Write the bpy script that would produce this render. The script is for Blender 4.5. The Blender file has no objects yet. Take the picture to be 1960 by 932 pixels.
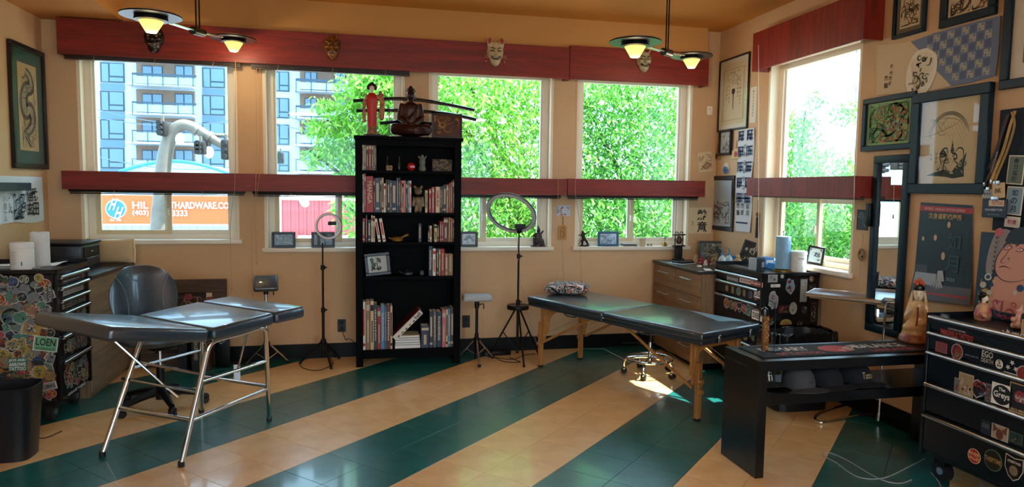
import bpy, bmesh, math, random
import numpy as np
from mathutils import Vector, Matrix, Euler
random.seed(7)
C = bpy.context.scene.collection
PI = math.pi
# ---------------------------------------------------------------- camera (calibrated on the floor grid: tiles of 0.3048 m)
PANEL_W = [26, 42, 60]
F_PX = 1312.83; H_CAM = 1.5555
R_ = Vector((0.97668, -0.21327, 0.013746)); FW = Vector((0.2138, 0.97359, -0.079903))
R_.normalize(); FW = (FW - R_*FW.dot(R_)).normalized(); UP = R_.cross(FW)
cd = bpy.data.cameras.new('camera'); cam = bpy.data.objects.new('camera', cd); C.objects.link(cam)
cd.sensor_width = 36; cd.lens = F_PX/1960*36; cd.clip_start = .05; cd.clip_end = 500
cam.matrix_world = Matrix(((R_.x, UP.x, -FW.x, 0), (R_.y, UP.y, -FW.y, 0), (R_.z, UP.z, -FW.z, H_CAM), (0, 0, 0, 1)))
bpy.context.scene.camera = cam
# ---------------------------------------------------------------- world, sun, exposure
w = bpy.data.worlds.new('world'); bpy.context.scene.world = w; w.use_nodes = True
bg = w.node_tree.nodes['Background']; bg.inputs[0].default_value = (0.50, 0.76, 1.0, 1); bg.inputs[1].default_value = 4.4
sd = bpy.data.lights.new('sun', 'SUN'); sun = bpy.data.objects.new('sun', sd); C.objects.link(sun)
sd.energy = 20; sd.angle = .009; sd.color = (1, .95, .86)
sun.rotation_euler = Vector((-.58, .0, -1)).to_track_quat('-Z', 'Y').to_euler(); sun.location = (20, 0, 20)
vs = bpy.context.scene.view_settings
vs.view_transform = 'Standard'; vs.look = 'None'; vs.gamma = 1; vs.use_curve_mapping = False; vs.exposure = 0.65
# fill: unseen rear windows and ceiling panels added for light; other lamps in the pendants
# ---------------------------------------------------------------- pixel helpers: a pixel of the photograph to a point on a known plane
O = Vector((0, 0, H_CAM))
def ray(x, y): return FW + R_*((x-980)/F_PX) - UP*((y-466)/F_PX)
def onz(x, y, z=0.): d = ray(x, y); return O + d*((z-H_CAM)/d.z)
def ony(x, y, Y): d = ray(x, y); return O + d*(Y/d.y)
def onx(x, y, X): d = ray(x, y); return O + d*(X/d.x)
YW, XR, XL, ZC = 6.36, 3.49, -2.53, 3.13
# ---------------------------------------------------------------- materials
def srgb(c):
    if isinstance(c, str): c = tuple(int(c[i:i+2], 16)/255 for i in (0, 2, 4))
    return tuple((v/12.92 if v <= .04045 else ((v+.055)/1.055)**2.4) for v in c[:3]) + (1,)
MATS = {}
def nodes(name):
    m = bpy.data.materials.new(name); m.use_nodes = True; nt = m.node_tree
    return m, nt, nt.nodes['Principled BSDF']
def mat(name, col, rough=.5, metal=0, var=0, scale=8, bump=0, bscale=60, emit=0, spec=None, coat=0, stretch=None, col2=None, trans=0):
    if name in MATS: return MATS[name]
    m, nt, b = nodes(name); c = srgb(col)
    b.inputs['Base Color'].default_value = c; b.inputs['Roughness'].default_value = rough; b.inputs['Metallic'].default_value = metal
    if spec is not None: b.inputs['Specular IOR Level'].default_value = spec
    if coat: b.inputs['Coat Weight'].default_value = coat; b.inputs['Coat Roughness'].default_value = .08
    if emit: b.inputs['Emission Color'].default_value = c; b.inputs['Emission Strength'].default_value = emit
    if trans: b.inputs['Transmission Weight'].default_value = trans
    if var or col2 or bump:
        tc = nt.nodes.new('ShaderNodeTexCoord'); mp = nt.nodes.new('ShaderNodeMapping')
        nt.links.new(tc.outputs['Object'], mp.inputs[0])
        if stretch: mp.inputs['Scale'].default_value = stretch
    if var or col2:
        n = nt.nodes.new('ShaderNodeTexNoise'); n.inputs['Scale'].default_value = scale; n.inputs['Detail'].default_value = 6; n.inputs['Roughness'].default_value = .65
        nt.links.new(mp.outputs[0], n.inputs[0])
        r = nt.nodes.new('ShaderNodeValToRGB'); nt.links.new(n.outputs[0], r.inputs[0])
        c2 = srgb(col2) if col2 else tuple(v*(1-var) for v in c[:3])+(1,)
        r.color_ramp.elements[0].position = .35; r.color_ramp.elements[1].position = .65
        r.color_ramp.elements[0].color = c2; r.color_ramp.elements[1].color = c
        nt.links.new(r.outputs[0], b.inputs['Base Color'])
    if bump:
        n2 = nt.nodes.new('ShaderNodeTexNoise'); n2.inputs['Scale'].default_value = bscale; n2.inputs['Detail'].default_value = 3
        nt.links.new(mp.outputs[0], n2.inputs[0]); bp = nt.nodes.new('ShaderNodeBump'); bp.inputs['Strength'].default_value = bump; bp.inputs['Distance'].default_value = .01
        nt.links.new(n2.outputs[0], bp.inputs['Height']); nt.links.new(bp.outputs[0], b.inputs['Normal'])
    MATS[name] = m; return m
def wood(name, c1, c2, rough=.4, axis='x', scale=1.0, coat=0, dist=4):
    if name in MATS: return MATS[name]
    m, nt, b = nodes(name); tc = nt.nodes.new('ShaderNodeTexCoord'); mp = nt.nodes.new('ShaderNodeMapping')
    s = {'x': (.6, 9, 9), 'y': (9, .6, 9), 'z': (9, 9, .6)}[axis]; mp.inputs['Scale'].default_value = tuple(v*scale for v in s)
    nt.links.new(tc.outputs['Object'], mp.inputs[0])
    n = nt.nodes.new('ShaderNodeTexNoise'); n.inputs['Scale'].default_value = 2.2; n.inputs['Detail'].default_value = 8; n.inputs['Roughness'].default_value = .7; n.inputs['Distortion'].default_value = dist*.2
    n3 = nt.nodes.new('ShaderNodeTexNoise'); n3.inputs['Scale'].default_value = 14; n3.inputs['Detail'].default_value = 4
    mx = nt.nodes.new('ShaderNodeMath'); mx.operation = 'MULTIPLY_ADD'; mx.inputs[1].default_value = .35
    nt.links.new(mp.outputs[0], n.inputs[0]); nt.links.new(mp.outputs[0], n3.inputs[0])
    nt.links.new(n3.outputs[0], mx.inputs[0]); nt.links.new(n.outputs[0], mx.inputs[2])
    r = nt.nodes.new('ShaderNodeValToRGB'); nt.links.new(mx.outputs[0], r.inputs[0])
    r.color_ramp.elements[0].position = .5; r.color_ramp.elements[1].position = .85
    r.color_ramp.elements[0].color = srgb(c2); r.color_ramp.elements[1].color = srgb(c1)
    nt.links.new(r.outputs[0], b.inputs['Base Color']); b.inputs['Roughness'].default_value = rough
    if coat: b.inputs['Coat Weight'].default_value = coat; b.inputs['Coat Roughness'].default_value = .15
    bp = nt.nodes.new('ShaderNodeBump'); bp.inputs['Strength'].default_value = .15; nt.links.new(mx.outputs[0], bp.inputs['Height']); nt.links.new(bp.outputs[0], b.inputs['Normal'])
    MATS[name] = m; return m
def glass(name, tint=(.93, .97, .96), refl=.9):
    if name in MATS: return MATS[name]
    m, nt, b = nodes(name); nt.nodes.remove(b)
    tr = nt.nodes.new('ShaderNodeBsdfTransparent'); tr.inputs[0].default_value = tint+(1,)
    gl = nt.nodes.new('ShaderNodeBsdfGlossy'); gl.inputs['Roughness'].default_value = .02
    lw = nt.nodes.new('ShaderNodeLayerWeight'); lw.inputs[0].default_value = .5
    pw = nt.nodes.new('ShaderNodeMath'); pw.operation = 'POWER'; pw.inputs[1].default_value = 4; nt.links.new(lw.outputs['Facing'], pw.inputs[0])
    fr = nt.nodes.new('ShaderNodeMath'); fr.operation = 'MULTIPLY_ADD'; fr.inputs[1].default_value = refl; fr.inputs[2].default_value = .015; nt.links.new(pw.outputs[0], fr.inputs[0]); mix = nt.nodes.new('ShaderNodeMixShader')
    nt.links.new(fr.outputs[0], mix.inputs[0]); nt.links.new(tr.outputs[0], mix.inputs[1]); nt.links.new(gl.outputs[0], mix.inputs[2])
    nt.links.new(mix.outputs[0], nt.nodes['Material Output'].inputs[0]); MATS[name] = m; return m
# ---------------------------------------------------------------- mesh builder
class MB:
    def __init__(s): s.v = []; s.f = []; s.m = []; s.mi = 0; s.T = None
    def add(s, vs, fs):
        o = len(s.v)
        s.v += [tuple(s.T @ Vector(v)) for v in vs] if s.T else [tuple(v) for v in vs]
        s.f += [tuple(i+o for i in f) for f in fs]; s.m += [s.mi]*len(fs); return s
    def box(s, x0, x1, y0, y1, z0, z1):
        return s.add([(x0,y0,z0),(x1,y0,z0),(x1,y1,z0),(x0,y1,z0),(x0,y0,z1),(x1,y0,z1),(x1,y1,z1),(x0,y1,z1)],
              [(0,3,2,1),(4,5,6,7),(0,1,5,4),(1,2,6,5),(2,3,7,6),(3,0,4,7)])
    def cbox(s, c, d): return s.box(c[0]-d[0]/2, c[0]+d[0]/2, c[1]-d[1]/2, c[1]+d[1]/2, c[2]-d[2]/2, c[2]+d[2]/2)
    def rbox(s, x0, x1, y0, y1, z0, z1, r=.01, seg=2):
        bm = bmesh.new(); bmesh.ops.create_cube(bm, size=1)
        bmesh.ops.scale(bm, vec=(x1-x0, y1-y0, z1-z0), verts=bm.verts); bmesh.ops.translate(bm, vec=((x0+x1)/2, (y0+y1)/2, (z0+z1)/2), verts=bm.verts)
        bmesh.ops.bevel(bm, geom=list(bm.edges), offset=r, segments=seg, profile=.5, affect='EDGES')
        s.bm(bm); return s
    def bm(s, bm):
        bm.verts.index_update(); s.add([v.co[:] for v in bm.verts], [tuple(v.index for v in f.verts) for f in bm.faces]); bm.free()
    def cyl(s, p0, p1, r0, r1=None, n=12, caps=True):
        p0 = Vector(p0); p1 = Vector(p1); r1 = r0 if r1 is None else r1; d = (p1-p0).normalized()
        a = d.orthogonal().normalized(); b = d.cross(a)
        vs = [p0+(a*math.cos(t)+b*math.sin(t))*r0 for t in [2*PI*i/n for i in range(n)]] + [p1+(a*math.cos(t)+b*math.sin(t))*r1 for t in [2*PI*i/n for i in range(n)]]
        fs = [(i, (i+1) % n, n+(i+1) % n, n+i) for i in range(n)]
        if caps: fs += [tuple(range(n-1, -1, -1)), tuple(range(n, 2*n))]
        return s.add(vs, fs)
    def tube(s, pts, r, n=8, caps=True, closed=False):
        pts = [Vector(p) for p in pts]; k = len(pts); rr = r if isinstance(r, (list, tuple)) else [r]*k
        vs = []; a = None
        for i, p in enumerate(pts):
            if closed: d = pts[(i+1) % k]-pts[i-1]
            else: d = pts[min(i+1, k-1)]-pts[max(i-1, 0)]
            if d.length < 1e-9: d = Vector((0, 0, 1))
            d.normalize()
            if a is None: a = d.orthogonal().normalized()
            a = (a-d*a.dot(d)); a = a.normalized() if a.length > 1e-6 else d.orthogonal().normalized(); b = d.cross(a)
            vs += [p+(a*math.cos(2*PI*j/n)+b*math.sin(2*PI*j/n))*rr[i] for j in range(n)]
        fs = []
        for i in range(k if closed else k-1):
            i2 = (i+1) % k
            for j in range(n): fs.append((i*n+j, i*n+(j+1) % n, i2*n+(j+1) % n, i2*n+j))
        if caps and not closed: fs += [tuple(range(n-1, -1, -1)), tuple(range((k-1)*n, k*n))]
        return s.add(vs, fs)
    def lathe(s, prof, n=20, c=(0, 0, 0), sx=1, sy=1):
        k = len(prof); vs = []
        for r, z in prof:
            vs += [(c[0]+r*sx*math.cos(2*PI*j/n), c[1]+r*sy*math.sin(2*PI*j/n), c[2]+z) for j in range(n)]
        fs = [(i*n+j, i*n+(j+1) % n, (i+1)*n+(j+1) % n, (i+1)*n+j) for i in range(k-1) for j in range(n)]
        fs += [tuple(range(n-1, -1, -1)), tuple(range((k-1)*n, k*n))]
        return s.add(vs, fs)
    def sph(s, c, r, n=12, m=8):
        if not isinstance(r, (tuple, list)): r = (r, r, r)
        vs = [(c[0], c[1], c[2]-r[2])]
        for i in range(1, m):
            t = PI*i/m
            vs += [(c[0]+r[0]*math.sin(t)*math.cos(2*PI*j/n), c[1]+r[1]*math.sin(t)*math.sin(2*PI*j/n), c[2]-r[2]*math.cos(t)) for j in range(n)]
        vs.append((c[0], c[1], c[2]+r[2])); L = len(vs)-1
        fs = [(0, 1+(j+1) % n, 1+j) for j in range(n)]
        for i in range(m-2):
            for j in range(n): fs.append((1+i*n+j, 1+i*n+(j+1) % n, 1+(i+1)*n+(j+1) % n, 1+(i+1)*n+j))
        fs += [(L, L-n+j, L-n+(j+1) % n) for j in range(n)]
        return s.add(vs, fs)
    def prism(s, poly, z0, z1):      # polygon in x,y extruded along z
        n = len(poly); a = sum(poly[i][0]*poly[(i+1) % n][1]-poly[(i+1) % n][0]*poly[i][1] for i in range(n))
        if a < 0: poly = poly[::-1]
        return s.add([(x, y, z0) for x, y in poly]+[(x, y, z1) for x, y in poly],
            [tuple(range(n-1, -1, -1)), tuple(range(n, 2*n))]+[(i, (i+1) % n, n+(i+1) % n, n+i) for i in range(n)])
    def quad(s, a, b, c, d): return s.add([a, b, c, d], [(0, 1, 2, 3)])
    def build(s, name, ms, parent=None, smooth=True, ang=38, loc=None):
        me = bpy.data.meshes.new(name); me.from_pydata(s.v, [], s.f)
        if not isinstance(ms, (list, tuple)): ms = [ms]
        for m in ms: me.materials.append(m)
        if len(ms) > 1: me.polygons.foreach_set('material_index', s.m)
        if smooth:
            me.polygons.foreach_set('use_smooth', [True]*len(me.polygons)); me.set_sharp_from_angle(angle=math.radians(ang))
        me.update(); o = bpy.data.objects.new(name, me); C.objects.link(o)
        if parent: o.parent = parent
        if loc is not None: o.location = loc
        return o
def tag(o, label, cat, group=None):
    o['label'] = label; o['category'] = cat
    if group: o['group'] = group
    return o
def thing(name, label, cat, loc=(0, 0, 0), rz=0., group=None, M=None):
    o = bpy.data.objects.new(name, None); C.objects.link(o); o.empty_display_size = .1
    if M is not None: o.matrix_world = M
    else: o.location = loc; o.rotation_euler = (0, 0, rz)
    return tag(o, label, cat, group)
def struct(o): o['kind'] = 'structure'; return o
def stuff(o): o['kind'] = 'stuff'; return o
def copy_tree(o, parent=None):
    c = o.copy(); C.objects.link(c); c.parent = parent
    for ch in [x for x in o.children]: copy_tree(ch, c)
    return c
def frame_mat(org, xd, yd):
    x = Vector(xd).normalized(); y = Vector(yd).normalized(); z = x.cross(y)
    return Matrix(((x.x, y.x, z.x, org[0]), (x.y, y.y, z.y, org[1]), (x.z, y.z, z.z, org[2]), (0, 0, 0, 1)))
def MWB(p): return frame_mat(p, (1, 0, 0), (0, 0, 1))      # back wall: local z = out of the wall towards the room
def MWR(p): return frame_mat(p, (0, -1, 0), (0, 0, 1))     # right wall
def MWL(p): return frame_mat(p, (0, 1, 0), (0, 0, 1))      # left wall
_tx = {}
def text_mesh(txt, size=1., bold=False):
    k = (txt, bold)
    if k not in _tx:
        cu = bpy.data.curves.new('t', 'FONT'); cu.body = txt; cu.align_x = 'CENTER'; cu.align_y = 'CENTER'; cu.size = 1; cu.resolution_u = 2
        if bold: cu.offset = .02
        ob = bpy.data.objects.new('t', cu); C.objects.link(ob); bpy.context.view_layer.update()
        me = bpy.data.meshes.new_from_object(ob.evaluated_get(bpy.context.evaluated_depsgraph_get()))
        bpy.data.objects.remove(ob); v = np.empty(len(me.vertices)*3); me.vertices.foreach_get('co', v); v = v.reshape(-1, 3)
        fs = [tuple(p.vertices) for p in me.polygons]; bpy.data.meshes.remove(me)
        if len(v): c = (v.max(0)+v.min(0))/2; wh = v.max(0)-v.min(0); v = v-c
        else: wh = np.array([1, 1, 0.])
        _tx[k] = (v, fs, wh)
    return _tx[k]
def text_into(mb, txt, cx, cy, z, w=None, h=None, rot=0., bold=False):
    v, fs, wh = text_mesh(txt, 1, bold)
    if len(v) == 0: return
    sx = w/wh[0] if w else h/wh[1]; sy = h/wh[1] if h else sx
    c, s = math.cos(rot), math.sin(rot)
    mb.add([(cx+(p[0]*sx*c-p[1]*sy*s), cy+(p[0]*sx*s+p[1]*sy*c), z) for p in v], fs)
def text(txt, cx, cy, z, m, parent, w=None, h=None, rot=0., bold=False, name='lettering'):
    mb = MB(); text_into(mb, txt, cx, cy, z, w, h, rot, bold)
    return mb.build(name, m, parent, smooth=False)
def blob(name, ms, parent, prims, vox=.01, smooth_it=2):
    """statue surface: spheres and capsules fused with a voxel remesh into one continuous skin"""
    mb = MB()
    for p in prims:
        if p[0] == 's': mb.sph(p[1], p[2], 12, 8)
        elif p[0] == 'c':
            mb.cyl(p[1], p[2], p[3], p[4], 10); mb.sph(p[1], p[3]*.999, 10, 6); mb.sph(p[2], p[4]*.999, 10, 6)
        elif p[0] == 'b': mb.box(*p[1])
        elif p[0] == 'l': mb.lathe(p[1], 16, p[2], *(p[3:] if len(p) > 3 else ()))
    o = mb.build(name, ms, parent)
    md = o.modifiers.new('r', 'REMESH'); md.mode = 'VOXEL'; md.voxel_size = vox
    if smooth_it: sm = o.modifiers.new('s', 'SMOOTH'); sm.iterations = smooth_it; sm.factor = .5
    dg = bpy.context.evaluated_depsgraph_get(); dg.update(); me = bpy.data.meshes.new_from_object(o.evaluated_get(dg))
    old = o.data; o.modifiers.clear(); o.data = me; bpy.data.meshes.remove(old)
    me.polygons.foreach_set('use_smooth', [True]*len(me.polygons))
    return o
def ribbon(mb, pts, w, z=0.):       # brush stroke in the x,y plane
    n = len(pts); L = []; Rr = []
    for i, p in enumerate(pts):
        q0 = pts[max(i-1, 0)]; q1 = pts[min(i+1, n-1)]; dx, dy = q1[0]-q0[0], q1[1]-q0[1]; d = math.hypot(dx, dy) or 1
        t = i/(n-1); ww = w*(.35+.65*math.sin(PI*min(1, t*1.1+.05)))/2
        L.append((p[0]-dy/d*ww, p[1]+dx/d*ww, z)); Rr.append((p[0]+dy/d*ww, p[1]-dx/d*ww, z))
    mb.add(L+Rr, [(i, n+i, n+i+1, i+1) for i in range(n-1)])
def spline(pts, k=8):
    out = []; P = [pts[0]]+list(pts)+[pts[-1]]
    for i in range(1, len(P)-2):
        p0, p1, p2, p3 = [Vector(p) for p in P[i-1:i+3]]
        for j in range(k):
            t = j/k; out.append(.5*((2*p1)+(p2-p0)*t+(2*p0-5*p1+4*p2-p3)*t*t+(3*p1-p0-3*p2+p3)*t**3))
    out.append(Vector(pts[-1])); return out
def scribble(mb, x0, x1, y0, y1, n, w, seed, z=0., turns=5, curl=1.0):
    r = random.Random(seed)
    for _ in range(n):
        x = r.uniform(x0, x1); y = r.uniform(y0, y1); a = r.uniform(0, 2*PI); pts = [(x, y)]; st = min(x1-x0, y1-y0)*r.uniform(.06, .16); k = r.uniform(-1, 1)*curl
        for i in range(r.randint(3, turns+3)):
            a += k+r.uniform(-.3, .3); x = min(x1, max(x0, x+st*math.cos(a))); y = min(y1, max(y0, y+st*math.sin(a))); pts.append((x, y))
        ribbon(mb, [tuple(p)[:2] for p in spline([(a_, b_, 0) for a_, b_ in pts], 4)], w*r.uniform(.5, 1.4), z)
# common materials
M_wall = mat('wall paint', 'CFA97F', .75, var=.06, scale=3, bump=.05, bscale=180)
M_ceil = mat('ochre ceiling paint', 'C88430', .8, var=.05, scale=2)
M_white = mat('white vinyl', 'E6DCC8', .4)
M_cream = mat('cream vinyl', 'D9C39C', .45)
M_black = mat('black satin', '050608', .4, spec=.3)
M_blackm = mat('black matt', '0D0D10', .7)
M_rub = mat('black rubber', '111216', .6)
M_chrome = mat('chrome', 'D8DADC', .12, 1)
M_steel = mat('brushed steel', 'B9BEC4', .3, 1)
M_blackmetal = mat('black metal', '14161B', .32, .6)
M_leather = mat('black leather', '0A2A3C', .33, bump=.25, bscale=120, spec=.7)  # black leather with the blue of reflected sky put into its colour
M_paper = mat('white paper', 'E9ECEC', .8)
M_ink = mat('black ink', '16181D', .7)
M_red = mat('cherry stained wood', '7A1C10', .35)
M_rwood = wood('cherry stained wood grain', '8E2008', '5A0E03', .5, 'x', .9)
M_rwoody = wood('cherry stained wood grain along wall', '8E2008', '5A0E03', .5, 'y', .9)
M_glass = glass('window glass')
M_glass2 = glass('picture glass', (.97, .97, .97), .35)
# ================================================================ SETTING
# floor: 12 inch tiles laid at 45 degrees, stripes two tiles wide
TH = .775290625; U0 = 7.77795997; V0 = -13.921812703; T = .3048
def grid2w(u, v):
    a = (u+U0)*T; b = (v+V0)*T; return (a*math.cos(TH)+b*math.sin(TH), a*math.sin(TH)-b*math.cos(TH))
M_tb = mat('beige vinyl tile', 'F2C68A', .3, col2='E0AE6C', scale=5, bump=.03, bscale=14, spec=1, coat=.45)
M_tg = mat('green vinyl tile', '0A6662', .3, col2='06504E', scale=6, bump=.03, bscale=14, spec=1, coat=.45)
M_grout = mat('dark tile joint', '1B1610', .8)
floor = struct(MB().box(XL-.2, XR+.2, -3.2, YW+.2, -.2, -.006).build('floor', M_grout, smooth=False))
g = .0009
def tile_mesh(name, m):
    mb = MB(); h = T/2-g; b = .0008
    mb.add([(-h, -h, -.006), (h, -h, -.006), (h, h, -.006), (-h, h, -.006), (-h, -h, -b), (h, -h, -b), (h, h, -b), (-h, h, -b),
            (-h+b, -h+b, 0), (h-b, -h+b, 0), (h-b, h-b, 0), (-h+b, h-b, 0)],
           [(0, 1, 5, 4), (1, 2, 6, 5), (2, 3, 7, 6), (3, 0, 4, 7), (4, 5, 9, 8), (5, 6, 10, 9), (6, 7, 11, 10), (7, 4, 8, 11), (8, 9, 10, 11)])
    o = mb.build(name, m, floor, smooth=False); return o
tiles = []
for i in range(-40, 60):
    for j in range(-60, 60):
        x, y = grid2w(i+.5, j+.5)
        if XL-.05 < x < XR+.05 and -3.1 < y < YW+.05:
            d = Vector((x, y, 0))-O; z = d.dot(FW)
            px = 980+F_PX*d.dot(R_)/z if z > .3 else 9e9; py = 466-F_PX*d.dot(UP)/z if z > .3 else 9e9
            vis = -60 < px < 2020 and py < 1010
            tiles.append((0 if vis else 1, d.length, x, y, (j % 4)))
tiles.sort()
base = {0: None, 1: None}; rest = {0: MB(), 1: MB()}
for k, (o_, d_, x, y, s_) in enumerate(tiles):
    c = 0 if s_ in (0, 1) else 1          # rows v=0,1 are green (between edges E1 and E2), 2,3 beige
    if k < 299:
        if base[c] is None: base[c] = tile_mesh('floor_tile', [M_tg, M_tb][c]); o = base[c]
        else: o = bpy.data.objects.new('floor_tile', base[c].data); C.objects.link(o); o.parent = floor
        o.location = (x, y, 0); o.rotation_euler = (0, 0, TH)
    else:
        r = rest[c]; r.T = Matrix.Translation((x, y, 0)) @ Matrix.Rotation(TH, 4, 'Z'); h = T/2-g
        r.add([(-h, -h, 0), (h, -h, 0), (h, h, 0), (-h, h, 0), (-h, -h, -.006), (h, -h, -.006), (h, h, -.006), (-h, h, -.006)], [(0, 1, 2, 3), (0, 4, 5, 1), (1, 5, 6, 2), (2, 6, 7, 3), (3, 7, 4, 0)])
for c in (0, 1):
    if rest[c].v: stuff(rest[c].build('floor_tile_field', [M_tg, M_tb][c], floor, smooth=False))
# walls with openings: list of (a0, a1, z0, z1)
def wall(name, axis, pos, a0, a1, z0, z1, th, holes, m=M_wall):
    mb = MB(); cols = sorted({a0, a1, *[h[0] for h in holes], *[h[1] for h in holes]})
    for c0, c1 in zip(cols, cols[1:]):
        mid = (c0+c1)/2; hs = sorted([(h[2], h[3]) for h in holes if h[0] < mid < h[1]]); z = z0; segs = []
        for h0, h1 in hs: segs.append((z, h0)); z = h1
        segs.append((z, z1))
        for s0, s1 in segs:
            if s1-s0 < 1e-4: continue
            if axis == 'y': mb.box(c0, c1, pos, pos+th, s0, s1) if th > 0 else mb.box(c0, c1, pos+th, pos, s0, s1)
            else: mb.box(pos, pos+th, c0, c1, s0, s1) if th > 0 else mb.box(pos+th, pos, c0, c1, s0, s1)
    return struct(mb.build(name, m, smooth=False))
def wx(x, y=300): return ony(x, y, YW).x
ZS = 1.0
WIN = [(wx(148, 200), wx(456, 300), 1.075, 2.66), (wx(503.5, 250), wx(775, 250), ZS, 2.66), (wx(821, 134), wx(1059, 250), ZS, 2.66), (wx(1104, 250), wx(1324, 250), ZS, 2.66)]
wall('wall_back', 'y', YW, XL-.2, XR+.2, 0, ZC+.05, .2, WIN)
RW = [(4.42, 5.78, .985, 2.66)]
RW[0] = (onx(1646, 200, XR).y, onx(1470, 200, XR).y, .97, 2.68)
wall('wall_right', 'x', XR, -3.2, YW, 0, ZC+.05, .2, RW)
wall('wall_left', 'x', XL, -3.2, YW, 0, ZC+.05, -.2, [])
wall('wall_front', 'y', -3.2, XL-.2, XR+.2, 0, ZC+.05, -.2, [(-2.1, 0.2, .5, 2.7), (.7, 3.1, .5, 2.7)])
struct(MB().box(XL-.2, XR+.2, -3.4, YW+.2, ZC, ZC+.2).build('ceiling', M_ceil, smooth=False))
M_soff = mat('ochre soffit paint', 'C98A45', .8)
struct(MB().box(XL, -1.89, -3.2, YW, 2.87, ZC).build('trim_1', M_soff, smooth=False))
xb = ony(1353, 75, YW-.1).x
struct(MB().box(-1.89, xb, YW-.12, YW, 2.80, ZC).build('trim_2', mat('tan bulkhead paint', 'BE8A4C', .8), smooth=False))
M_base = mat('black baseboard', '040405', .5, spec=.2)
struct(MB().box(XL, XR, YW-.018, YW, 0, .13).build('baseboard_back', M_base, smooth=False))
struct(MB().box(XR-.018, XR, -3.2, YW-.018, 0, .13).build('baseboard_right', M_base, smooth=False))
struct(MB().box(XL, XL+.018, -3.2, YW-.018, 0, .13).build('baseboard_left', M_base, smooth=False))
# windows in local frame of wall (x right, y up, z to room), built per opening
M_jamb = mat('window jamb paint', 'EADBBE', .6)
def window(n, M, w, h, split=True, ztr=1.58, base_z=1.0, swap=1, rail=.09):
    e = bpy.data.objects.new('window_%d' % n, None); C.objects.link(e); e.matrix_world = M; struct(e)
    D = -.11  # frame plane depth behind wall face
    mb = MB(); j = .025                                  # jamb lining
    mb.box(-w/2, -w/2+j, 0, h, -.19, -.001); mb.box(w/2-j, w/2, 0, h, -.19, -.001); mb.box(-w/2, w/2, h-j, h, -.19, -.001)
    mb.build('jamb', M_jamb, e, smooth=False)
    MB().rbox(-w/2-.02, w/2+.02, -.035, .003, -.19, .028, .006).build('window_sill', M_white, e)
    ty = ztr-base_z
    for (y0, y1, nm) in ((ty+.03, h-j, 'upper_frame'), (.0, ty-.03, 'lower_frame')):
        mb = MB(); a = .055; x0, x1 = -w/2+j, w/2-j
        for (p, q, r, s_) in ((x0, x0+a, y0, y1), (x1-a, x1, y0, y1), (x0+a, x1-a, y0, y0+a*.8), (x0+a, x1-a, y1-a*.8, y1)): mb.box(p, q, r, s_, D-.04, D+.02)
        for (p, q, r, s_) in ((x0+a, x0+a+.018, y0+.04, y1-.04), (x1-a-.018, x1-a, y0+.04, y1-.04)): mb.box(p, q, r, s_, D-.04, D)
        fr = mb.build(nm, M_white, e, smooth=False)
        if nm == 'upper_frame':
            MB().box(x0+a, x1-a, y0+a*.8, y1-a*.8, D-.022, D-.018).build('pane', M_glass, fr, smooth=False)
        else:
            xm = .02 if swap > 0 else -.06
            for k, (p, q, dz) in enumerate(((x0+a, xm+.03, -.006), (xm-.03, x1-a, -.03))):
                m2 = MB(); b = .035; y2, y3 = y0+a*.8, y1-a*.8; z0, z1 = D+dz-.012, D+dz+.012
                for (s0, s1, s2, s3) in ((p, p+b, y2, y3), (q-b, q, y2, y3), (p+b, q-b, y2, y2+b), (p+b, q-b, y3-b, y3)): m2.box(s0, s1, s2, s3, z0, z1)
                sh = m2.build('sash', M_cream if k == 0 else M_white, fr, smooth=False)
                MB().box(p+b, q-b, y2+b, y3-b, D+dz-.002, D+dz+.002).build('pane', M_glass, e, smooth=False)
            MB().rbox(xm-.012, xm+.012, (y0+y1)/2-.03, (y0+y1)/2+.03, D+.0, D+.03, .004).build('latch', M_white, fr)
    MB().box(-w/2+j, w/2-j, ty-.03, ty+.03, D-.05, D+.03).build('transom', M_white, e, smooth=False)
    return e
for k, (x0, x1, z0, z1) in enumerate(WIN):
    window(k+1, MWB(((x0+x1)/2, YW, z0)), x1-x0, z1-z0, base_z=z0, swap=[1, 1, -1, 1][k])
y0, y1, z0, z1 = RW[0]
window(5, MWR((XR, (y0+y1)/2, z0)), y1-y0, z1-z0, base_z=z0)
for k, (a, b) in enumerate(((-2.1, .2), (.7, 3.1))):  # unseen rear windows, added to let fill light in
    e = bpy.data.objects.new('window_%d' % (6+k), None); C.objects.link(e); struct(e)
    mb = MB(); mb.box(a, a+.06, -3.36, -3.26, .5, 2.7); mb.box(b-.06, b, -3.36, -3.26, .5, 2.7); mb.box(a, b, -3.36, -3.26, .5, .56); mb.box(a, b, -3.36, -3.26, 2.64, 2.7); mb.box((a+b)/2-.03, (a+b)/2+.03, -3.36, -3.26, .5, 2.7)
    mb.build('window_frame', M_white, e, smooth=False); MB().box(a, b, -3.315, -3.31, .5, 2.7).build('pane', M_glass, e, smooth=False)
# window wall corner post beading on the pillars
def px_box_y(x0, x1, y0, y1, Y): a = ony(x0, y0, Y); b = ony(x1, y1, Y); return a.x, b.x, b.z, a.z
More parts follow.
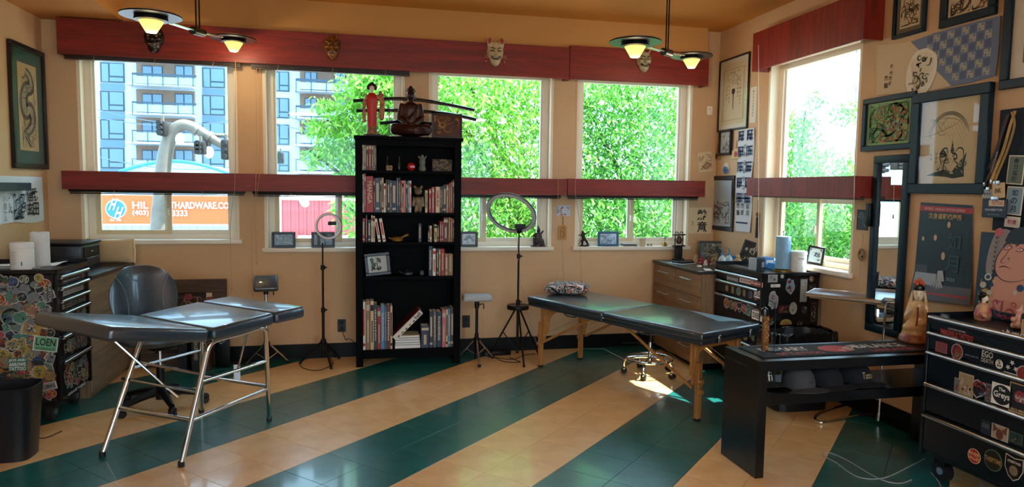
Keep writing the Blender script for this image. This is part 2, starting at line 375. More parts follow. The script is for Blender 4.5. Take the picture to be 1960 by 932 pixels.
# ---------------------------------------------------------------- valances (boxed boards in front of the windows)
def valance(name, label, axis, a0, a1, z0, z1, d, m, joints=(), group=None):
    cx = (a0+a1)/2; t = .02
    if axis == 'y':
        e = thing(name, label, 'valance', (cx, YW, z0), 0, group); L = a1-a0; sg = 1
        e.matrix_world = MWB((cx, YW, z0))
    else:
        e = thing(name, label, 'valance', (XR, cx, z0), 0, group); e.matrix_world = MWR((XR, cx, z0)); L = a1-a0
    h = z1-z0
    MB().rbox(-L/2, L/2, 0, h, d-t, d, .002, 1).build('front_board', m, e)
    for sx in (-1, 1): MB().box(sx*(L/2-t) if sx > 0 else -L/2, L/2 if sx > 0 else -L/2+t, .001, h-.001, .001, d-t).build('end_board', m, e, smooth=False)
    MB().box(-L/2+t, L/2-t, h-t, h-.002, .002, d-t).build('top_board', m, e, smooth=False)
    return e
dv = .16
Yv = YW-dv
xj = ony(1090.5, 120, Yv).x; xl = ony(108, 70, Yv).x; xr = ony(1357.5, 120, Yv).x
valance('upper_valance', 'long dark cherry upper valance above the three left windows', 'y', xl, xj-.002, 2.575, 2.86, dv, M_rwood)
valance('upper_valance', 'shorter cherry upper valance over the window nearest the right corner', 'y', xj+.002, xr, 2.575, 2.88, dv, M_rwood)
xl2 = ony(117.5, 345, Yv).x; xr2 = ony(1350, 360, Yv).x; xj2 = ony(1086, 360, Yv).x
valance('middle_valance', 'long dark cherry board across the middle of the three left windows', 'y', xl2, xj2-.002, 1.50, 1.65, dv, M_rwood)
valance('middle_valance', 'cherry board across the middle of the window nearest the right corner', 'y', xj2+.002, xr2, 1.50, 1.655, dv, M_rwood)
vy0 = onx(1651, 84, XR-dv).y; vy1 = onx(1440, 110, XR-dv).y
valance('upper_valance', 'cherry upper valance over the single window of the right wall', 'x', vy0, vy1, 2.60, 2.925, dv, M_rwoody)
vy0 = onx(1637.8, 340, XR-dv).y; vy1 = onx(1429, 350, XR-dv).y
valance('middle_valance', 'cherry board across the middle of the right wall window', 'x', vy0, vy1, 1.52, 1.675, dv, M_rwoody)
# raised blinds
M_blind = mat('dark brown blind', '2A1510', .5); M_cord = mat('blind cord', 'B98F62', .7)
def blind(label, M, w, h, m, slats=5, group='raised window blinds', clips=3):
    e = thing('window_blind', label, 'blind', M=M, group=group)
    MB().rbox(-w/2, w/2, h*.45, h, -.022, .022, .004).build('headrail', m, e)
    for k in range(slats): MB().box(-w/2+.01, w/2-.01, h*.45*(k+.15)/slats, h*.45*(k+.85)/slats, -.024, .024).build('slat', m, e, smooth=False)
    for k in range(clips):
        x = -w/2+w*(k+.5)/clips; MB().tube([(x, h*.7, .026), (x+.006, h*.2, .03), (x-.006, -.01, .03), (x+.01, -.02, .028)], .002, 5).build('cord_clip', M_cord, e)
    return e
def bl(x0, x1, y0, y1, Y, label, m, **k):
    a = ony(x0, y1, Y); b = ony(x1, y0, Y); blind(label, MWB(((a.x+b.x)/2, Y, a.z)), b.x-a.x, b.z-a.z, m, **k)
bl(122, 463, 99, 113, Yv+.06, 'brown slatted blind raised under the upper valance, leftmost window', M_blind)
bl(479, 786, 120, 132, Yv+.06, 'brown slatted blind raised under the upper valance, second window from the left', M_blind)
for x0, x1, y0, y1, l in ((133, 469, 364, 371, 'leftmost window'), (484, 770, 369, 376, 'second window from the left'), (800, 1073, 374, 378, 'window right of the bookshelf'), (1086, 1335, 375, 381, 'window nearest the right corner')):
    bl(x0, x1, y0, y1, Yv+.05, 'black blind rolled up under the middle board of the '+l, M_black, slats=2, clips=2)
a = onx(1650, 383, XR-.1); b = onx(1444, 377, XR-.1)
blind('black blind rolled up under the middle board of the right wall window', MWR((XR-.1, (a.y+b.y)/2, a.z)), b.y-a.y, .028, M_black, slats=2, clips=2)
# pull cords
def cord(label, pts, r=.0022, m=None, cleat=True):
    e = thing('pull_cord', label, 'cord', pts[0], group=None)
    p0 = Vector(pts[0]); q = [tuple(Vector(p)-p0) for p in pts]
    MB().tube(q, r, 5).build('cord', m or M_cord, e)
    z = q[-1]; MB().lathe([(.002, .02), (.005, .012), (.006, -.006), (.003, -.012)], 8, z).build('tassel', m or M_cord, e)
for x, ya, yb, l in ((450, 115, 548, 'pair of thin cords hanging left of the pillar between the first two windows'), (497, 130, 500, 'thin tan cord looping down the pillar right of the leftmost window'), (490, 130, 560, 'long thin cord hanging on the pillar beside the armrest stand'), (1070, 150, 540, 'pale cord hanging left on the pillar with the wooden tag'), (1103, 150, 535, 'pale cord hanging on the right edge of the pillar with the wooden tag')):
    Y = YW-.012; ps = [ony(x+(3*math.sin(i*.9) if i > 3 else 0)+ (ya-0)*0, ya+(yb-ya)*i/7, YW-.19 if i < 5 and yb > 0 and x > 0 else Y) for i in range(8)]
    ps = [Vector((p.x, YW-.175, p.z)) for p in ps]
    cord(l, ps)
for k, (x, yb) in enumerate(((1640, 415), (1452, 500))):
    ps = [onx(x-(i if k == 0 else 0), 86+(yb-86)*i/6, XR-.175) for i in range(7)]
    cord(['thin pale cord at the right edge of the right wall window', 'thin wand cord at the left edge of the right wall window'][k], ps, .0018, M_white)
# ================================================================ OUTSIDE
M_grd = mat('asphalt', '8C8F92', .9, var=.2, scale=.5)
gr = struct(MB().box(-120, 140, YW+.3, 160, -1.2, -1).build('ground', M_grd, smooth=False))
struct(MB().box(XR+.3, 140, -60, YW+.3, -1.2, -1).build('ground', M_grd, smooth=False))
struct(MB().box(-60, XR+.3, -60, -3.5, -1.2, -1).build('ground', M_grd, smooth=False))
M_bw = mat('white facade panel', 'A4B2BC', .7); M_bbr = mat('tan brick', '7C6658', .9, var=.15, scale=2); M_bwin = mat('blue tinted window glass', '567488', .15); M_bfr = mat('blue grey window frame', '1E3A4C', .5)
M_bbal = mat('pale balcony glass', '8CA8B4', .2); M_bsp = mat('blue grey spandrel', '4C6C84', .6)
YB = 70
def bx(mb, x0, x1, y0, y1, Y, d=.3, back=None):
    a = ony(x0, y0, Y); b = ony(x1, y1, Y); mb.box(a.x, b.x, Y-d, Y if back is None else back, b.z, a.z)
ap = thing('apartment_building', 'white apartment block with brick bays and glass balconies seen through the left windows', 'building', (-20, YB, -1))
def part(name, m, fn, parent=ap):
    mb = MB(); mb.T = Matrix.Translation(-Vector(parent.location)); fn(mb); return mb.build(name, m, parent, smooth=False)
a_, b_ = ony(60, -60, YB), ony(850, 345, YB)
part('facade', M_bw, lambda mb: mb.box(a_.x, b_.x, YB, YB+12, -1, ony(300, -60, YB).z))
FL = [(-50, 0), (-4, 50), (64, 102), (120, 157), (175, 213), (230, 265), (283, 319)]
for x0, x1 in ((193, 238), (388, 430), (517, 553)):
    sl = .052
    for k in range(-1, 6):
        dy = (x0-193)*sl; s_ = 54.5-(.011*(x0-193)); y0 = 120+dy*1.0+s_*(k-1)-(0 if x0 < 300 else 0); y1 = y0+38
        fr = part('window_surround', M_bfr, lambda mb: bx(mb, x0-1, x1+1, y0-1, y1+1, YB, .12))
        xm = x0+(x1-x0)*(.36 if x0 < 500 else .5)
        part('window_pane', M_bwin, lambda mb: (bx(mb, x0+1.5, xm-1, y0+1.5, y1-1.5, YB-.1, .06), bx(mb, xm+1, x1-1.5, y0+1.5, y0+26, YB-.1, .06), bx(mb, xm+1, x1-1.5, y0+28, y1-1.5, YB-.1, .06)))
        if x0 < 500: part('spandrel', M_bsp, lambda mb: bx(mb, x0-1, x1+1, y1+1, y0+s_-1, YB, .08))
for x0, x1, xw in ((253, 374, ((272, 312), (335, 370))), (566, 700, ((583, 607), (640, 662)))):
    for k in range(-1, 6):
        sl = .05; s_ = 54.5-.011*(x0-193); yb = 165+(x0-253)*sl*.75+s_*(k-1)
        part('brick_bay', M_bbr, lambda mb: bx(mb, x0+8, x1, yb-48, yb, YB, .1))
        for (p, q) in xw:
            part('balcony_door', M_bfr, lambda mb: bx(mb, p, q, yb-40, yb, YB-.1, .08))
            part('door_pane', M_bwin, lambda mb: (bx(mb, p+1.5, (p+q)/2-.8, yb-38, yb-1, YB-.18, .05), bx(mb, (p+q)/2+.8, q-1.5, yb-38, yb-1, YB-.18, .05)))
        part('balcony_slab', M_bw, lambda mb: bx(mb, x0, x1+2, yb, yb+7, YB-.1, 1.9))
        part('balcony_glass', M_bbal, lambda mb: bx(mb, x0, x1+2, yb-20, yb-1, YB-1.9, .05))
        part('balcony_rail', M_bfr, lambda mb: [bx(mb, x0, x1+2, yb-22, yb-20.5, YB-1.95, .1)]+[bx(mb, x, x+1.5, yb-22, yb, YB-1.98, .08) for x in range(int(x0), int(x1)+2, 29)])
# hardware store
YS = 22
M_corr = mat('white corrugated metal', 'A8B6C0', .6); M_or = mat('orange sign face', 'C8602C', .6); M_sblue = mat('sign blue', '2C74B4', .5); M_bright = mat('bright blue trim', '1E7AE0', .5); M_sw = mat('sign white', 'FAFAFA', .6)
st = thing('hardware_store', 'white corrugated store with blue arched roof and orange sign across the street', 'building', (-5, YS, -1))
def P(Y, x, y): return ony(x, y, Y)
xs0, xs1 = P(YS, 120, 400).x, P(YS, 524, 400).x; ztop = P(YS, 300, 345).z
part('store_wall', M_corr, lambda mb: mb.box(xs0, xs1, YS, YS+10, -1, ztop), st)
for k in range(26):
    x = xs0+(xs1-xs0)*k/26; part('wall_rib', M_corr, lambda mb: mb.box(x, x+.03, YS-.03, YS, -1, P(YS, 300, 430).z), st)
c0 = P(YS, 228, 330); c1 = P(YS, 440, 338); cm = P(YS, 345, 310)
arc = [(c0.x+(c1.x-c0.x)*i/16, c0.z+(cm.z-c0.z)*math.sin(PI*i/16)) for i in range(17)]
def arcf(mb):
    mb.T = mb.T @ Matrix(((1, 0, 0, 0), (0, 0, 1, 0), (0, 1, 0, 0), (0, 0, 0, 1))); mb.prism([(x, z) for x, z in arc]+[(c1.x, ztop-.3), (c0.x, ztop-.3)], YS+.1, YS+9)
part('arched_gable', M_corr, arcf, st)
part('roof_trim', M_bright, lambda mb: mb.tube([(x, YS, z+.02) for x, z in arc], .05, 6), st)
s0 = P(YS-.2, 190, 373); s1 = P(YS-.2, 470, 429)
part('sign_frame', M_sw, lambda mb: mb.box(s0.x-.05, s1.x+.05, YS-.2, YS, s1.z-.05, s0.z+.05), st)
part('sign_panel', M_or, lambda mb: mb.box(s0.x, s1.x, YS-.24, YS-.2, s1.z, s0.z), st)
sg = MB(); cc = P(YS-.24, 222, 400); r_ = P(YS-.24, 243, 400).x-cc.x
def disc(mb, c, r, y0, y1, n=28, sx=1):
    mb.add([(c.x+r*sx*math.cos(2*PI*i/n), y0, c.z+r*math.sin(2*PI*i/n)) for i in range(n)]+[(c.x+r*sx*math.cos(2*PI*i/n), y1, c.z+r*math.sin(2*PI*i/n)) for i in range(n)], [tuple(range(n)), tuple(range(2*n-1, n-1, -1))]+[(i, n+i, n+(i+1) % n, (i+1) % n) for i in range(n)])
part('emblem_ring', M_sw, lambda mb: disc(mb, cc, r_*.95, YS-.26, YS-.24), st)
part('emblem_disc', M_sblue, lambda mb: disc(mb, cc, r_*.86, YS-.28, YS-.26), st)
se = MB(); o_ = Vector(st.location)
def sgn(txt, x0, x1, y0, y1, rot=0, sh=0):
    a = P(YS-.3, x0, y0); b = P(YS-.3, x1, y1); mb = MB(); text_into(mb, txt, 0, 0, 0, abs(b.x-a.x), abs(a.z-b.z), rot, True)
    cx, cz = (a.x+b.x)/2-o_.x, (a.z+b.z)/2-o_.z
    mb.v = [(cx+v[0]+v[1]*sh, YS-.3-o_.y, cz+v[1]) for v in mb.v]; mb.build('lettering', M_sw, st, smooth=False)
sgn('H', 211, 222, 380, 402, 0, .35); sgn('H', 221, 233, 396, 419, 0, .35)
sgn('HIL', 253, 284, 386, 399.5); sgn('THARDWARE.COM', 325, 449, 386, 400); sgn('(403)', 253, 285, 402, 414); sgn('3333', 329, 359, 402, 414); sgn('Est. 1940', 211, 232, 419, 423)
part('festoon_cable', mat('grey cable', '5C7688', .6), lambda mb: mb.tube([tuple(P(YS-.5, x, 444+3*math.sin((x-180)/40))) for x in range(180, 470, 12)], .012, 4), st)
for x in (193, 248, 300, 350, 400, 435):
    part('festoon_bulb', mat('festoon bulb', '7C98A8', .4), lambda mb: mb.sph(tuple(P(YS-.5, x, 449+3*math.sin((x-180)/40))), (.04, .04, .07), 8, 6), st)
# red shed
M_shed = mat('red corrugated metal', 'B8585C', .7)
sh = thing('red_shed', 'pale red corrugated shed behind the second window', 'building', (3, YS, -1)); x0, x1 = P(YS, 537, 400).x, P(YS, 800, 400).x; zt = P(YS, 600, 383).z
part('shed_wall', M_shed, lambda mb: mb.box(x0, x1, YS, YS+5, -1, zt), sh)
for k in range(18): part('wall_rib', M_shed, lambda mb: mb.box(x0+(x1-x0)*k/18, x0+(x1-x0)*k/18+.05, YS-.05, YS, -1, zt), sh)
part('roof_edge', M_sw, lambda mb: mb.box(x0-.1, x1, YS-.15, YS+5, zt, zt+.08), sh)
part('flood_light', M_sw, lambda mb: (mb.cyl(P(YS-.1, 575, 384), P(YS-.5, 583, 388), .05, .12), mb.sph(P(YS-.5, 584, 389), .12)), sh)
part('lower_panel', mat('pale grey panel', 'E5DCDC', .7), lambda mb: mb.box(P(YS, 570, 400).x, x1, YS-.08, YS-.02, -1, P(YS, 570, 450).z), sh)
po = thing('concrete_post', 'pale grey wooden post between the store and the red shed', 'post', (0, 0, 0)); a = P(15, 515, 470); po.location = (a.x, 15, -1)
MB().rbox(0, .24, -.12, .12, 0, P(15, 515, 370).z+1, .02).build('post_shaft', mat('weathered pale wood', 'AEB8BE', .8, var=.2), po)
MB().box(-.03, .27, -.15, .15, P(15, 515, 370).z+1, P(15, 515, 370).z+1.06).build('post_cap', M_sw, po, smooth=False)
# curved street pole and signals
YP = 10.5
M_alu = mat('weathered galvanised steel', '6E675E', .6, .2, var=.25, scale=6)
pl = thing('street_pole', 'large curved galvanised signal pole outside the leftmost window', 'street pole', (P(YP, 300, 600).x, YP, -1)); o_ = Vector(pl.location)
pts = spline([tuple(P(YP, *q)-o_) for q in ((300, 900), (304, 470), (309, 380), (314, 310), (326, 262), (345, 241), (368, 243), (400, 262), (445, 288), (500, 316))], 6)
n = len(pts); MB().tube(pts, [.125-.075*i/n for i in range(n)], 12).build('curved_shaft', M_alu, pl)
for x, y in ((376, 250), (400, 263)): MB().cyl(P(YP, x-3, y-3)-o_, P(YP, x+3, y+1)-o_, .085, .085, 12).build('clamp_band', M_alu, pl)
MB().tube([tuple(P(YP, 368, 243)-o_), tuple(P(YP, 405, 258)-o_), tuple(P(YP, 445, 260)-o_)], .025, 8).build('signal_arm', M_alu, pl)
def signal(label, x, y, w_, h_, Y=YP-.1):
    a = P(Y, x, y); s = (P(Y, x+w_, y)-a).length; hh = s*h_/w_
    e = thing('traffic_signal', label, 'traffic signal', (a.x, Y, a.z-hh))
    MB().rbox(0, s, -.12, .12, 0, hh, .02).build('housing', M_blackm, e)
    for k in range(3): MB().cyl((s*.5, -.12, hh*(.18+.32*k)), (s*.5, -.22, hh*(.18+.32*k)), s*.26, s*.3, 12).build('visor', M_blackm, e)
    MB().cyl((s*.5, 0, hh), (s*.5, 0, hh+.08), .02).build('hanger', M_alu, e)
signal('dark traffic signal hanging left of the curve of the pole', 303, 232, 17, 30)
signal('dark traffic signal under the pole arm, nearest the curve', 374, 271, 20, 26)
signal('dark traffic signal at the right end of the pole arm', 425, 268, 16, 40)
signal('small dark traffic signal seen in the lower left of the second window', 515, 290, 13, 20, 14)
signal('dark traffic signal beside the small one in the second window', 531, 292, 13, 22, 14)
for k, (x, y) in enumerate(((344, 265), (400, 291))):
    a = P(YP, x, y); e = thing('signal_camera', ['white round camera under the pole curve', 'white round camera under the pole arm'][k], 'camera', a)
    MB().sph((0, 0, 0), (.07, .07, .09)).build('camera_body', M_sw, e); MB().cyl((0, 0, .05), (0, 0, .16), .03).build('mount', M_alu, e)
for k, (xa, ya, xb, yb) in enumerate(((150, 200, 470, 232), (150, 218, 470, 226), (150, 290, 470, 318), (500, 208, 800, 250), (500, 228, 800, 262))):
    a, b = P(16, xa, ya), P(16, xb, yb); e = thing('overhead_wire', 'thin overhead wire, %s' % ['highest in the leftmost window', 'second in the leftmost window', 'lowest in the leftmost window', 'upper one in the second window', 'lower one in the second window'][k], 'wire', a)
    MB().tube([tuple((b-a)*(i/10)-Vector((0, 0, .2*math.sin(PI*i/10)))) for i in range(11)], .012, 4).build('wire', mat('grey cable', '5C7688', .6), e)
# trees
def leafmat(name, c, c2):
    m, nt, b = nodes(name); b.inputs['Base Color'].default_value = srgb(c); b.inputs['Roughness'].default_value = .45
    g_ = nt.nodes.new('ShaderNodeObjectInfo'); geo = nt.nodes.new('ShaderNodeNewGeometry'); r = nt.nodes.new('ShaderNodeValToRGB')
    r.color_ramp.elements[0].color = srgb(c); r.color_ramp.elements[1].color = srgb(c2)
    nt.links.new(geo.outputs['Random Per Island'], r.inputs[0]); nt.links.new(r.outputs[0], b.inputs['Base Color'])
    tl = nt.nodes.new('ShaderNodeBsdfTranslucent'); nt.links.new(r.outputs[0], tl.inputs[0]); mx = nt.nodes.new('ShaderNodeMixShader'); mx.inputs[0].default_value = .5
    nt.links.new(b.outputs[0], mx.inputs[1]); nt.links.new(tl.outputs[0], mx.inputs[2]); nt.links.new(mx.outputs[0], nt.nodes['Material Output'].inputs[0]); return m
M_leaf = leafmat('ash leaf', '469422', 'A8D866'); M_leaf2 = leafmat('dark ash leaf', '347E28', '8CC85E'); M_bark = mat('grey bark', '3A3A38', .9, bump=.5)
def tree(label, base, clusters, n, seed, ls=.11, m=M_leaf, branches=()):
    rn = np.random.RandomState(seed); e = thing('leafy_tree', label, 'tree', base, group=None)
    tot = sum(c[3]**3 for c in clusters)**1; V = []
    for c in clusters:
        k = int(n*c[3]**2/sum(q[3]**2 for q in clusters)); d = rn.normal(size=(k, 3)); d /= np.linalg.norm(d, axis=1)[:, None]
        V.append(np.array(c[:3])+d*(rn.rand(k, 1)**.45)*c[3]*np.array([1, 1, .9]))
    Pp = np.concatenate(V)-np.array(base); k = len(Pp)
    # elongated drooping leaves laid out in sprays
    az = rn.rand(k)*2*PI; dr = -.2-rn.rand(k)*.9; L = ls*(.7+.6*rn.rand(k)); 
    d = np.stack([np.cos(az)*np.cos(dr), np.sin(az)*np.cos(dr), np.sin(dr)], 1); s = np.stack([-np.sin(az), np.cos(az), 0*az], 1); tw = rn.normal(size=k)[:, None]*.6
    up = np.cross(s, d); s = s*np.cos(tw)+up*np.sin(tw); W = L*.17
    a = Pp; b = Pp+d*(L*.45)[:, None]; vs = np.stack([a, b+s*W[:, None], Pp+d*L[:, None], b-s*W[:, None]], 1).reshape(-1, 3)
    me = bpy.data.meshes.new('foliage'); fs = np.arange(4*k).reshape(-1, 4)
    me.from_pydata(vs.tolist(), [], fs.tolist()); me.materials.append(m)
    o = bpy.data.objects.new('foliage', me); C.objects.link(o); o.parent = e; stuff(o)
    mb = MB(); b0 = Vector(base)
    for c in clusters[::3]:
        tgt = Vector(c[:3])-b0; mb.tube([tuple(p) for p in spline([(0, 0, 0), (tgt.x*.15, tgt.y*.15, tgt.z*.45), (tgt.x*.6, tgt.y*.6, tgt.z*.75), tuple(tgt*1.05)], 4)], [.12, .11, .1, .09, .08, .07, .06, .055, .05, .04, .03, .02, .015], 6)
    mb.build('trunk', M_bark, e)
    return e
random.seed(3)
def cl(lst): return [(*P(Y, x, y), r) for x, y, Y, r in lst]
tree('broad leafy tree filling the window right of the bookshelf', (3.0, 11.5, -1), cl([(850, 180, 11, 1.1), (950, 200, 10.5, 1.2), (1020, 150, 11, 1.2), (900, 300, 11, 1.2), (1000, 320, 10.5, 1.2), (930, 420, 10.5, 1.1), (1030, 430, 11, 1.2), (850, 400, 11.5, 1.0), (960, 80, 12, 1.3), (860, 90, 12, 1.2), (980, 520, 11, 1.2), (880, 520, 11, 1.1)]), 30000, 1)
tree('leafy tree filling the window nearest the right corner', (5.2, 11.5, -1), cl([(1120, 200, 11, 1.1), (1200, 180, 11, 1.2), (1280, 170, 11.5, 1.2), (1150, 320, 11, 1.2), (1250, 320, 11, 1.3), (1120, 430, 10.5, 1.1), (1210, 430, 10.5, 1.2), (1290, 420, 11, 1.2), (1180, 90, 12, 1.2), (1300, 520, 11.5, 1.2), (1160, 540, 11, 1.1), (1340, 260, 12, 1.2)]), 32000, 2, m=M_leaf2)
tree('thin leafy tree reaching in from the right of the second window', (1.9, 12, -1), cl([(720, 150, 12, .75), (760, 190, 12, .8), (790, 110, 12.5, .9), (690, 175, 12, .4), (655, 210, 12, .32), (615, 200, 12, .2), (640, 250, 12, .4), (600, 240, 12, .22), (700, 250, 12, .6), (760, 290, 12, .8), (690, 300, 12, .5), (635, 290, 12, .38), (600, 300, 12, .22), (740, 370, 12, .7), (670, 340, 12, .35), (665, 400, 11, .3), (720, 440, 11.5, .5), (800, 230, 12, .9), (800, 350, 12, 1)]), 15000, 3, ls=.13)
def PX(X, x, y): return onx(x, y, X)
tree('leafy tree in the left half of the right wall window', (10.5, 15.2, -1), [(*PX(10, x, y), r) for x, y, r in ((1500, 340, 1.0), (1530, 290, .7), (1510, 240, .55), (1540, 230, .35), (1570, 330, .7), (1480, 430, 1.3), (1540, 430, 1.1), (1600, 440, 1.1), (1640, 420, 1.0), (1570, 500, 1.2), (1630, 330, .5), (1620, 210, .35), (1480, 190, .3), (1440, 260, .8), (1440, 400, 1.2), (1500, 520, 1.2), (1640, 520, 1.2), (1560, 190, .25), (1690, 430, 1))], 26000, 4, ls=.13, m=M_leaf2)
# downtown towers beyond the right window, hazy and far
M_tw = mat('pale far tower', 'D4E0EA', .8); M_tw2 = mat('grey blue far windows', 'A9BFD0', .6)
for k, (x0, x1, y0, l) in enumerate(((1533, 1592, 205, 'pale wide office tower with window bands seen through the right window'), (1596, 1660, 175, 'taller grey tower at the right edge of the right window'), (1560, 1612, 185, 'pale narrow tower behind the wide one'))):
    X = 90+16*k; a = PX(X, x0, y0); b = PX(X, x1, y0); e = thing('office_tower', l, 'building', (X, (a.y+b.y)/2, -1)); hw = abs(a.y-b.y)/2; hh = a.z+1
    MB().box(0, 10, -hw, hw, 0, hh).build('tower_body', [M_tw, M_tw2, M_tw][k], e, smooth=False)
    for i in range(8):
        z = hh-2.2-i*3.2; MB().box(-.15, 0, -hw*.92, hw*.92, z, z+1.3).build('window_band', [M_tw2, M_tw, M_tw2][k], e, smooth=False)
# unseen eave added on the right wall to cut high sun from the glass
struct(MB().box(XR+.2, XR+.35, 2.5, 8, 2.93, 3.05).build('added_eave', M_cream, smooth=False))
# ================================================================ LAMPS
M_shade = mat('pleated lit glass', 'F4E48C', .4, emit=.42); M_bulb = mat('lit bulb', 'FFE2B0', .3, emit=5)
def pendant(label, pa, pb, ptop, Yh, sc=1.0, real=True, energy=4.5):
    """two dish heads on a bar hung from twin rods; pa/pb head centres, ptop rod point (world)"""
    A, B = Vector(pa), Vector(pb); mid = A.lerp(B, .5); mid.z = (A.z+B.z)/2-.02
    e = thing('pendant_lamp', label, 'pendant lamp', mid); a, b = A-mid, B-mid; d = (b-a).normalized(); n = d.cross(Vector((0, 0, 1))).normalized()
    for k in (-1, 1): MB().cyl(d*k*.028, Vector((d.x*k*.028, d.y*k*.028, ZC-mid.z)), .0055, n=8).build('rod', M_blackmetal, e)
    MB().cyl((0, 0, ZC-mid.z-.025), (0, 0, ZC-mid.z), .07, n=20).build('ceiling_rose', M_blackmetal, e)
    MB().cyl(d*-.085, d*.085, .028, n=14).build('hub', M_blackmetal, e)
    for s_ in (-1, 1):
        for k in (-1, 1): MB().tube([tuple(d*s_*.05+n*k*.012+Vector((0, 0, .0))), tuple((b if s_ > 0 else a)*.62+n*k*.012+Vector((0, 0, -.004)))], .006, 8).build('arm', M_chrome, e)
    for c, s_ in ((a, -1), (b, 1)):
        c = c*1.0; t = (c.x, c.y, c.z)
        MB().lathe([(.001, .022), (.10, .024), (.150, .012), (.168, .0), (.170, -.004), (.150, .002), (.10, .010), (.05, .0)], 40, t).build('dish', mat('polished nickel dish', 'E8E6E0', .22, .6), e)
        MB().lathe([(.075, -.004), (.092, -.004), (.095, -.030), (.078, -.032)], 32, t).build('trim_ring', M_blackmetal, e)
        MB().lathe([(.166, .004), (.172, .002), (.172, -.006), (.166, -.006)], 40, t).build('rim', M_blackmetal, e)
        mb = MB(); N = 28; top = []; bot = []
        for i in range(2*N):
            an = PI*i/N; r1 = .062+(.010 if i % 2 else 0); r2 = .022+(.008 if i % 2 else 0); top.append((t[0]+r1*math.cos(an), t[1]+r1*math.sin(an), t[2]-.030)); bot.append((t[0]+r2*math.cos(an), t[1]+r2*math.sin(an), t[2]-.100))
        m_ = 2*N; mb.add(top+bot, [(i, (i+1) % m_, m_+(i+1) % m_, m_+i) for i in range(m_)]+[tuple(range(m_, 2*m_))]); mb.build('pleated_shade', M_shade, e)
        MB().sph((t[0], t[1], t[2]-.02), (.022, .022, .018), 12, 8).build('bulb', M_bulb, e)
        l = bpy.data.lights.new('bulb_light', 'POINT'); l.energy = energy; l.color = (1, .78, .5); l.shadow_soft_size = .03
        lo = bpy.data.objects.new('bulb_light', l); C.objects.link(lo); lo.parent = e; lo.location = (t[0], t[1], t[2]-.125)
        if energy > 30:
            l2 = bpy.data.lights.new('uplight', 'POINT'); l2.energy = energy*.3; l2.color = (1, .72, .42); l2.shadow_soft_size = .04
            lo2 = bpy.data.objects.new('uplight', l2); C.objects.link(lo2); lo2.parent = e; lo2.location = (t[0], t[1], t[2]+.17)
    return e
def at_dist(x, y, k):  # point on the pixel ray at forward distance k
    return O + ray(x, y)*k
# head diameter .34 m: left lamp near head 112 px wide, far head 79 px
k1 = F_PX*.34/108; k2 = F_PX*.34/82
pendant('pendant lamp with two round dish heads at the upper left', at_dist(289, 30, k1), at_dist(447, 74, k2), None, 0)
k1 = F_PX*.31/90; k2 = F_PX*.31/71
pendant('pendant lamp with two round dish heads hanging before the right end of the upper valance', at_dist(1216, 80, k1), at_dist(1324, 107, k2), None, 0)
# ceiling panels behind the photographer (unseen, added for fill light)
M_lpan = mat('lit fill panel', 'FFF4E4', .5, emit=1.2)
for k, (x, y) in enumerate(((-1.2, -2.2), (.6, -2.2), (2.4, -2.2))):
    e = thing('added_fill_panel', 'square unseen panel added for fill light behind the camera, %s' % ['rear left', 'rear middle', 'rear right'][k], 'fill light', (x, y, ZC-.03))
    MB().rbox(-.32, .32, -.32, .32, -.03, .03, .005).build('housing', M_white, e); MB().box(-.29, .29, -.29, .29, -.034, -.0305).build('diffuser', M_lpan, e, smooth=False)
    l = bpy.data.lights.new('fill_panel_lamp', 'AREA'); l.shape = 'SQUARE'; l.size = .55; l.energy = PANEL_W[k]; l.color = (1, .95, .88)
    lo = bpy.data.objects.new('fill_panel_lamp', l); C.objects.link(lo); lo.parent = e; lo.location = (0, 0, -.05)
# ================================================================ BOOKSHELF
M_bshelf = mat('black stained bookcase', '020203', .55, spec=.06)
YBF = 5.955
BX0, BX1 = -.053, .848
bs = thing('bookshelf', 'tall black bookcase full of books in front of the windows', 'bookshelf', ((BX0+BX1)/2, YBF+.12, 0))
ox, oy = bs.location.x, bs.location.y; W2 = (BX1-BX0)/2; D2 = .12; HB = 1.955
for sx in (-1, 1):
    x = sx*(W2-.03); MB().rbox(x-.03, x+.03, -D2, -D2+.04, 0, HB, .002, 1).build('post', M_bshelf, bs); MB().rbox(x-.03, x+.03, D2-.04, D2, 0, HB, .002, 1).build('post', M_bshelf, bs)
    MB().box(x-.009, x+.009, -D2+.04, D2-.04, .1, HB).build('side_panel', M_bshelf, bs, smooth=False)
MB().rbox(-W2-.012, W2+.012, -D2-.012, D2, HB, HB+.028, .003, 1).build('top_board', M_bshelf, bs)
MB().box(-W2+.02, W2-.02, D2-.012, D2-.004, .12, HB).build('back_panel', M_bshelf, bs, smooth=False)
SZ = [ony(780, y, YBF).z for y in (327, 407, 463.5, 529, 668)]
for z in SZ: MB().box(-W2+.055, W2-.055, -D2+.004, D2-.012, z-.022, z).build('shelf', M_bshelf, bs, smooth=False)
MB().box(-W2+.055, W2-.055, -D2+.006, -D2+.026, SZ[4]-.075, SZ[4]-.022).build('plinth_rail', M_bshelf, bs, smooth=False)
MB().box(-W2+.055, W2-.055, -D2+.006, -D2+.02, HB-.05, HB).build('top_rail', M_bshelf, bs, smooth=False)
ORD = ['first', 'second', 'third', 'fourth', 'fifth', 'sixth', 'seventh', 'eighth', 'ninth', 'tenth', 'eleventh', 'twelfth', 'thirteenth', 'fourteenth', 'fifteenth', 'sixteenth', 'seventeenth', 'eighteenth', 'nineteenth', 'twentieth', 'twenty-first', 'twenty-second', 'twenty-third', 'twenty-fourth', 'twenty-fifth', 'twenty-sixth', 'twenty-seventh', 'twenty-eighth', 'twenty-ninth', 'thirtieth', 'thirty-first']
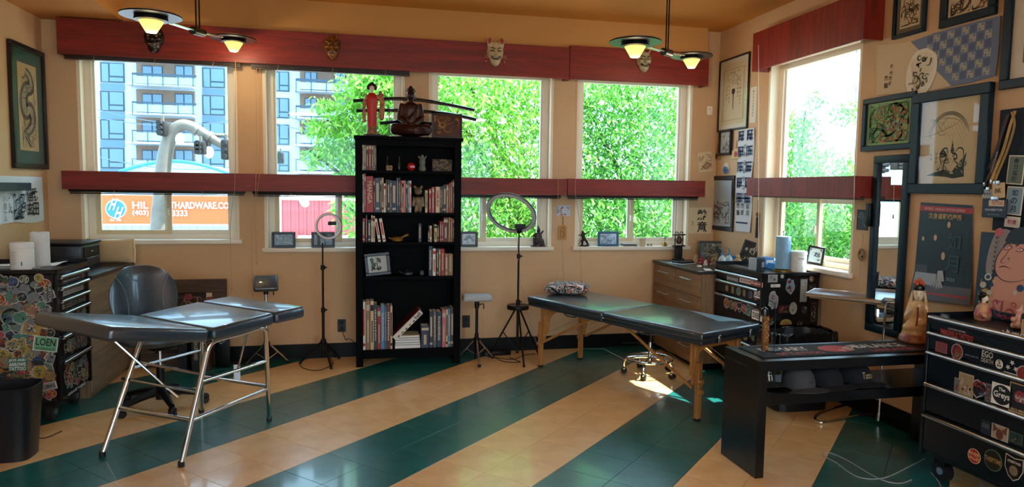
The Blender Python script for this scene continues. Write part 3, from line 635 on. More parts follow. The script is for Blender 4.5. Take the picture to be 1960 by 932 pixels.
BC = dict(red=('9E1A1C', 'red'), dred=('5E1216', 'dark red'), white=('D8D2C6', 'white'), cream=('C9B48C', 'cream'), tan=('93724A', 'tan'), dark=('1E1D20', 'black'), navy=('16233F', 'navy'), teal=('1F4A4C', 'teal'), blue=('3A82AE', 'blue'), grey=('5A5B60', 'grey'), pink=('B8606A', 'pink'), brown=('4A3022', 'brown'), slate=('3A4A66', 'slate blue'))
SHN = ['top', 'second', 'third', 'fourth', 'bottom']
def book(label, x0, x1, z0, z1, yf, col, group, lean=0., depth=None, rng=random):
    w_ = x1-x0; h = z1-z0; dp = depth or rng.uniform(.14, .18)
    e = thing('book', label, 'book', ((x0+x1)/2, yf, z0), 0, group)
    if lean:
        e.rotation_euler = (0, lean, 0)
        e.location = ((x0+x1)/2, yf, z0+abs(math.sin(lean))*w_/2)
    cm = mat('book cover '+col, BC[col][0], .45); mb = MB(); t = min(.0025, w_*.2)
    mb.box(-w_/2+.0004, w_/2-.0004, 0, t, 0, h); mb.box(-w_/2+.0004, -w_/2+t, t, dp, 0, h); mb.box(w_/2-t, w_/2-.0004, t, dp, 0, h); mb.build('cover', cm, e, smooth=False)
    MB().box(-w_/2+t, w_/2-t, t, dp-.004, .003, h-.005).build('page_block', M_paper if True else None, e, smooth=False)
    mb = MB(); inkc = {'white': M_red2, 'cream': M_ink}.get(col, M_paleink); k = rng.choice((0, 1, 2)); ww = w_*.5
    if k == 0: mb.box(-w_*.4, w_*.4, -.0006, .0, h*.08, h*.14); mb.box(-ww/2, ww/2, -.0006, 0, h*.3, h*.85)
    elif k == 1:
        z = h*.2
        while z < h*.85: l = h*rng.uniform(.03, .07); mb.box(-ww/2, ww/2*rng.uniform(.3, 1), -.0006, 0, z, z+l*.7); z += l
    else: mb.box(-w_*.45, w_*.45, -.0006, 0, h*.8, h*.92); mb.box(-ww/3, ww/3, -.0006, 0, h*.15, h*.6)
    if w_ > .008: mb.build('spine_print', inkc, e, smooth=False)
    return e
M_paleink = mat('pale spine print', 'B9AD96', .5); M_red2 = mat('red print', 'A8201E', .5)
rb = random.Random(11)
def bpx(cx): return 660+cx/3.73
def shelf_books(si, items, oy_, cropy0):
    """items (crop x0, crop x1, crop top y, colour, lean) measured on a 3.73x enlargement starting at x 660"""
    z0 = SZ[si]
    for i, it in enumerate(items):
        x0c, x1c, tc, col = it[:4]; lean = it[4] if len(it) > 4 else 0
        yt = cropy0+tc/3.73; yf = YBF+.015+rb.uniform(0, .012)
        a = ony(bpx(x0c), yt, yf); b = ony(bpx(x1c), yt, yf); z1 = min(a.z, z0+.44)
        book('%s book, %s from the left on the %s shelf of the bookcase' % (BC[col][1], ORD[i+0], SHN[si]), a.x+.0006, b.x-.0006, z0+.0008, z1, yf, col, 'books on the bookcase', lean, rng=rb)
shelf_books(0, [(121, 135, 165, 'white'), (136, 151, 170, 'tan'), (152, 168, 172, 'teal'), (169, 190, 168, 'red'), (191, 205, 172, 'grey'), (206, 215, 172, 'tan'), (216, 226, 178, 'dark')], 0, 230)
shelf_books(1, [(121, 137, 385, 'white'), (138, 150, 380, 'red'), (151, 203, 400, 'red'), (205, 215, 415, 'dark'), (216, 251, 412, 'slate'), (252, 264, 410, 'brown'), (265, 277, 412, 'cream'), (278, 292, 452, 'white'), (293, 303, 425, 'dark'), (304, 322, 425, 'dark'), (323, 334, 430, 'grey'), (335, 369, 432, 'navy'), (370, 383, 412, 'slate'), (384, 397, 410, 'navy'), (398, 408, 430, 'red'), (409, 420, 432, 'cream'), (421, 435, 430, 'pink'), (436, 448, 440, 'dark'), (449, 460, 432, 'blue'), (461, 475, 432, 'white'),
    (574, 592, 500, 'cream'), (600, 618, 490, 'red'), (622, 640, 478, 'pink'), (648, 679, 475, 'cream'), (680, 695, 475, 'dark'), (696, 704, 470, 'grey'), (705, 724, 460, 'dark'), (725, 741, 460, 'tan'), (742, 756, 450, 'red'), (757, 767, 440, 'tan'), (768, 795, 425, 'dred')], 0, 230)
shelf_books(2, [(119, 144, 700, 'red'), (148, 161, 680, 'dark'), (165, 185, 710, 'navy'), (188, 200, 680, 'white'), (201, 216, 685, 'cream'), (238, 258, 702, 'white', -.16), (272, 294, 702, 'white', -.17), (526, 548, 740, 'navy'), (593, 605, 790, 'dark'), (607, 621, 755, 'white'), (640, 658, 745, 'cream'), (660, 673, 750, 'dark'), (678, 690, 722, 'red'), (691, 704, 722, 'red'), (705, 738, 695, 'dred'), (740, 755, 695, 'tan'), (757, 769, 700, 'tan'), (770, 786, 700, 'dred')], 0, 230)
shelf_books(3, [(600, 626, 5, 'navy'), (628, 650, 22, 'white'), (655, 668, 22, 'dark'), (670, 686, 25, 'tan'), (688, 712, 25, 'red'), (715, 738, 60, 'tan'), (740, 772, 60, 'tan')], 0, 470)
shelf_books(4, [(121, 148, 402, 'white'), (150, 180, 395, 'tan'), (182, 207, 397, 'cream'), (208, 231, 415, 'dark'), (232, 256, 445, 'red'), (257, 285, 430, 'blue'), (286, 299, 432, 'grey'), (300, 324, 430, 'dred'), (325, 340, 430, 'cream'), (545, 602, 575, 'navy'), (605, 630, 470, 'dark'), (632, 655, 470, 'grey'), (658, 691, 475, 'navy'), (695, 721, 460, 'pink'), (722, 737, 455, 'cream'), (738, 754, 450, 'blue'), (755, 780, 445, 'brown')], 0, 470)
# lettering on three readable spines
def spine_text(txt, px0, px1, py0, py1, m, Y=YBF+.0285):
    a = ony(px0, py0, Y); b = ony(px1, py1, Y); cx, cz = (a.x+b.x)/2, (a.z+b.z)/2
    return a, b, cx, cz
for o in [q for q in bpy.data.objects if q.type == 'EMPTY']:
    if o.get('category') == 'book' and o['label'].startswith(('red book, third from the left on the second', 'white book, first from the left on the second', 'cream book, twenty-fourth')):
        t_ = {'r': 'MANGA', 'w': 'KUNIYOSHI', 'c': 'SAMURAI'}[o['label'][0]]
        cv = o.children[0]; zs = [v.co.z for v in cv.data.vertices]; xs = [v.co.x for v in cv.data.vertices]; h = max(zs); w_ = max(xs)*2
        for c_ in list(o.children):
            if c_.name.startswith('spine_print'): bpy.data.objects.remove(c_)
        mb = MB(); text_into(mb, t_, 0, 0, 0, h*.62, w_*.62, 0, True); mb.v = [(-v[1]*-1 if False else v[1], -.0008, h*.55-v[0]) for v in mb.v]; mb.build('lettering', {'r': M_paleink, 'w': M_ink, 'c': M_red2}[o['label'][0]], o, smooth=False)
# leaning white book and flat pile on the bottom shelf
z0 = SZ[4]; Yl = YBF+.03
a = ony(bpx(357), 660, Yl); b = ony(bpx(541), 660, Yl)
cols = ['white', 'grey', 'white', 'grey', 'cream']
z = z0
for i in range(5):
    h = .021 if i else .03
    e = thing('book', '%s thin book lying flat, %s from the bottom of the pile on the bottom shelf' % (BC[cols[i]][1], ORD[i]), 'book', ((a.x+b.x)/2, Yl, z+.0005), 0, 'books lying flat on the bottom shelf')
    w_ = (b.x-a.x)*(1-.02*i); mb = MB(); c_ = mat('book cover '+cols[i], BC[cols[i]][0], .45); mb.box(-w_/2, w_/2, 0, .19, 0, .003); mb.box(-w_/2, w_/2, 0, .19, h-.004, h-.001); mb.build('cover', c_, e, smooth=False)
    MB().box(-w_/2+.002, w_/2-.002, .003, .187, .003, h-.004).build('page_block', M_paper, e, smooth=False); z += h
p0 = ony(bpx(352), 470+672/3.73, Yl); p1 = ony(bpx(545), 470+480/3.73, Yl); d = p1-p0; L = math.hypot(d.x, d.z); an = math.atan2(d.z, d.x)
e = thing('book', 'thick white book with dark red cover leaning across the flat pile on the bottom shelf', 'book', (p0.x+.01, Yl-.005, max(p0.z, z0+.03)), 0, 'books on the bookcase'); e.rotation_euler = (0, -an, 0)
MB().box(0, L, 0, .2, -.008, .036).build('page_block', mat('book cover white', BC['white'][0]), e, smooth=False)
MB().box(-.002, L+.002, -.002, .2, .036, .041).build('cover', mat('book cover dred', BC['dred'][0]), e, smooth=False)
mb = MB(); text_into(mb, 'hell', L*.86, 0.014, 0, None, .034, PI/2*0, True); mb.v = [(v[0], -.002, v[1]) for v in mb.v]; mb.build('lettering', M_ink, e, smooth=False)
mb = MB(); [mb.box(L*(.1+.14*i), L*(.16+.14*i), -.002, -.0005, -.004+.003*(i % 2), .006) for i in range(5)]; mb.build('print', M_ink, e, smooth=False)
# ================================================================ FRAMED PICTURES helper
def picture(label, M, w_, h, fm, mat_w=0., mm=None, art=None, pm=None, fw=.02, fd=.018, name='framed_picture', cat='picture', glazed=True, lean=0, group=None, stand=False):
    e = thing(name, label, cat, M=M, group=group)
    mb = MB()
    for (a, b, c_, d_) in ((-w_/2, w_/2, -h/2, -h/2+fw), (-w_/2, w_/2, h/2-fw, h/2), (-w_/2, -w_/2+fw, -h/2+fw, h/2-fw), (w_/2-fw, w_/2, -h/2+fw, h/2-fw)): mb.rbox(a, b, c_, d_, 0, fd, min(.004, fw*.2), 1)
    mb.build('frame', fm, e)
    iw, ih = w_-2*fw, h-2*fw
    if mm: MB().box(-iw/2, iw/2, -ih/2, ih/2, .002, fd*.35).build('mount', mm, e, smooth=False)
    aw, ah = iw-2*mat_w, ih-2*mat_w*1.15
    MB().box(-aw/2, aw/2, -ah/2, ah/2, .001, fd*.35+.0008).build('print', pm or M_paper, e, smooth=False)
    if art: art(e, aw, ah, fd*.35+.0013)
    if glazed: MB().box(-iw/2, iw/2, -ih/2, ih/2, fd*.7, fd*.7+.0012).build('picture_glass', M_glass2, e, smooth=False)
    if stand: MB().rbox(-.012, .012, -h/2, h*.1, -.05, -.002, .002, 1).build('easel_leg', fm, e)
    return e
def scrib(cols, n=14, lw=.006, seed=1, fx=.85, fy=.85, cx=0, cy=0, turns=5):
    def f(e, w_, h, z):
        for i, c in enumerate(cols):
            mb = MB(); scribble(mb, (cx-fx/2)*w_, (cx+fx/2)*w_, (cy-fy/2)*h, (cy+fy/2)*h, n, lw, seed+i, z+.0003*i, turns); mb.build('ink_drawing', mat('print ink '+c, c, .7), e, smooth=False)
    return f
def wallrect_back(x0, y0, x1, y1, Y=YW): a = ony(x0, y0, Y); b = ony(x1, y1, Y); return ((a.x+b.x)/2, Y, (a.z+b.z)/2), abs(b.x-a.x), abs(a.z-b.z)
def wallrect_right(tl, br, X=XR): a = onx(*tl, X); b = onx(*br, X); return ((X, (a.y+b.y)/2, (a.z+b.z)/2)), abs(b.y-a.y), abs(a.z-b.z)
def wallrect_left(tl, br, X=XL): a = onx(*tl, X); b = onx(*br, X); return ((X, (a.y+b.y)/2, (a.z+b.z)/2)), abs(b.y-a.y), abs(a.z-b.z)
M_fblk = mat('black picture frame', '0C0E12', .35); M_fteal = mat('dark blue green picture frame', '08202C', .45, spec=.3); M_card = mat('cream art paper', 'D8C49C', .8); M_cardw = mat('off white art paper', 'DDD3BE', .8)
# ================================================================ TREATMENT BED (left)
M_lth = mat('black leather cushion', '0A2A3C', .35, bump=.12, bscale=220, spec=1, coat=.7)  # cushions are black; window reflection is painted in as a blue base
def frameM(org, xd, zd=(0, 0, 1)):
    x = Vector(xd).normalized(); z = Vector(zd); z = (z-x*z.dot(x)).normalized(); y = z.cross(x)
    return Matrix(((x.x, y.x, z.x, org[0]), (x.y, y.y, z.y, org[1]), (x.z, y.z, z.z, org[2]), (0, 0, 0, 1)))
e = thing('treatment_bed', 'black leather three-section treatment bed on chrome tube legs', 'bed', (-1.03, 4.44, 0)); o_ = Vector(e.location)
th = .816; ad = Vector((math.cos(th), math.sin(th), 0)); wd = Vector((-ad.y, ad.x, 0)); Wb = .728; z0 = .761; tk = .075
ABr = Vector((-.812, 3.996, z0)); tB = .063; dB = ad*math.cos(tB)+Vector((0, 0, math.sin(tB))); BCr = ABr+dB*.435
tC = .03; dC = ad*math.cos(tC)+Vector((0, 0, math.sin(tC))); tA = .188; dA = ad*-math.cos(tA)+Vector((0, 0, math.sin(tA)))
def cushion(start, d, L, right=True):
    M = frameM(start-o_, d); s = 1 if M.col[1].xyz.dot(wd) > 0 else -1
    mb = MB(); mb.T = M; mb.rbox(.006, L-.004, min(0, s*Wb), max(0, s*Wb), -tk, 0, .022, 3); mb.build('cushion', M_lth, e)
    mb = MB(); mb.T = M; y0, y1 = sorted((s*.004, s*(Wb-.004)))
    mb.tube([(.012, y0, -.018), (L-.01, y0, -.018), (L-.01, y1, -.018), (.012, y1, -.018)], .0035, 6, closed=True); mb.build('piping', M_lth, e)
cushion(ABr, dA, .56); cushion(ABr, dB, .435); cushion(BCr, dC, .24)
feet = [Vector((-1.449, 4.206, 0)), Vector((-.979, 3.977, 0)), Vector((-.605, 4.675, 0)), Vector((-1.075, 4.92, 0))]
tops = [ABr+wd*(Wb-.06)+dB*.02, ABr+wd*.05+dB*.02, BCr+wd*.05-dB*.03, BCr+wd*(Wb-.06)-dB*.03]
tops = [t-Vector((0, 0, tk+.012)) for t in tops]; tl = [t-o_ for t in tops]; fl = [f-o_ for f in feet]
for i in range(4):
    MB().cyl(fl[i]+Vector((0, 0, .012)), fl[i].lerp(tl[i], .93), .0145, n=14).build('leg', M_chrome, e); MB().cyl(fl[i], fl[i]+Vector((0, 0, .03)), .0175, n=14).build('foot_cap', M_rub, e)
for i, j in ((0, 3), (1, 2)):
    p, q = fl[i].lerp(tl[i], .93), fl[j].lerp(tl[j], .93); m_ = tl[i].lerp(tl[j], .5); MB().tube([tuple(v) for v in spline([tuple(p), tuple(tl[i].lerp(tl[j], .08)), tuple(tl[i].lerp(tl[j], .5)), tuple(tl[i].lerp(tl[j], .92)), tuple(q)], 6)], .0145, 12).build('side_rail', M_chrome, e)
def at(i, z): return fl[i].lerp(tl[i], z/tl[i].z)
for i, j, z, r in ((0, 1, .25, .013), (0, 1, .50, .0075), (1, 2, .25, .012), (1, 2, .46, .010), (3, 2, .27, .010), (0, 3, .46, .008), (0, 1, .40, .006)):
    MB().cyl(at(i, z), at(j, z), r, n=10).build('cross_bar', M_chrome, e)
for s, t_ in ((0, 1), ): MB().cyl(at(0, .40)-(at(1, .4)-at(0, .4)).normalized()*.05, at(0, .40)+(at(1, .4)-at(0, .4)).normalized()*.02, .010, n=10).build('grip', M_rub, e)
A1 = ABr+dA*.28+wd*Wb*.8-Vector((0, 0, tk+.003))-o_; MB().cyl(A1, at(0, .62).lerp(at(1, .62), .55)+Vector((0, 0, -.3)), .008, n=8).build('brace', M_chrome, e)
A2 = BCr+wd*.35+dC*.1-Vector((0, 0, tk+.003))-o_; MB().cyl(A2, at(2, .34).lerp(at(3, .34), .45), .008, n=8).build('brace', M_chrome, e)
MB().box(-.02, .02, -.003, .003, -.05, .05).build('lock_plate', M_steel, e, smooth=False).location = at(2, .34).lerp(at(3, .34), .45)
# ================================================================ OFFICE CHAIR
e = thing('office_chair', 'black leather office chair on a five-star base behind the bed', 'chair', (-1.374, 5.10, 0), .8)
for k in range(5):
    an = 2*PI*k/5+math.atan2(-.2, -.19)-.8; c, s = math.cos(an), math.sin(an)
    MB().tube([(c*.03, s*.03, .115), (c*.15, s*.15, .10), (c*.27, s*.27, .072)], [.03, .026, .018], 8).build('base_arm', M_black, e)
    w0 = MB().cyl((c*.28-s*.022, s*.28+c*.022, .027), (c*.28-s*.008, s*.28+c*.008, .027), .027, n=14); w0.cyl((c*.28+s*.008, s*.28-c*.008, .027), (c*.28+s*.022, s*.28-c*.022, .027), .027, n=14); w0.build('caster', M_rub, e)
    MB().sph((c*.28, s*.28, .05), (.028, .028, .022), 10, 6).build('caster_hood', M_black, e)
MB().cyl((0, 0, .06), (0, 0, .15), .034, n=16).build('base_hub', M_black, e)
MB().cyl((0, 0, .13), (0, 0, .30), .026, n=16).build('cylinder_shroud', M_black, e); MB().cyl((0, 0, .28), (0, 0, .44), .013, n=14).build('gas_cylinder', M_chrome, e)
MB().rbox(-.1, .1, -.12, .12, .425, .455, .008).build('mechanism', M_black, e); MB().cyl((.08, 0, .44), (.24, .02, .43), .006, n=8).build('lever', M_black, e)
mb = MB(); mb.lathe([(.02, .455), (.19, .457), (.245, .475), (.262, .50), (.255, .525), (.22, .542), (.12, .548), (.0, .545)], 36, (0, -.01, 0), 1, .95); mb.build('seat', M_lth, e)
def backshell(off, y_, grow=0):
    mb = MB(); nx, nz = 16, 12; v = []
    for sgn_ in (1, -1):
        for j in range(nz+1):
            for i in range(nx+1):
                u = i/nx*2-1; t = j/nz; half = .198+.045*math.sin(PI*min(1, t*1.0))-.04*max(0, t-.75)*4*.6+grow; x = u*half
                zz = .56+.415*t-(.05*abs(u)**3 if t > .5 else -.03*abs(u)**3)*(abs(t-.5)*2)
                curve = .075*(1-u*u); v.append((x, y_+curve+.05*t-.03+sgn_*-(.026*(1-abs(u)**6)*(1-abs(2*t-1)**6)+.004), zz))
    n1 = (nx+1)*(nz+1); f = []
    for j in range(nz):
        for i in range(nx):
            a = j*(nx+1)+i; f.append((a, a+1, a+nx+2, a+nx+1)); f.append((n1+a, n1+a+nx+1, n1+a+nx+2, n1+a+1))
    ed = [i for i in range(nx+1)]+[j*(nx+1)+nx for j in range(1, nz+1)]+[nz*(nx+1)+i for i in range(nx-1, -1, -1)]+[j*(nx+1) for j in range(nz-1, 0, -1)]
    for a, b in zip(ed, ed[1:]+ed[:1]): f.append((a, n1+a, n1+b, b))
    mb.add(v, f); return mb
backshell(0, .17).build('backrest', M_lth, e)
M_stitch = mat('pale stitching', '7A8894', .6)
for s in (-1, 1): MB().tube([tuple(p) for p in spline([(s*.20, .175, .93), (s*.15, .165, .85), (s*.125, .155, .74), (s*.13, .14, .62), (s*.15, .135, .58)], 6)], .0022, 5).build('seam', M_stitch, e)
MB().tube([(0, .12, .45), (0, .24, .46), (0, .27, .56), (0, .255, .68)], .018, 8).build('back_bar', M_black, e)
# ================================================================ ARMREST STAND (by the bed) and second one (right of bookcase)
def arm_stand(label, base, zc, top, padm, pw, rot, tilt, pm, spread=.2, legm=None, drop=.2):
    e = thing('armrest_stand', label, 'armrest stand', base, rot); legm = legm or M_chrome
    MB().cyl((0, 0, .05), (0, 0, zc-.05), .013, n=12).build('pole', pm, e); MB().cyl((0, 0, .03), (0, 0, zc*.45), .018, n=12).build('sleeve', pm, e)
    MB().cyl((0, 0, drop-.015), (0, 0, drop+.02), .027, n=12).build('collar', M_black, e)
    for k in range(3):
        an = 2*PI*k/3+.5; c, s = math.cos(an), math.sin(an)
        MB().cyl((c*.02, s*.02, drop), (c*spread, s*spread, .018), .008, n=8).build('leg', legm, e); MB().sph((c*spread, s*spread, .014), (.018, .018, .014), 10, 6).build('foot', M_rub, e)
        MB().cyl((c*.015, s*.015, .07), (c*spread*.5, s*spread*.5, drop*.55), .004, n=6).build('strut', legm, e)
    MB().cyl((0, 0, zc-.09), (0, 0, zc-.03), .021, n=12).build('clamp', M_black, e); MB().tube([(.02, 0, zc-.06), (.06, 0, zc-.055), (.062, 0, zc-.1)], .006, 6).build('lever', M_black, e)
    mb = MB(); mb.T = Matrix.Translation((0, 0, zc)) @ Matrix.Rotation(tilt, 4, 'X'); mb.rbox(-pw[0]/2, pw[0]/2, -pw[1]/2, pw[1]/2, -.022, .028, .02, 3); mb.build('pad', padm, e)
    return e
arm_stand('armrest stand with tilted black leather pad on chrome legs behind the bed', (-.80, 6.10, 0), .72, 0, M_lth, (.2, .16), .15, .75, M_chrome, .2)
arm_stand('armrest stand with grey wrapped pad just right of the bookcase', (1.0, 5.98, 0), .58, 0, mat('grey wrapped pad', 'A9B2B8', .55, bump=.3, bscale=60), (.26, .14), 0, .1, M_black, .19, M_steel)
# ================================================================ RING LIGHTS
M_ringw = mat('ring light diffuser', 'BFC6CC', .5); M_ringd = mat('grey ring light body', '4A5058', .4)
def ring_light(label, base, zj, rc, R, nrm, up2, w_, rot, spread, legs, diff):
    e = thing('ring_light', label, 'ring light', base, rot)
    c = Vector(rc)-Vector(base); n = Vector(nrm).normalized(); u = n.orthogonal().normalized(); 
    MB().cyl((0, 0, .06), (0, 0, zj*.45), .0125, n=10).build('lower_pole', M_black, e); MB().cyl((0, 0, zj*.45), (0, 0, zj*.8), .0095, n=10).build('middle_pole', M_black, e); MB().cyl((0, 0, zj*.8), (0, 0, zj), .007, n=10).build('upper_pole', M_black, e)
    for z in (zj*.45, zj*.8): MB().cyl((0, 0, z-.02), (0, 0, z+.02), .018, n=10).build('collar', M_black, e); MB().cyl((0, 0, z), (.035, 0, z), .007, n=8).build('knob', M_black, e)
    for k in range(3):
        an = legs+2*PI*k/3; cc, s = math.cos(an), math.sin(an)
        MB().cyl((cc*.015, s*.015, spread[1]), (cc*spread[0], s*spread[0], .012), .0085, n=8).build('leg', M_black, e); MB().cyl((cc*spread[0], s*spread[0], 0), (cc*spread[0], s*spread[0], .022), .012, n=8).build('foot', M_rub, e)
        MB().cyl((cc*.012, s*.012, .10), (cc*spread[0]*.5, s*spread[0]*.5, spread[1]*.5), .005, n=6).build('strut', M_black, e)
    MB().cyl((0, 0, spread[1]-.02), (0, 0, spread[1]+.02), .024, n=12).build('leg_collar', M_black, e)
    v = n.cross(u); NN = 48; mb = MB(); pr = [(-w_/2, -.006), (w_/2, -.006), (w_/2, .006), (-w_/2, .006)]
    vs = []; fs = []
    pr2 = [(w_*.5*math.cos(t)*1.0, .012*math.sin(t)) for t in [2*PI*i/10 for i in range(10)]]
    for i in range(NN):
        t = 2*PI*i/NN; d_ = u*math.cos(t)+v*math.sin(t)
        for a, b in pr2: vs.append(c+d_*(R+a)+n*b)
    for i in range(NN):
        for j in range(10): fs.append((i*10+j, i*10+(j+1) % 10, ((i+1) % NN)*10+(j+1) % 10, ((i+1) % NN)*10+j))
    mb.add(vs, fs); mb.build('ring', M_ringd, e)
    mb = MB(); vs = []; fs = []
    for i in range(NN):
        t = 2*PI*i/NN; d_ = u*math.cos(t)+v*math.sin(t)
        for a, b in ((-w_*.36, .0125), (w_*.36, .0125), (w_*.30, .0145), (-w_*.30, .0145)): vs.append(c+d_*(R+a)+n*b)
    for i in range(NN):
        for j in range(4): fs.append((i*4+j, i*4+(j+1) % 4, ((i+1) % NN)*4+(j+1) % 4, ((i+1) % NN)*4+j))
    mb.add(vs, fs); mb.build('diffuser', diff, e)
    return e, c
b1 = Vector((ony(619, 660, 6.12).x, 6.12, 0)); z1 = ony(622, 465, 6.12).z; c1 = ony(629, 433, 6.12)
e, c = ring_light('small ring light on a thin black tripod left of the bookcase', b1, z1, c1, .105, (-.15, -1, .0), 0, .022, 0, (.2, .2), .9, mat('white ring light diffuser', 'D8DADC', .4))
MB().rbox(-.035, .035, -.02, 0, -.01, .022, .004).build('phone_clamp', M_black, e).location = (c.x+.03, 0, c.z+.02)
b2 = onz(990, 672); b2 = Vector((1.38, 6.0, 0)); z2 = ony(985, 440, b2.y).z; c2 = ony(978, 408, b2.y-.05)
e, c = ring_light('large grey ring light on a black tripod right of the bookcase', b2, z2, c2, .212, (-.62, -1.0, -.95), 0, .042, 0, (.27, .48), PI*1.5, M_ringw)
MB().sph((0, 0, z2), (.028, .028, .035), 12, 8).build('ball_joint', M_black, e); MB().prism([(-.05, -.03), (.05, -.03), (.035, .03), (-.035, .03)], -.02, .02).build('control_box', M_black, e).location = (0.0, -.02, z2+.035)
MB().lathe([(.06, .465), (.098, .468), (.10, .478), (.10, .50), (.095, .506), (.0, .506)], 28).build('weight_disc', M_black, e)
# ================================================================ MASSAGE TABLE
M_lth2 = mat('black vinyl upholstery', '0A2838', .34, bump=.05, bscale=200, spec=1, coat=.6); M_ply = wood('honey beech wood', 'C08A4C', '9A6430', .35, 'z', 1.2, coat=.3); M_plyx = wood('honey beech wood grain x', 'C08A4C', '9A6430', .35, 'x', 1.2, coat=.3)  # upholstery base tinted blue to stand in for reflected sky
P0 = Vector((1.405, 5.775, 0)); LD = Vector((.767, -1.705, 0)).normalized(); WD = Vector((LD.y*-1, LD.x, 0)); WD = WD if WD.x > 0 else -WD; LL = 1.88; WW = .66; ZT = .625
e = thing('massage_table', 'folding massage table with black padded top and honey wood legs', 'massage table', P0+LD*LL/2+WD*WW/2, math.atan2(LD.y, LD.x))
# local x along table from far to near end, local y: towards camera side is -y or +y
sy = 1 if (Matrix.Rotation(-e.rotation_euler.z, 3, 'Z') @ WD).y > 0 else -1   # +: WD is local +y
for k in (-1, 1):
    x0, x1 = (-LL/2, -.004) if k < 0 else (.004, LL/2)
    MB().rbox(x0, x1, -WW/2, WW/2, ZT-.06, ZT, .022, 4).build('padded_top', M_lth2, e)
    MB().rbox(x0+.01, x1-.01, -WW/2+.01, WW/2-.01, ZT-.085, ZT-.058, .003, 1).build('frame_rail', M_lth2, e)
for kx in (-1, 1):
    xl_ = kx*(LL/2-.125)
    for ky in (-1, 1):
        y = ky*(WW/2-.095); leg = MB().rbox(xl_-.016, xl_+.016, y-.02, y+.02, .24, ZT-.085, .003, 1).build('leg', M_ply, e)
        MB().rbox(xl_+kx*.034-.016, xl_+kx*.034+.016, y-.02, y+.02, 0.012, .40, .003, 1).build('leg_extension', M_ply, leg); MB().rbox(xl_+kx*.034-.017, xl_+kx*.034+.017, y-.021, y+.021, 0, .014, .003, 1).build('foot', M_rub, leg)
        for z in (.20, .27): MB().cyl((xl_+kx*.05, y, z), (xl_+kx*.068, y, z), .018, n=12).build('knob', M_ply, leg)
        mb = MB(); [mb.cyl((xl_+kx*.05, y, .08+.03*i), (xl_+kx*.0515, y, .08+.03*i), .003, n=8) for i in range(10)]; mb.build('adjusting_hole', M_ink, leg)
        for s2 in (.0, ): MB().cyl((xl_, y+ky*.024, .22), (kx*.18, y+ky*.024, ZT-.09), .011, n=8).build('brace', M_plyx, e)
        MB().cyl((xl_, y-ky*.02, .30), (kx*.30, y-ky*.02, ZT-.09), .0015, n=6).build('cable', M_steel, e)
    yy = WW/2-.075; r_ = .10; pts = [(-yy, ZT-.085), (-yy, .30), (-yy+.05, .30), (-yy+.065, .36), (-yy+.07, .42), (-yy+.09, .455), (-yy+.13, .475), (yy-.13, .475), (yy-.09, .455), (yy-.07, .42), (yy-.065, .36), (yy-.05, .30), (yy, .30), (yy, ZT-.085)]
    mb = MB(); mb.T = Matrix(((0, 0, 1, xl_-kx*.02), (1, 0, 0, 0), (0, 1, 0, 0), (0, 0, 0, 1))); mb.prism(pts, -.008, .008); mb.build('end_panel', M_plyx, e, smooth=False)
for s in (-1, 1): MB().tube([(-.30, s*.20, .26), (-.1, s*.20, .30), (.2, s*.2, .25)], .0012, 5).build('cable', M_steel, e)
for x in (-.35, .45): MB().tube([tuple(p) for p in spline([(x-.08, sy*-(WW/2+.002), ZT-.07), (x-.05, sy*-(WW/2+.014), ZT-.088), (x+.05, sy*-(WW/2+.014), ZT-.088), (x+.08, sy*-(WW/2+.002), ZT-.07)], 4)], .006, 6).build('carry_handle', M_rub, e)
for y in (-.15, .2): MB().rbox(LL/2, LL/2+.008, y-.012, y+.012, ZT-.085, ZT-.03, .002, 1).build('latch', M_steel, e)
# patterned cushion on it
def pillow_mesh(w_, d, h, n=14, seed=0):
    mb = MB(); rn = random.Random(seed); v = []
    for sg_ in (1, -1):
        for j in range(n+1):
            for i in range(n+1):
                u, t = i/n*2-1, j/n*2-1; k = (1-u**4)*(1-t**4); pin = 1-.10*(1-abs(u))*0-.07*(abs(t)**3)*(1-abs(u)) if 0 else 1
                x = u*w_/2*(1-.08*(1-u*u)*abs(t)**4-.05*(1-abs(u))*0)*(1-.06*(1-t*t)*abs(u)**6); y = t*d/2*(1-.10*(1-u*u)*abs(t)**6)
                v.append((x, y, sg_*(h/2*max(k, 0)**.5*(1+rn.uniform(-.04, .04)))))
    n1 = (n+1)**2; f = []
    for j in range(n):
        for i in range(n): a = j*(n+1)+i; f.append((a, a+1, a+n+2, a+n+1)); f.append((n1+a, n1+a+n+1, n1+a+n+2, n1+a+1))
    mb.add(v, f); return mb
def patmat(name, cs, scale=20):
    m, nt, b = nodes(name); tc = nt.nodes.new('ShaderNodeTexCoord'); vo = nt.nodes.new('ShaderNodeTexVoronoi'); vo.inputs['Scale'].default_value = scale; nz = nt.nodes.new('ShaderNodeTexNoise'); nz.inputs['Scale'].default_value = scale*.5; nz.inputs['Distortion'].default_value = 2.5
    nt.links.new(tc.outputs['Object'], nz.inputs[0]); r = nt.nodes.new('ShaderNodeValToRGB'); r.color_ramp.interpolation = 'CONSTANT'; nt.links.new(nz.outputs[0], r.inputs[0])
    el = r.color_ramp.elements; el[0].color = srgb(cs[0]); el[0].position = 0; el[1].color = srgb(cs[1]); el[1].position = .40
    for i, c in enumerate(cs[2:]): q = el.new(.45+.055*i); q.color = srgb(c)
    nt.links.new(r.outputs[0], b.inputs['Base Color']); b.inputs['Roughness'].default_value = .8; MATS[name] = m; return m
M_pat = patmat('comic print fabric', ['20242C', 'D8D4CC', '3E6C88', '1A1A20', 'B0643C', 'E4E0D8'], 22)
pc = onz(1083, 560, ZT); e = thing('cushion', 'small patterned cushion lying at the far end of the massage table', 'cushion', (pc.x, pc.y-.04, ZT+.05), -.6)
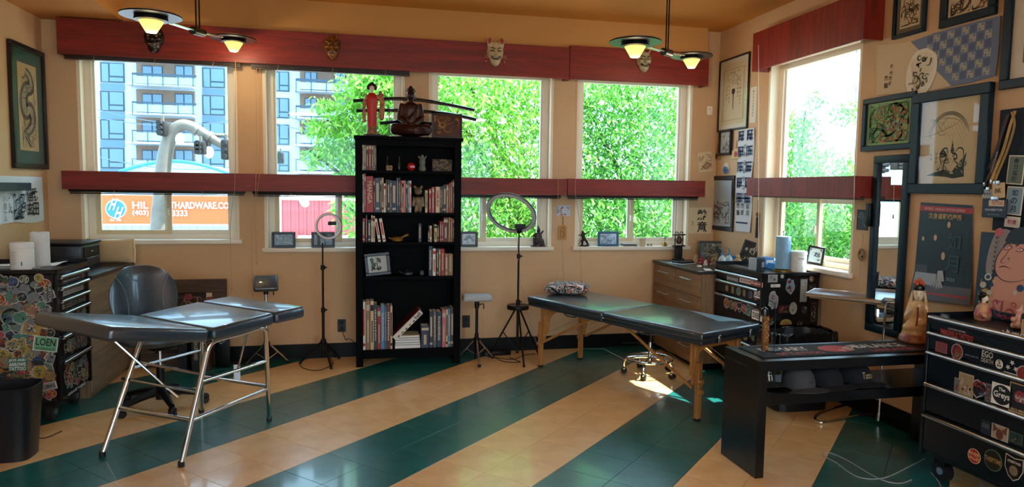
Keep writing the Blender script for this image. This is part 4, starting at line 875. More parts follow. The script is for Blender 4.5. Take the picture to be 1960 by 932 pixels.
pillow_mesh(.40, .30, .10, seed=2).build('cushion_cover', M_pat, e); e.rotation_euler = (.0, .0, -.35)
# ================================================================ ROLLING STOOL
sc_ = onz(1243, 716); e = thing('rolling_stool', 'chrome rolling stool pushed under the massage table', 'stool', (sc_.x, sc_.y+.0, 0), .3)
RR = .2
MB().tube([(RR*.95*math.cos(t), RR*.95*math.sin(t), .135) for t in [2*PI*i/32 for i in range(32)]], .009, 8, closed=True).build('foot_ring', M_chrome, e)
MB().tube([(RR*.7*math.cos(t), RR*.7*math.sin(t), .128) for t in [2*PI*i/32 for i in range(32)]], .006, 8, closed=True).build('inner_ring', M_chrome, e)
for k in range(5):
    an = 2*PI*k/5; c, s = math.cos(an), math.sin(an)
    MB().tube([tuple(p) for p in spline([(0, 0, .15), (c*.1, s*.1, .145), (c*.19, s*.19, .13), (c*.215, s*.215, .09), (c*.215, s*.215, .055)], 4)], .011, 8).build('spoke', M_chrome, e)
    w0 = MB(); w0.cyl((c*.215-s*.02, s*.215+c*.02, .026), (c*.215-s*.004, s*.215+c*.004, .026), .026, n=14); w0.cyl((c*.215+s*.004, s*.215-c*.004, .026), (c*.215+s*.02, s*.215-c*.02, .026), .026, n=14); w0.build('caster', M_rub, e)
    MB().sph((c*.215, s*.215, .042), (.022, .022, .02), 10, 6).build('caster_hood', M_chrome, e)
MB().cyl((0, 0, .12), (0, 0, .30), .019, n=14).build('column', M_chrome, e); MB().cyl((0, 0, .28), (0, 0, .40), .026, n=16).build('column_sleeve', M_black, e); MB().cyl((0, 0, .39), (0, 0, .44), .015, n=14).build('gas_piston', M_chrome, e)
MB().rbox(-.09, .09, -.09, .09, .435, .45, .004).build('seat_plate', M_steel, e); MB().lathe([(.0, .45), (.15, .45), (.165, .462), (.165, .485), (.15, .50), (0, .503)], 32).build('seat', M_lth, e)
# ================================================================ BENCH with mat, caps
M_lack = mat('black brown lacquer', '06080C', .3, spec=.4)
BL, BR_, BF, BK, BZ = 2.083, 3.455, 3.247, 3.612, .647
e = thing('bench', 'low black bench with an open shelf between the massage table and the tool chest', 'bench', ((BL+BR_)/2, (BF+BK)/2, 0)); o_ = Vector(e.location)
def wbox(e, nm, m, x0, x1, y0, y1, z0, z1, r=.0015): o = Vector(e.location); return MB().rbox(x0-o.x, x1-o.x, y0-o.y, y1-o.y, z0-o.z, z1-o.z, r, 1).build(nm, m, e)
wbox(e, 'top_board', M_lack, BL, BR_, BF, BK, BZ-.055, BZ); wbox(e, 'side_panel', M_lack, BL, BL+.052, BF+.0005, BK-.0005, 0, BZ-.0552); wbox(e, 'side_panel', M_lack, BR_-.052, BR_, BF+.0005, BK-.0005, 0, BZ-.0552)
zs = .462; wbox(e, 'shelf', M_lack, BL+.0525, BR_-.0525, BF+.001, BK-.001, zs-.058, zs)
M_mat = mat('black rubber bar mat', '14161C', .8); M_rp = mat('red mat print', 'B8403C', .7); M_wp = mat('white mat print', 'CFCAC0', .7)
xm0, xm1, ym0, ym1 = BL+.06, 3.20, BF+.06, BK-.05
e = thing('bar_mat', 'long black rubber mat with white and red lettering on the bench', 'mat', ((xm0+xm1)/2, (ym0+ym1)/2, BZ)); hw, hd = (xm1-xm0)/2, (ym1-ym0)/2
MB().rbox(-hw, hw, -hd, hd, .0005, .006, .002, 1).build('mat_sheet', M_mat, e)
MB().tube([(-hw+.01, -hd+.01, .006), (hw-.01, -hd+.01, .006), (hw-.01, hd-.01, .006), (-hw+.01, hd-.01, .006)], .002, 5, closed=True).build('raised_rim', M_mat, e)
text('RUMARY', -.30, .03, .0068, M_wp, e, w=.30, h=.085, bold=True); text('OF TATTOO', -.26, -.07, .0068, M_rp, e, w=.30, h=.05, bold=True)
text('BALANCE', .33, .03, .0068, M_wp, e, w=.32, h=.085, bold=True); text('LANCASTER', .35, -.07, .0068, M_rp, e, w=.30, h=.05, bold=True)
mb = MB(); mb.prism([(.02+.11*math.cos(t), -.0+.075*math.sin(t)) for t in [2*PI*i/24 for i in range(24)]], .006, .0068); mb.build('print', M_rp, e, smooth=False)
mb = MB(); scribble(mb, -.03, .16, -.06, .06, 7, .018, 5, .0074); mb.build('print', M_wp, e, smooth=False)
# caps
def cap(label, x, y, z, rot, m, bm, letters=None, h=.105):
    e = thing('baseball_cap', label, 'cap', (x, y, z), rot, 'caps on the bench shelf')
    v = []; f = []; n, k = 24, 8
    for j in range(k+1):
        t = j/k
        for i in range(n):
            a = 2*PI*i/n; r = .082*(1-t**3.2)**.5 if t < 1 else .001; fr = max(0, -math.sin(a)); r2 = r*(1+.10*fr*(1-t)); v.append((r2*math.cos(a), r2*math.sin(a)*1.12, h*t+.004))
    for j in range(k):
        for i in range(n): f.append((j*n+i, j*n+(i+1) % n, (j+1)*n+(i+1) % n, (j+1)*n+i))
    mb = MB(); mb.add(v, f); mb.build('crown', m, e); MB().sph((0, 0, h+.004), (.007, .007, .004), 8, 5).build('button', m, e)
    mb = MB(); top = []; bot = []
    for i in range(13):
        a = -PI*.5+(i-6)/6*1.15; ri = .086; ro = .165-.02*abs((i-6)/6)**2
        curve = -.018*abs((i-6)/6)**2+.018
        for r in (ri, (ri+ro)/2, ro): top.append((r*math.cos(a)*(1 if r < .1 else .98), r*math.sin(a)*1.08, curve+.004-(.0 if r < .1 else .004)))
    N = len(top); bot = [(p[0], p[1], p[2]-.003) for p in top]; F = []
    for i in range(12):
        for j in range(2): a = i*3+j; F += [(a, a+1, a+4, a+3), (N+a, N+a+3, N+a+4, N+a+1)]
        F.append((i*3+2, N+i*3+2, N+i*3+5, i*3+5))
    mb.add(top+bot, F); mb.build('brim', bm, e)
    if letters:
        for t_, w_, hh, zz, mm in letters:
            mb = MB(); text_into(mb, t_, 0, 0, 0, w_, hh)
            vv = []
            for p in mb.v:
                a = -PI/2+p[0]/.088; zc_ = zz+p[1]; t = (zc_-.004)/h; r = .082*max(0, (1-t**3.2))**.5; fr = max(0, -math.sin(a)); r2 = r*(1+.10*fr*(1-t))+.0015; vv.append((r2*math.cos(a), r2*math.sin(a)*1.12, zc_))
            mb.v = vv; mb.build('lettering', mm, e, smooth=False)
    return e
M_c1 = mat('dark green cap cloth', '1C211C', .9); M_c2 = mat('grey cap cloth', '3A3C40', .9); M_c3 = mat('black cap cloth', '0F1118', .95); M_c4 = mat('black navy cap cloth', '0B0C16', .95)
M_tan = mat('tan embroidery', 'B09A6E', .8)
cx = [ony(x, 745, 3.38).x for x in (1480, 1522, 1580, 1640)]
cap('dark green cap with cream lettering, leftmost on the bench shelf', cx[0]-.02, 3.50, zs, .15, M_c1, M_c1, [('fi', .035, .05, .055, M_wp)], .115)
cap('plain grey cap, second from the left on the bench shelf', cx[1]+.0, 3.36, zs, .2, M_c2, M_c2, [('■■', .03, .009, .05, M_ink)], .125)
cap('plain black cap between the grey cap and the lettered cap on the bench shelf', cx[2]-.005, 3.38, zs, .3, M_c3, M_c3, None, .115)
cap('black cap lettered Tattoo, rightmost on the bench shelf', cx[3]-.005, 3.40, zs, .22, M_c4, M_c4, [('Tattoo', .085, .035, .06, M_tan)], .12)
cap('black cap with white mark behind the grey one on the bench shelf', (cx[1]+cx[2])/2+.01, 3.52, zs, .0, M_c3, M_c3, [('V8', .04, .028, .07, M_wp)], .11)
# ================================================================ MAYO TRAY STAND
e = thing('tray_stand', 'chrome wheeled stand carrying a shallow steel tray behind the bench', 'tray stand', (3.12, 3.95, 0)); o_ = Vector(e.location)
tz = .845; c4 = [onz(x, y, tz)-o_ for x, y in ((1540, 562), (1580, 555), (1702, 563), (1660, 577))]
cc = sum(c4, Vector())/4; xd = ((c4[2]-c4[1])+(c4[3]-c4[0])).normalized(); M = frameM(cc, (xd.x, xd.y, 0)); hw, hd = .24, .15
mb = MB(); mb.T = M; mb.rbox(-hw, hw, -hd, hd, -.018, -.014, .001, 1)
for a, b, c_, d_ in ((-hw, hw, -hd, -hd+.004), (-hw, hw, hd-.004, hd), (-hw, -hw+.004, -hd, hd), (hw-.004, hw, -hd, hd)): mb.box(a, b, c_, d_, -.016, .003)
mb.build('tray', M_steel, e); mb = MB(); mb.T = M; mb.tube([(-hw, -hd, .003), (hw, -hd, .003), (hw, hd, .003), (-hw, hd, .003)], .004, 6, closed=True); mb.build('tray_rim', M_chrome, e)
mb = MB(); mb.T = M; mb.tube([(-hw+.03, -hd+.03, -.026), (hw+.02, -hd+.03, -.026), (hw+.02, hd-.03, -.026), (-hw+.03, hd-.03, -.026)], .006, 8, closed=True); mb.build('tray_frame', M_chrome, e)
pp = [onz(*p) for p in ((1648, 770), )]
up_ = [(M @ Vector((hw+.02, s*.1, -.026))) for s in (-1, 1)]
f1, f2 = onz(1690, 786)-o_, onz(1640, 772)-o_
for s, q in zip((-1, 1), up_): MB().cyl(q, (q.x, q.y, .06), .009, n=10).build('upright', M_chrome, e)
MB().cyl((up_[0].x, up_[0].y, .55), (up_[1].x, up_[1].y, .55), .006, n=8).build('cross_bar', M_chrome, e)
q0, q1 = up_
fr = [onz(x, y)-o_ for x, y in ((1690, 795), (1640, 800), (1575, 812), (1560, 803), (1580, 790), (1625, 775), (1636, 762))]
fr = [Vector((p.x, p.y, .013)) for p in fr]; fr[-1].z = .05
MB().tube([(q0.x, q0.y, .08), (q0.x-.01, q0.y, .03)]+[tuple(p) for p in spline([tuple(p) for p in fr[0:]], 6)], .011, 10).build('base_tube', M_chrome, e)
P5 = [onz(x, y, z_)-o_ for x, y, z_ in ((1700, 768, .10), (1715, 768, .13), (1729, 782, .12), (1733, 810, .05))]; P5[-1].z = .055; MB().tube([tuple(p) for p in spline([tuple(p) for p in P5], 6)], .010, 10).build('base_tube', M_chrome, e); q_ = P5[-1]; MB().cyl((q_.x-.012, q_.y, .025), (q_.x+.012, q_.y, .025), .025, n=16).build('caster', M_rub, e)
# ================================================================ DRAWER CABINET (wood) + desk left
M_oak = wood('grey brown oak laminate', '9A7450', '6E5036', .5, 'y', .8); M_oakv = wood('grey oak laminate panel', '9A7A5A', '70563F', .5, 'z', .8); M_top = mat('dark slate worktop', '23262B', .35, spec=.7)
WX, WY0, WY1, WZ = 2.83, 5.36, 6.30, .87
e = thing('drawer_cabinet', 'wood-grain drawer cabinet with dark top in the right corner', 'cabinet', ((WX+XR)/2, (WY0+WY1)/2, 0)); 
wbox(e, 'cabinet_body', M_oakv, WX+.02, XR-.03, WY0, WY1, .06, WZ-.0255); wbox(e, 'plinth', M_black, WX+.05, XR-.05, WY0+.03, WY1-.03, 0, .06); wbox(e, 'worktop', M_top, WX-.015, XR-.022, WY0-.015, WY1+.015, WZ-.025, WZ, .003)
ym = (WY0+WY1)/2+.0
for c_, (a, b) in enumerate(((WY0, ym-.002), (ym+.002, WY1))):
    for k in range(4):
        z1 = WZ-.03-k*.20; z0_ = z1-.196
        o = Vector(e.location); d_ = MB().rbox(WX-o.x, WX+.019-o.x, a-o.y, b-o.y, z0_, z1, .002, 1).build('drawer', M_oak, e)
        yc = (a+b)/2-o.y; MB().tube([(WX-o.x, yc-.09, z1-.06), (WX-.028-o.x, yc-.09, z1-.06), (WX-.028-o.x, yc+.09, z1-.06), (WX-o.x, yc+.09, z1-.06)], .005, 8).build('handle', M_steel, d_)
DX, DY0, DY1, DZ = -1.905, 5.40, 6.33, .893
e = thing('desk_cabinet', 'grey oak cabinet with blue-black worktop in the left corner', 'cabinet', ((DX+XL)/2, (DY0+DY1)/2, 0))
wbox(e, 'cabinet_body', M_oakv, XL+.03, DX-.02, DY0, DY1, .0, DZ-.0305); wbox(e, 'worktop', M_top, XL+.02, DX+.02, DY0-.01, DY1+.01, DZ-.03, DZ, .003)
for k in range(3):
    o = Vector(e.location); z1 = DZ-.035-k*.275; d_ = MB().rbox(DX-.019-o.x, DX-o.x, DY0-o.y, DY1-o.y, z1-.27, z1, .002, 1).build('drawer', wood('grey oak drawer', '9C8468', '75604A', .5, 'y', .8), e)
# ================================================================ TOOL CHESTS
M_chest = mat('black powder coated steel', '06080C', .34, spec=.4); M_chestn = mat('dark navy powder coated steel', '07121C', .34, spec=.4); M_alh = mat('brushed aluminium handle', 'C6CBD0', .25, 1)
def chest(label, fx, sg, ya, yb, ztop, zbot, depth, hz, cm, group=None):
    """fx: x of drawer face, sg=-1 faces -x, +1 faces +x; hz: heights of the handles, top down"""
    xb = fx-sg*depth; e = thing('tool_chest', label, 'tool chest', ((fx+xb)/2, (ya+yb)/2, 0)); o = Vector(e.location)
    lo, hi = sorted((fx-sg*.02, xb)); wbox(e, 'chest_body', cm, lo, hi, ya, yb, zbot, ztop-.02, .006)
    for y0_, y1_ in ((ya, ya+.02), (yb-.02, yb)): wbox(e, 'corner_post', cm, min(fx-sg*.02, fx), max(fx-sg*.02, fx), y0_, y1_, zbot, ztop-.02, .003)
    wbox(e, 'top_tray', cm, min(fx, xb), max(fx, xb), ya, yb, ztop-.035, ztop-.012, .003)
    mb = MB(); t = .006; X0, X1 = sorted((fx-o.x, xb-o.x)); Y0, Y1 = ya-o.y, yb-o.y
    mb.box(X0, X1, Y0, Y0+t, ztop-.013, ztop); mb.box(X0, X1, Y1-t, Y1, ztop-.013, ztop+.02); (mb.box(X0, X0+t, Y0, Y1, ztop-.013, ztop), mb.box(X1-t, X1, Y0, Y1, ztop-.013, ztop)); mb.build('tray_rim', cm, e, smooth=False)
    hz = list(hz)+[zbot-.01]; dr = []
    for i in range(len(hz)-1):
        z1 = hz[i]+.012; z0_ = hz[i+1]+.022 if i < len(hz)-2 else zbot+.03
        a, b = sorted((fx-sg*.019, fx-sg*.003)); d_ = MB().rbox(a-o.x, b-o.x, ya+.024-o.y, yb-.024-o.y, z0_, z1, .003, 1).build('drawer', cm, e); dr.append((d_, z0_, z1))
        X = fx+sg*.012-o.x; mb = MB(); mb.cyl((X, ya+.03-o.y, hz[i]), (X, yb-.03-o.y, hz[i]), .0115, n=12); mb.box(min(X, fx-sg*.003-o.x), max(X, fx-sg*.003-o.x), ya+.03-o.y, yb-.03-o.y, hz[i]-.002, hz[i]+.010); mb.build('handle', M_alh, d_)
    MB().cyl((fx-sg*.012-o.x, (ya+yb)/2-o.y, ztop-.055), (fx+sg*.006-o.x, (ya+yb)/2-o.y, ztop-.055), .012, n=14).build('lock', M_chrome, e)
    for x in (fx-sg*.09, xb+sg*.09):
        for y in (ya+.08, yb-.08):
            cs = MB(); cs.cyl((x-.018-o.x, y-o.y, .055), (x+.018-o.x, y-o.y, .055), .055, n=20); w_ = cs.build('caster', M_rub, e)
            MB().rbox(x-.03-o.x, x+.03-o.x, y-.035-o.y, y+.035-o.y, .085, zbot, .003, 1).build('caster_fork', M_black, w_); MB().cyl((x-.024-o.x, y-o.y, .055), (x+.024-o.x, y-o.y, .055), .02, n=12).build('wheel_hub', M_steel, w_)
    return e, dr
RF = 3.0; rz = [onx(x, y, RF-.012).z for x, y in ((1802, 612), (1799, 643), (1796, 681), (1792, 742), (1789, 802))]
RC, RD = chest('large dark navy tool chest with aluminium drawer handles at the right edge', RF, -1, 1.75, 3.12, .895, .135, .47, rz, M_chestn)
CF = 2.96; cz = [onx(x, y, CF-.012).z for x, y in ((1381.6, 520), (1381.6, 538), (1378, 563), (1385, 612), (1400, 648))]
CC, CD = chest('black sticker-covered tool chest beside the wood drawer cabinet', CF, -1, 4.635, 5.335, .94, .13, .50, cz, M_chest)
LF = -1.9; lz = [onx(x, y, LF+.012).z for x, y in ((111, 533), (111, 556), (111, 581), (112, 606), (114, 651), (117, 699))]
LC, LD_ = chest('black sticker-covered tool chest in the left corner behind the bed', LF, 1, 4.86, 5.37, 1.0, .14, .61, lz, M_chest)
print('HZ', [round(v, 3) for v in rz], [round(v, 3) for v in cz], [round(v, 3) for v in lz])
# ================================================================ STICKERS
_st = {}
SC = [('E8E4DC', '2A2C30'), ('F0ECE2', 'B02820'), ('E8E4DC', '2F6B4A'), ('E8E4DC', 'C8843C'), ('E8E4DC', '3A5A8A'), ('D8D2C4', '101216'), ('101216', 'E4E0D6'), ('E8E4DC', 'D8B24A'), ('E8E4DC', '5AA08C'), ('F2EEE4', '6A3A2A'), ('E8E4DC', '8A8F96'), ('1A1C20', 'A89060'), ('E8E4DC', 'C85A6A'), ('24272C', '8C949C')]
INK2 = ['F0ECE0', '15171B', 'C23A2C', 'E2B854', '4C7CA0', '6FA070', 'C9966A', '9AA0A6']
def outline(kind, r):
    if kind == 0: return [(.5*math.cos(t), .5*math.sin(t)) for t in [2*PI*i/18 for i in range(18)]]
    if kind == 1: return [(-.5, -.36), (.5, -.36), (.5, .36), (-.5, .36)]
    if kind == 2: return [(-.34, -.5), (.34, -.5), (.34, .5), (-.34, .5)]
    if kind == 3: return [(.5*math.cos(t), .36*math.sin(t)) for t in [2*PI*i/18 for i in range(18)]]
    if kind == 4: return [((.5 if i % 2 else .26)*math.cos(2*PI*i/12), (.5 if i % 2 else .26)*math.sin(2*PI*i/12)) for i in range(12)]
    if kind == 5: return [(-.42, .5), (0, .42), (.42, .5), (.44, 0), (.25, -.35), (0, -.5), (-.25, -.35), (-.44, 0)]
    k = [r.uniform(.34, .52) for _ in range(14)]; return [(k[i]*math.cos(2*PI*i/14), k[i]*math.sin(2*PI*i/14)) for i in range(14)]
def sticker_mesh(seed, kind=None, cols=None, dark=.0):
    key = (seed, kind, cols)
    if key in _st: return _st[key]
    r = random.Random(seed*31+5); kd = r.choice((0, 0, 1, 2, 3, 5, 6, 6, 6, 6, 6)) if kind is None else kind; ol = outline(kd, r); b, f = cols or r.choice(SC)
    mb = MB(); mb.prism(ol, 0, .004); mb.mi = 1; mb.prism([(x*.86, y*.86) for x, y in ol], .004, .007)
    x = max(abs(p[0]) for p in ol)*.62; y = max(abs(p[1]) for p in ol)*.62
    mb.mi = 2; scribble(mb, -x, x, -y, y, r.randint(4, 8), .09, seed, .0085, 4); mb.mi = 3; scribble(mb, -x, x, -y, y, r.randint(2, 5), .07, seed+99, .0095, 3)
    o = mb.build('sticker', [mat('shaded sticker '+c, ''.join('%02X' % int(int(c[i:i+2], 16)*.74) for i in (0, 2, 4)), .5) for c in (b, f, r.choice(INK2), r.choice(INK2))], None, smooth=False); me = o.data; bpy.data.objects.remove(o); _st[key] = me; return me  # palette darkened: shade on the chest sides is put into the sticker colours
def put_sticker(parent, M, x, y, sx, sy, me, rot=0., lift=0.):
    o = bpy.data.objects.new('sticker', me); C.objects.link(o); o.parent = parent
    o.matrix_local = M @ Matrix.Translation((x, y, lift)) @ Matrix.Rotation(rot, 4, 'Z') @ Matrix.Diagonal((sx, sy, .12, 1)); return o
def scatter(parent, M, x0, x1, y0, y1, n, s0, s1, seed, pool=36, mind=.62, cover=False):
    r = random.Random(seed); pts = []; tries = 0
    while len(pts) < n and tries < 6000:
        tries += 1; s = r.uniform(s0, s1); x = r.uniform(x0+s*.5, x1-s*.5); y = r.uniform(y0+s*.5, y1-s*.5)
        if all(math.hypot(x-a, y-b) > mind*(s+c)/2 for a, b, c in pts): pts.append((x, y, s))
    for i, (x, y, s) in enumerate(pts): put_sticker(parent, M, x, y, s, s, sticker_mesh(r.randint(0, pool)), r.uniform(-.4, .4), .0003+.00018*(i % 7))
def text_sticker(parent, M, x, y, w_, h, bc, fc, lines, shape=1, rot=0., lift=.001):
    """sticker with lettering: lines = (text, colour, rel y, rel height, rel width)"""
    ol = outline(shape, random.Random(1)); mx = max(abs(p[0]) for p in ol)*2; my = max(abs(p[1]) for p in ol)*2; mb = MB()
    mb.prism([(px/mx*w_, py/my*h) for px, py in ol], 0, .0006); mb.mi = 1; k = .93 if shape else .9; mb.prism([(px/mx*w_*k, py/my*h*k) for px, py in ol], .0006, .0010)
    o = mb.build('sticker', [mat('sticker '+bc, bc, .45), mat('sticker '+fc, fc, .45)], parent, smooth=False); o.matrix_local = M @ Matrix.Translation((x, y, lift)) @ Matrix.Rotation(rot, 4, 'Z')
    for t, c, ry, rh, rw in lines: text(t, 0, ry*h, .0014, mat('sticker '+c, c, .45), o, w=rw*w_, h=rh*h, bold=True)
    return o
def facem(e, org, xd, yd): return e.matrix_world.inverted() @ frame_mat(org, xd, yd)
bpy.context.view_layer.update()
def base_m(e): return Matrix.Translation(e.location) @ Matrix.Rotation(e.rotation_euler.z, 4, 'Z')
def fm(e, org, xd, yd): return base_m(e).inverted() @ frame_mat(org, xd, yd)
# left chest: camera-facing side (normal -y) and drawers (normal +x)
M1 = fm(LC, (LF-.61, 4.86-.0005, 0), (1, 0, 0), (0, 0, 1))
scatter(LC, M1, .02, .595, .15, .985, 150, .055, .10, 5, mind=.52); scatter(LC, M1, .02, .595, .15, .95, 26, .07, .13, 8, mind=.95)
def pl(x, y): p = ony(x, y, 4.86); return p.x-(LF-.61), p.z
x, y = pl(88, 658); text_sticker(LC, M1, x, y, .14, .095, 'E8E4DC', '6CAA80', [('LOEN', '15171B', .12, .5, .8), ('WORKSHOP', '15171B', -.33, .16, .8)], lift=.004, rot=-.15)
x, y = pl(34, 697); text_sticker(LC, M1, x, y, .105, .085, '3E6A60', '2F6E62', [('JAYS AND', 'E8E4DC', .3, .24, .9), ('ARROWS', 'E8E4DC', 0, .27, .9), ('TATTOO', 'E8E4DC', -.32, .27, .9)], lift=.004)
x, y = pl(88, 740); text_sticker(LC, M1, x, y, .13, .05, 'E8E4DC', '8A8F96', [('GENTLEMANS', '15171B', 0, .5, .85)], lift=.004, rot=.2)
x, y = pl(66, 595); put_sticker(LC, M1, x, y, .09, .09, sticker_mesh(3, 4, ('E8D8C8', 'C07868')), .2, .004)
x, y = pl(96, 560); text_sticker(LC, M1, x, y, .12, .03, '15171B', '2A2C30', [('BURTON', 'A8A8A8', 0, .7, .95)], rot=-PI/2, lift=.004)
M2 = fm(LC, (LF-.0025, 4.86, 0), (0, 1, 0), (0, 0, 1))
hz = lz+[.13]
for i in range(6):
    z1, z0_ = hz[i]-.018, hz[i+1]+.022
    if i == 5: z0_ = .17
    s = min(.085, (z1-z0_)*.95); 
    if s > .03:
        if i == 1:
            text_sticker(LC, M2, .25, (z0_+z1)/2, .34, s*.8, '8A8F96', 'A8A49A', [('|||||||||||||||', '5A5B60', 0, .7, .9)])
        elif i == 0: text_sticker(LC, M2, .22, (z0_+z1)/2, .3, s*.8, '2A2C30', '15171B', [('what we do for ink', 'B9BEC4', 0, .35, .85)]); put_sticker(LC, M2, .42, (z0_+z1)/2, s, s, sticker_mesh(2, 6), 0, .001)
        else: scatter(LC, M2, .04, .47, z0_, z1, 16 if i < 4 else 34, min(.05, s*.8), min(.09, s), 20+i, mind=.72)
text('GARAGE WORKS', .25, .155, .001, M_wp, LC, w=.3, h=.02, bold=True).matrix_local = M2
# corner chest
M3 = fm(CC, (CF+.0025, 5.335, 0), (0, -1, 0), (0, 0, 1)); hz = cz+[.13]
def pr(x, y): p = onx(x, y, CF+.0025); return 5.335-p.y, p.z
for (px, py, t_, c, tc) in ((1402, 534, 'EIGHTOFSWORDS', '15171B', 'E8E4DC'), (1427, 538, '東京刺青', 'E4DCD0', 'B02820'), (1448, 543, 'Supra', 'B02820', 'F0ECE2')):
    x, y = pr(px, py); text_sticker(CC, M3, x, y, .17, .035, 'E8E4DC', c, [(t_, tc, 0, .6, .85)])
r_ = random.Random(4)
for row, (yy0, yy1, n_) in enumerate(((548, 560, 6), (577, 596, 8), (640, 640, 4))):
    for k in range(n_):
        px = 1388+(1455-1388)*(k+.3)/n_; x, y = pr(px, yy0+(yy1-yy0)*k/n_+3); s = (.062, .085, .08)[row]; put_sticker(CC, M3, x, min(y, cz[row+1]-.02-s/2) if row < 2 else y, s, s, sticker_mesh(r_.randint(0, 36)), r_.uniform(-.2, .2), .0005)
x, y = pr(1452, 605); text_sticker(CC, M3, x-.02, y, .14, .07, 'E8E4DC', 'E8E4DC', [('DEEP', '15171B', 0, .6, .8)]); x, y = pr(1450, 563); text_sticker(CC, M3, x, y, .09, .06, 'E8E4DC', 'E8E4DC', [('LAS', '15171B', 0, .6, .8)])
M4 = fm(CC, (CF, 4.635-.0005, 0), (1, 0, 0), (0, 0, 1))
def ps(x, y): p = ony(x, y, 4.635); return p.x-CF, p.z
for px, py, wp, hp, kd, cols in ((1479, 533, 24, 17, 1, ('E8E4DC', 'C8D0D4')), (1497, 529, 9, 9, 0, ('E8E4DC', 'E8E4DC')), (1512, 548, 29, 42, 6, ('B8CCD8', '9FB8C8')), (1538, 556, 18, 52, 2, ('C8CCCC', 'D8DCDC')), (1553, 534, 14, 15, 0, ('3A2418', 'A86A3C')), (1554, 552, 18, 17, 1, ('5A5B60', '101216')), (1480, 576, 28, 46, 6, ('E8E4DC', 'B8C0C4')), (1518, 590, 20, 28, 0, ('E8DCC8', 'D8C8A8')), (1539, 593, 18, 20, 0, ('3A2020', '1A1214')), (1557, 597, 14, 44, 2, ('6A5A44', '1E1C1A')), (1476, 617, 18, 24, 5, ('7A1E1E', '101216')), (1504, 619, 30, 20, 3, ('E0C060', 'D8A848')), (1530, 622, 18, 22, 6, ('8A2420', '101216')), (1500, 592, 28, 18, 1, ('5A2A24', '3A1814')), (1485, 638, 34, 22, 6, ('E8D0C0', 'B0503C')), (1548, 628, 12, 10, 6, ('4A7A4A', '2A3A2A'))):
    x, y = ps(px, py); put_sticker(CC, M4, x, y, wp*.00335 if kd != 2 else wp*.0049, hp*.0034 if kd not in (1, 3) else hp*.0047, sticker_mesh(int(px) % 41, kd, cols), 0, .0006)
x, y = ps(1484, 547); text_sticker(CC, M4, x, y, .08, .022, 'E8E4DC', 'E8E4DC', [('HERO', '8A6A5A', 0, .6, .8)]); x, y = ps(1504, 619); text('Creator', x, y, .003, M_red2, CC, w=.06, h=.02).matrix_local = M4
# right chest
M5 = fm(RC, (RF+.0025, 3.12, 0), (0, -1, 0), (0, 0, 1))
def pq(x, y): p = onx(x, y, RF+.0025); return 3.12-p.y, p.z
x, y = pq(1831, 641); text('PARKSVILLE TATTOO', x, y, .001, mat('sticker red', 'B83A30', .5), RC, w=.20, h=.028, bold=True).matrix_local = M5
text('CUSTOM WORK', x, y+.024, .001, M_wp, RC, w=.11, h=.009).matrix_local = M5; text('SAFE COMFORT AND SERVICE', x+.01, y-.022, .001, M_wp, RC, w=.17, h=.008).matrix_local = M5
x, y = pq(1944, 643); text('HUSKY', x, onx(1944, 643, RF).z, .001, M_wp, RC, w=.13, h=.032, bold=True).matrix_local = fm(RC, (RF-.0005, 3.12, 0), (0, -1, 0), (0, 0, 1))
mb = MB(); mb.prism([(0, -.012), (.03, -.018), (.05, 0), (.03, .02), (.035, .004), (.012, .002)], 0, .001); o = mb.build('lettering', M_wp, RC, smooth=False); x, y = pq(1924, 636); o.matrix_local = fm(RC, (RF-.0005, 3.12, 0), (0, -1, 0), (0, 0, 1)) @ Matrix.Translation((x-.02, y, 0))
x, y = pq(1802, 665); put_sticker(RC, M5, x, y, .075, .075, sticker_mesh(7, 1, ('C86A70', 'A84A48')), 0, .0006); x, y = pq(1832, 673); put_sticker(RC, M5, x, y, .072, .085, sticker_mesh(9, 0, ('E0C8B8', 'B02820')), 0, .0006)
x, y = pq(1860, 681); text('west coast ink', x, y, .001, mat('sticker 8A8F96', '8A8F96', .45), RC, w=.08, h=.01).matrix_local = M5
x, y = pq(1890, 683); text('EGO', x, y+.012, .001, M_wp, RC, w=.062, h=.032, bold=True).matrix_local = M5; text('DEATH', x, y-.020, .001, M_wp, RC, w=.066, h=.022).matrix_local = M5
x, y = pq(1913, 697); text_sticker(RC, M5, x, y, .045, .05, '101216', 'D8D2C4', [('5', '15171B', .2, .4, .3), ('••', '15171B', -.15, .2, .5)], 0)
x, y = pq(1937, 703)
for dx_, dy_ in ((0, .022), (-.02, -.004), (.02, -.004)): mb = MB(); mb.prism([((.013 if i % 2 else .006)*math.cos(2*PI*i/10+PI/2), (.013 if i % 2 else .006)*math.sin(2*PI*i/10+PI/2)) for i in range(10)], 0, .001); o = mb.build('sticker', M_wp, RC, smooth=False); o.matrix_local = M5 @ Matrix.Translation((x+dx_, y+dy_, 0))
mb = MB(); mb.box(-.04, .04, -.002, .002, 0, .001); o = mb.build('sticker', M_wp, RC, smooth=False); o.matrix_local = M5 @ Matrix.Translation((x, y-.03, 0))
x, y = pq(1959, 716); put_sticker(RC, M5, x, y, .07, .08, sticker_mesh(12, 0, ('E8E4DC', 'B02820')), 0, .0006)
x, y = pq(1832, 737); put_sticker(RC, M5, x, y, .05, .075, sticker_mesh(15, 2, ('B8B4A8', '8A8F8C')), 0, .0006); x, y = pq(1849, 738); put_sticker(RC, M5, x, y, .13, .125, sticker_mesh(18, 2, ('E0C8A0', 'D0B080')), 0, .0008)
x, y = pq(1874, 744); put_sticker(RC, M5, x, y, .10, .11, sticker_mesh(21, 6, ('E8E4DC', '101216')), 0, .0006); x, y = pq(1893, 752); put_sticker(RC, M5, x, y, .06, .09, sticker_mesh(24, 2, ('8A8F8C', '5A6068')), 0, .0006)
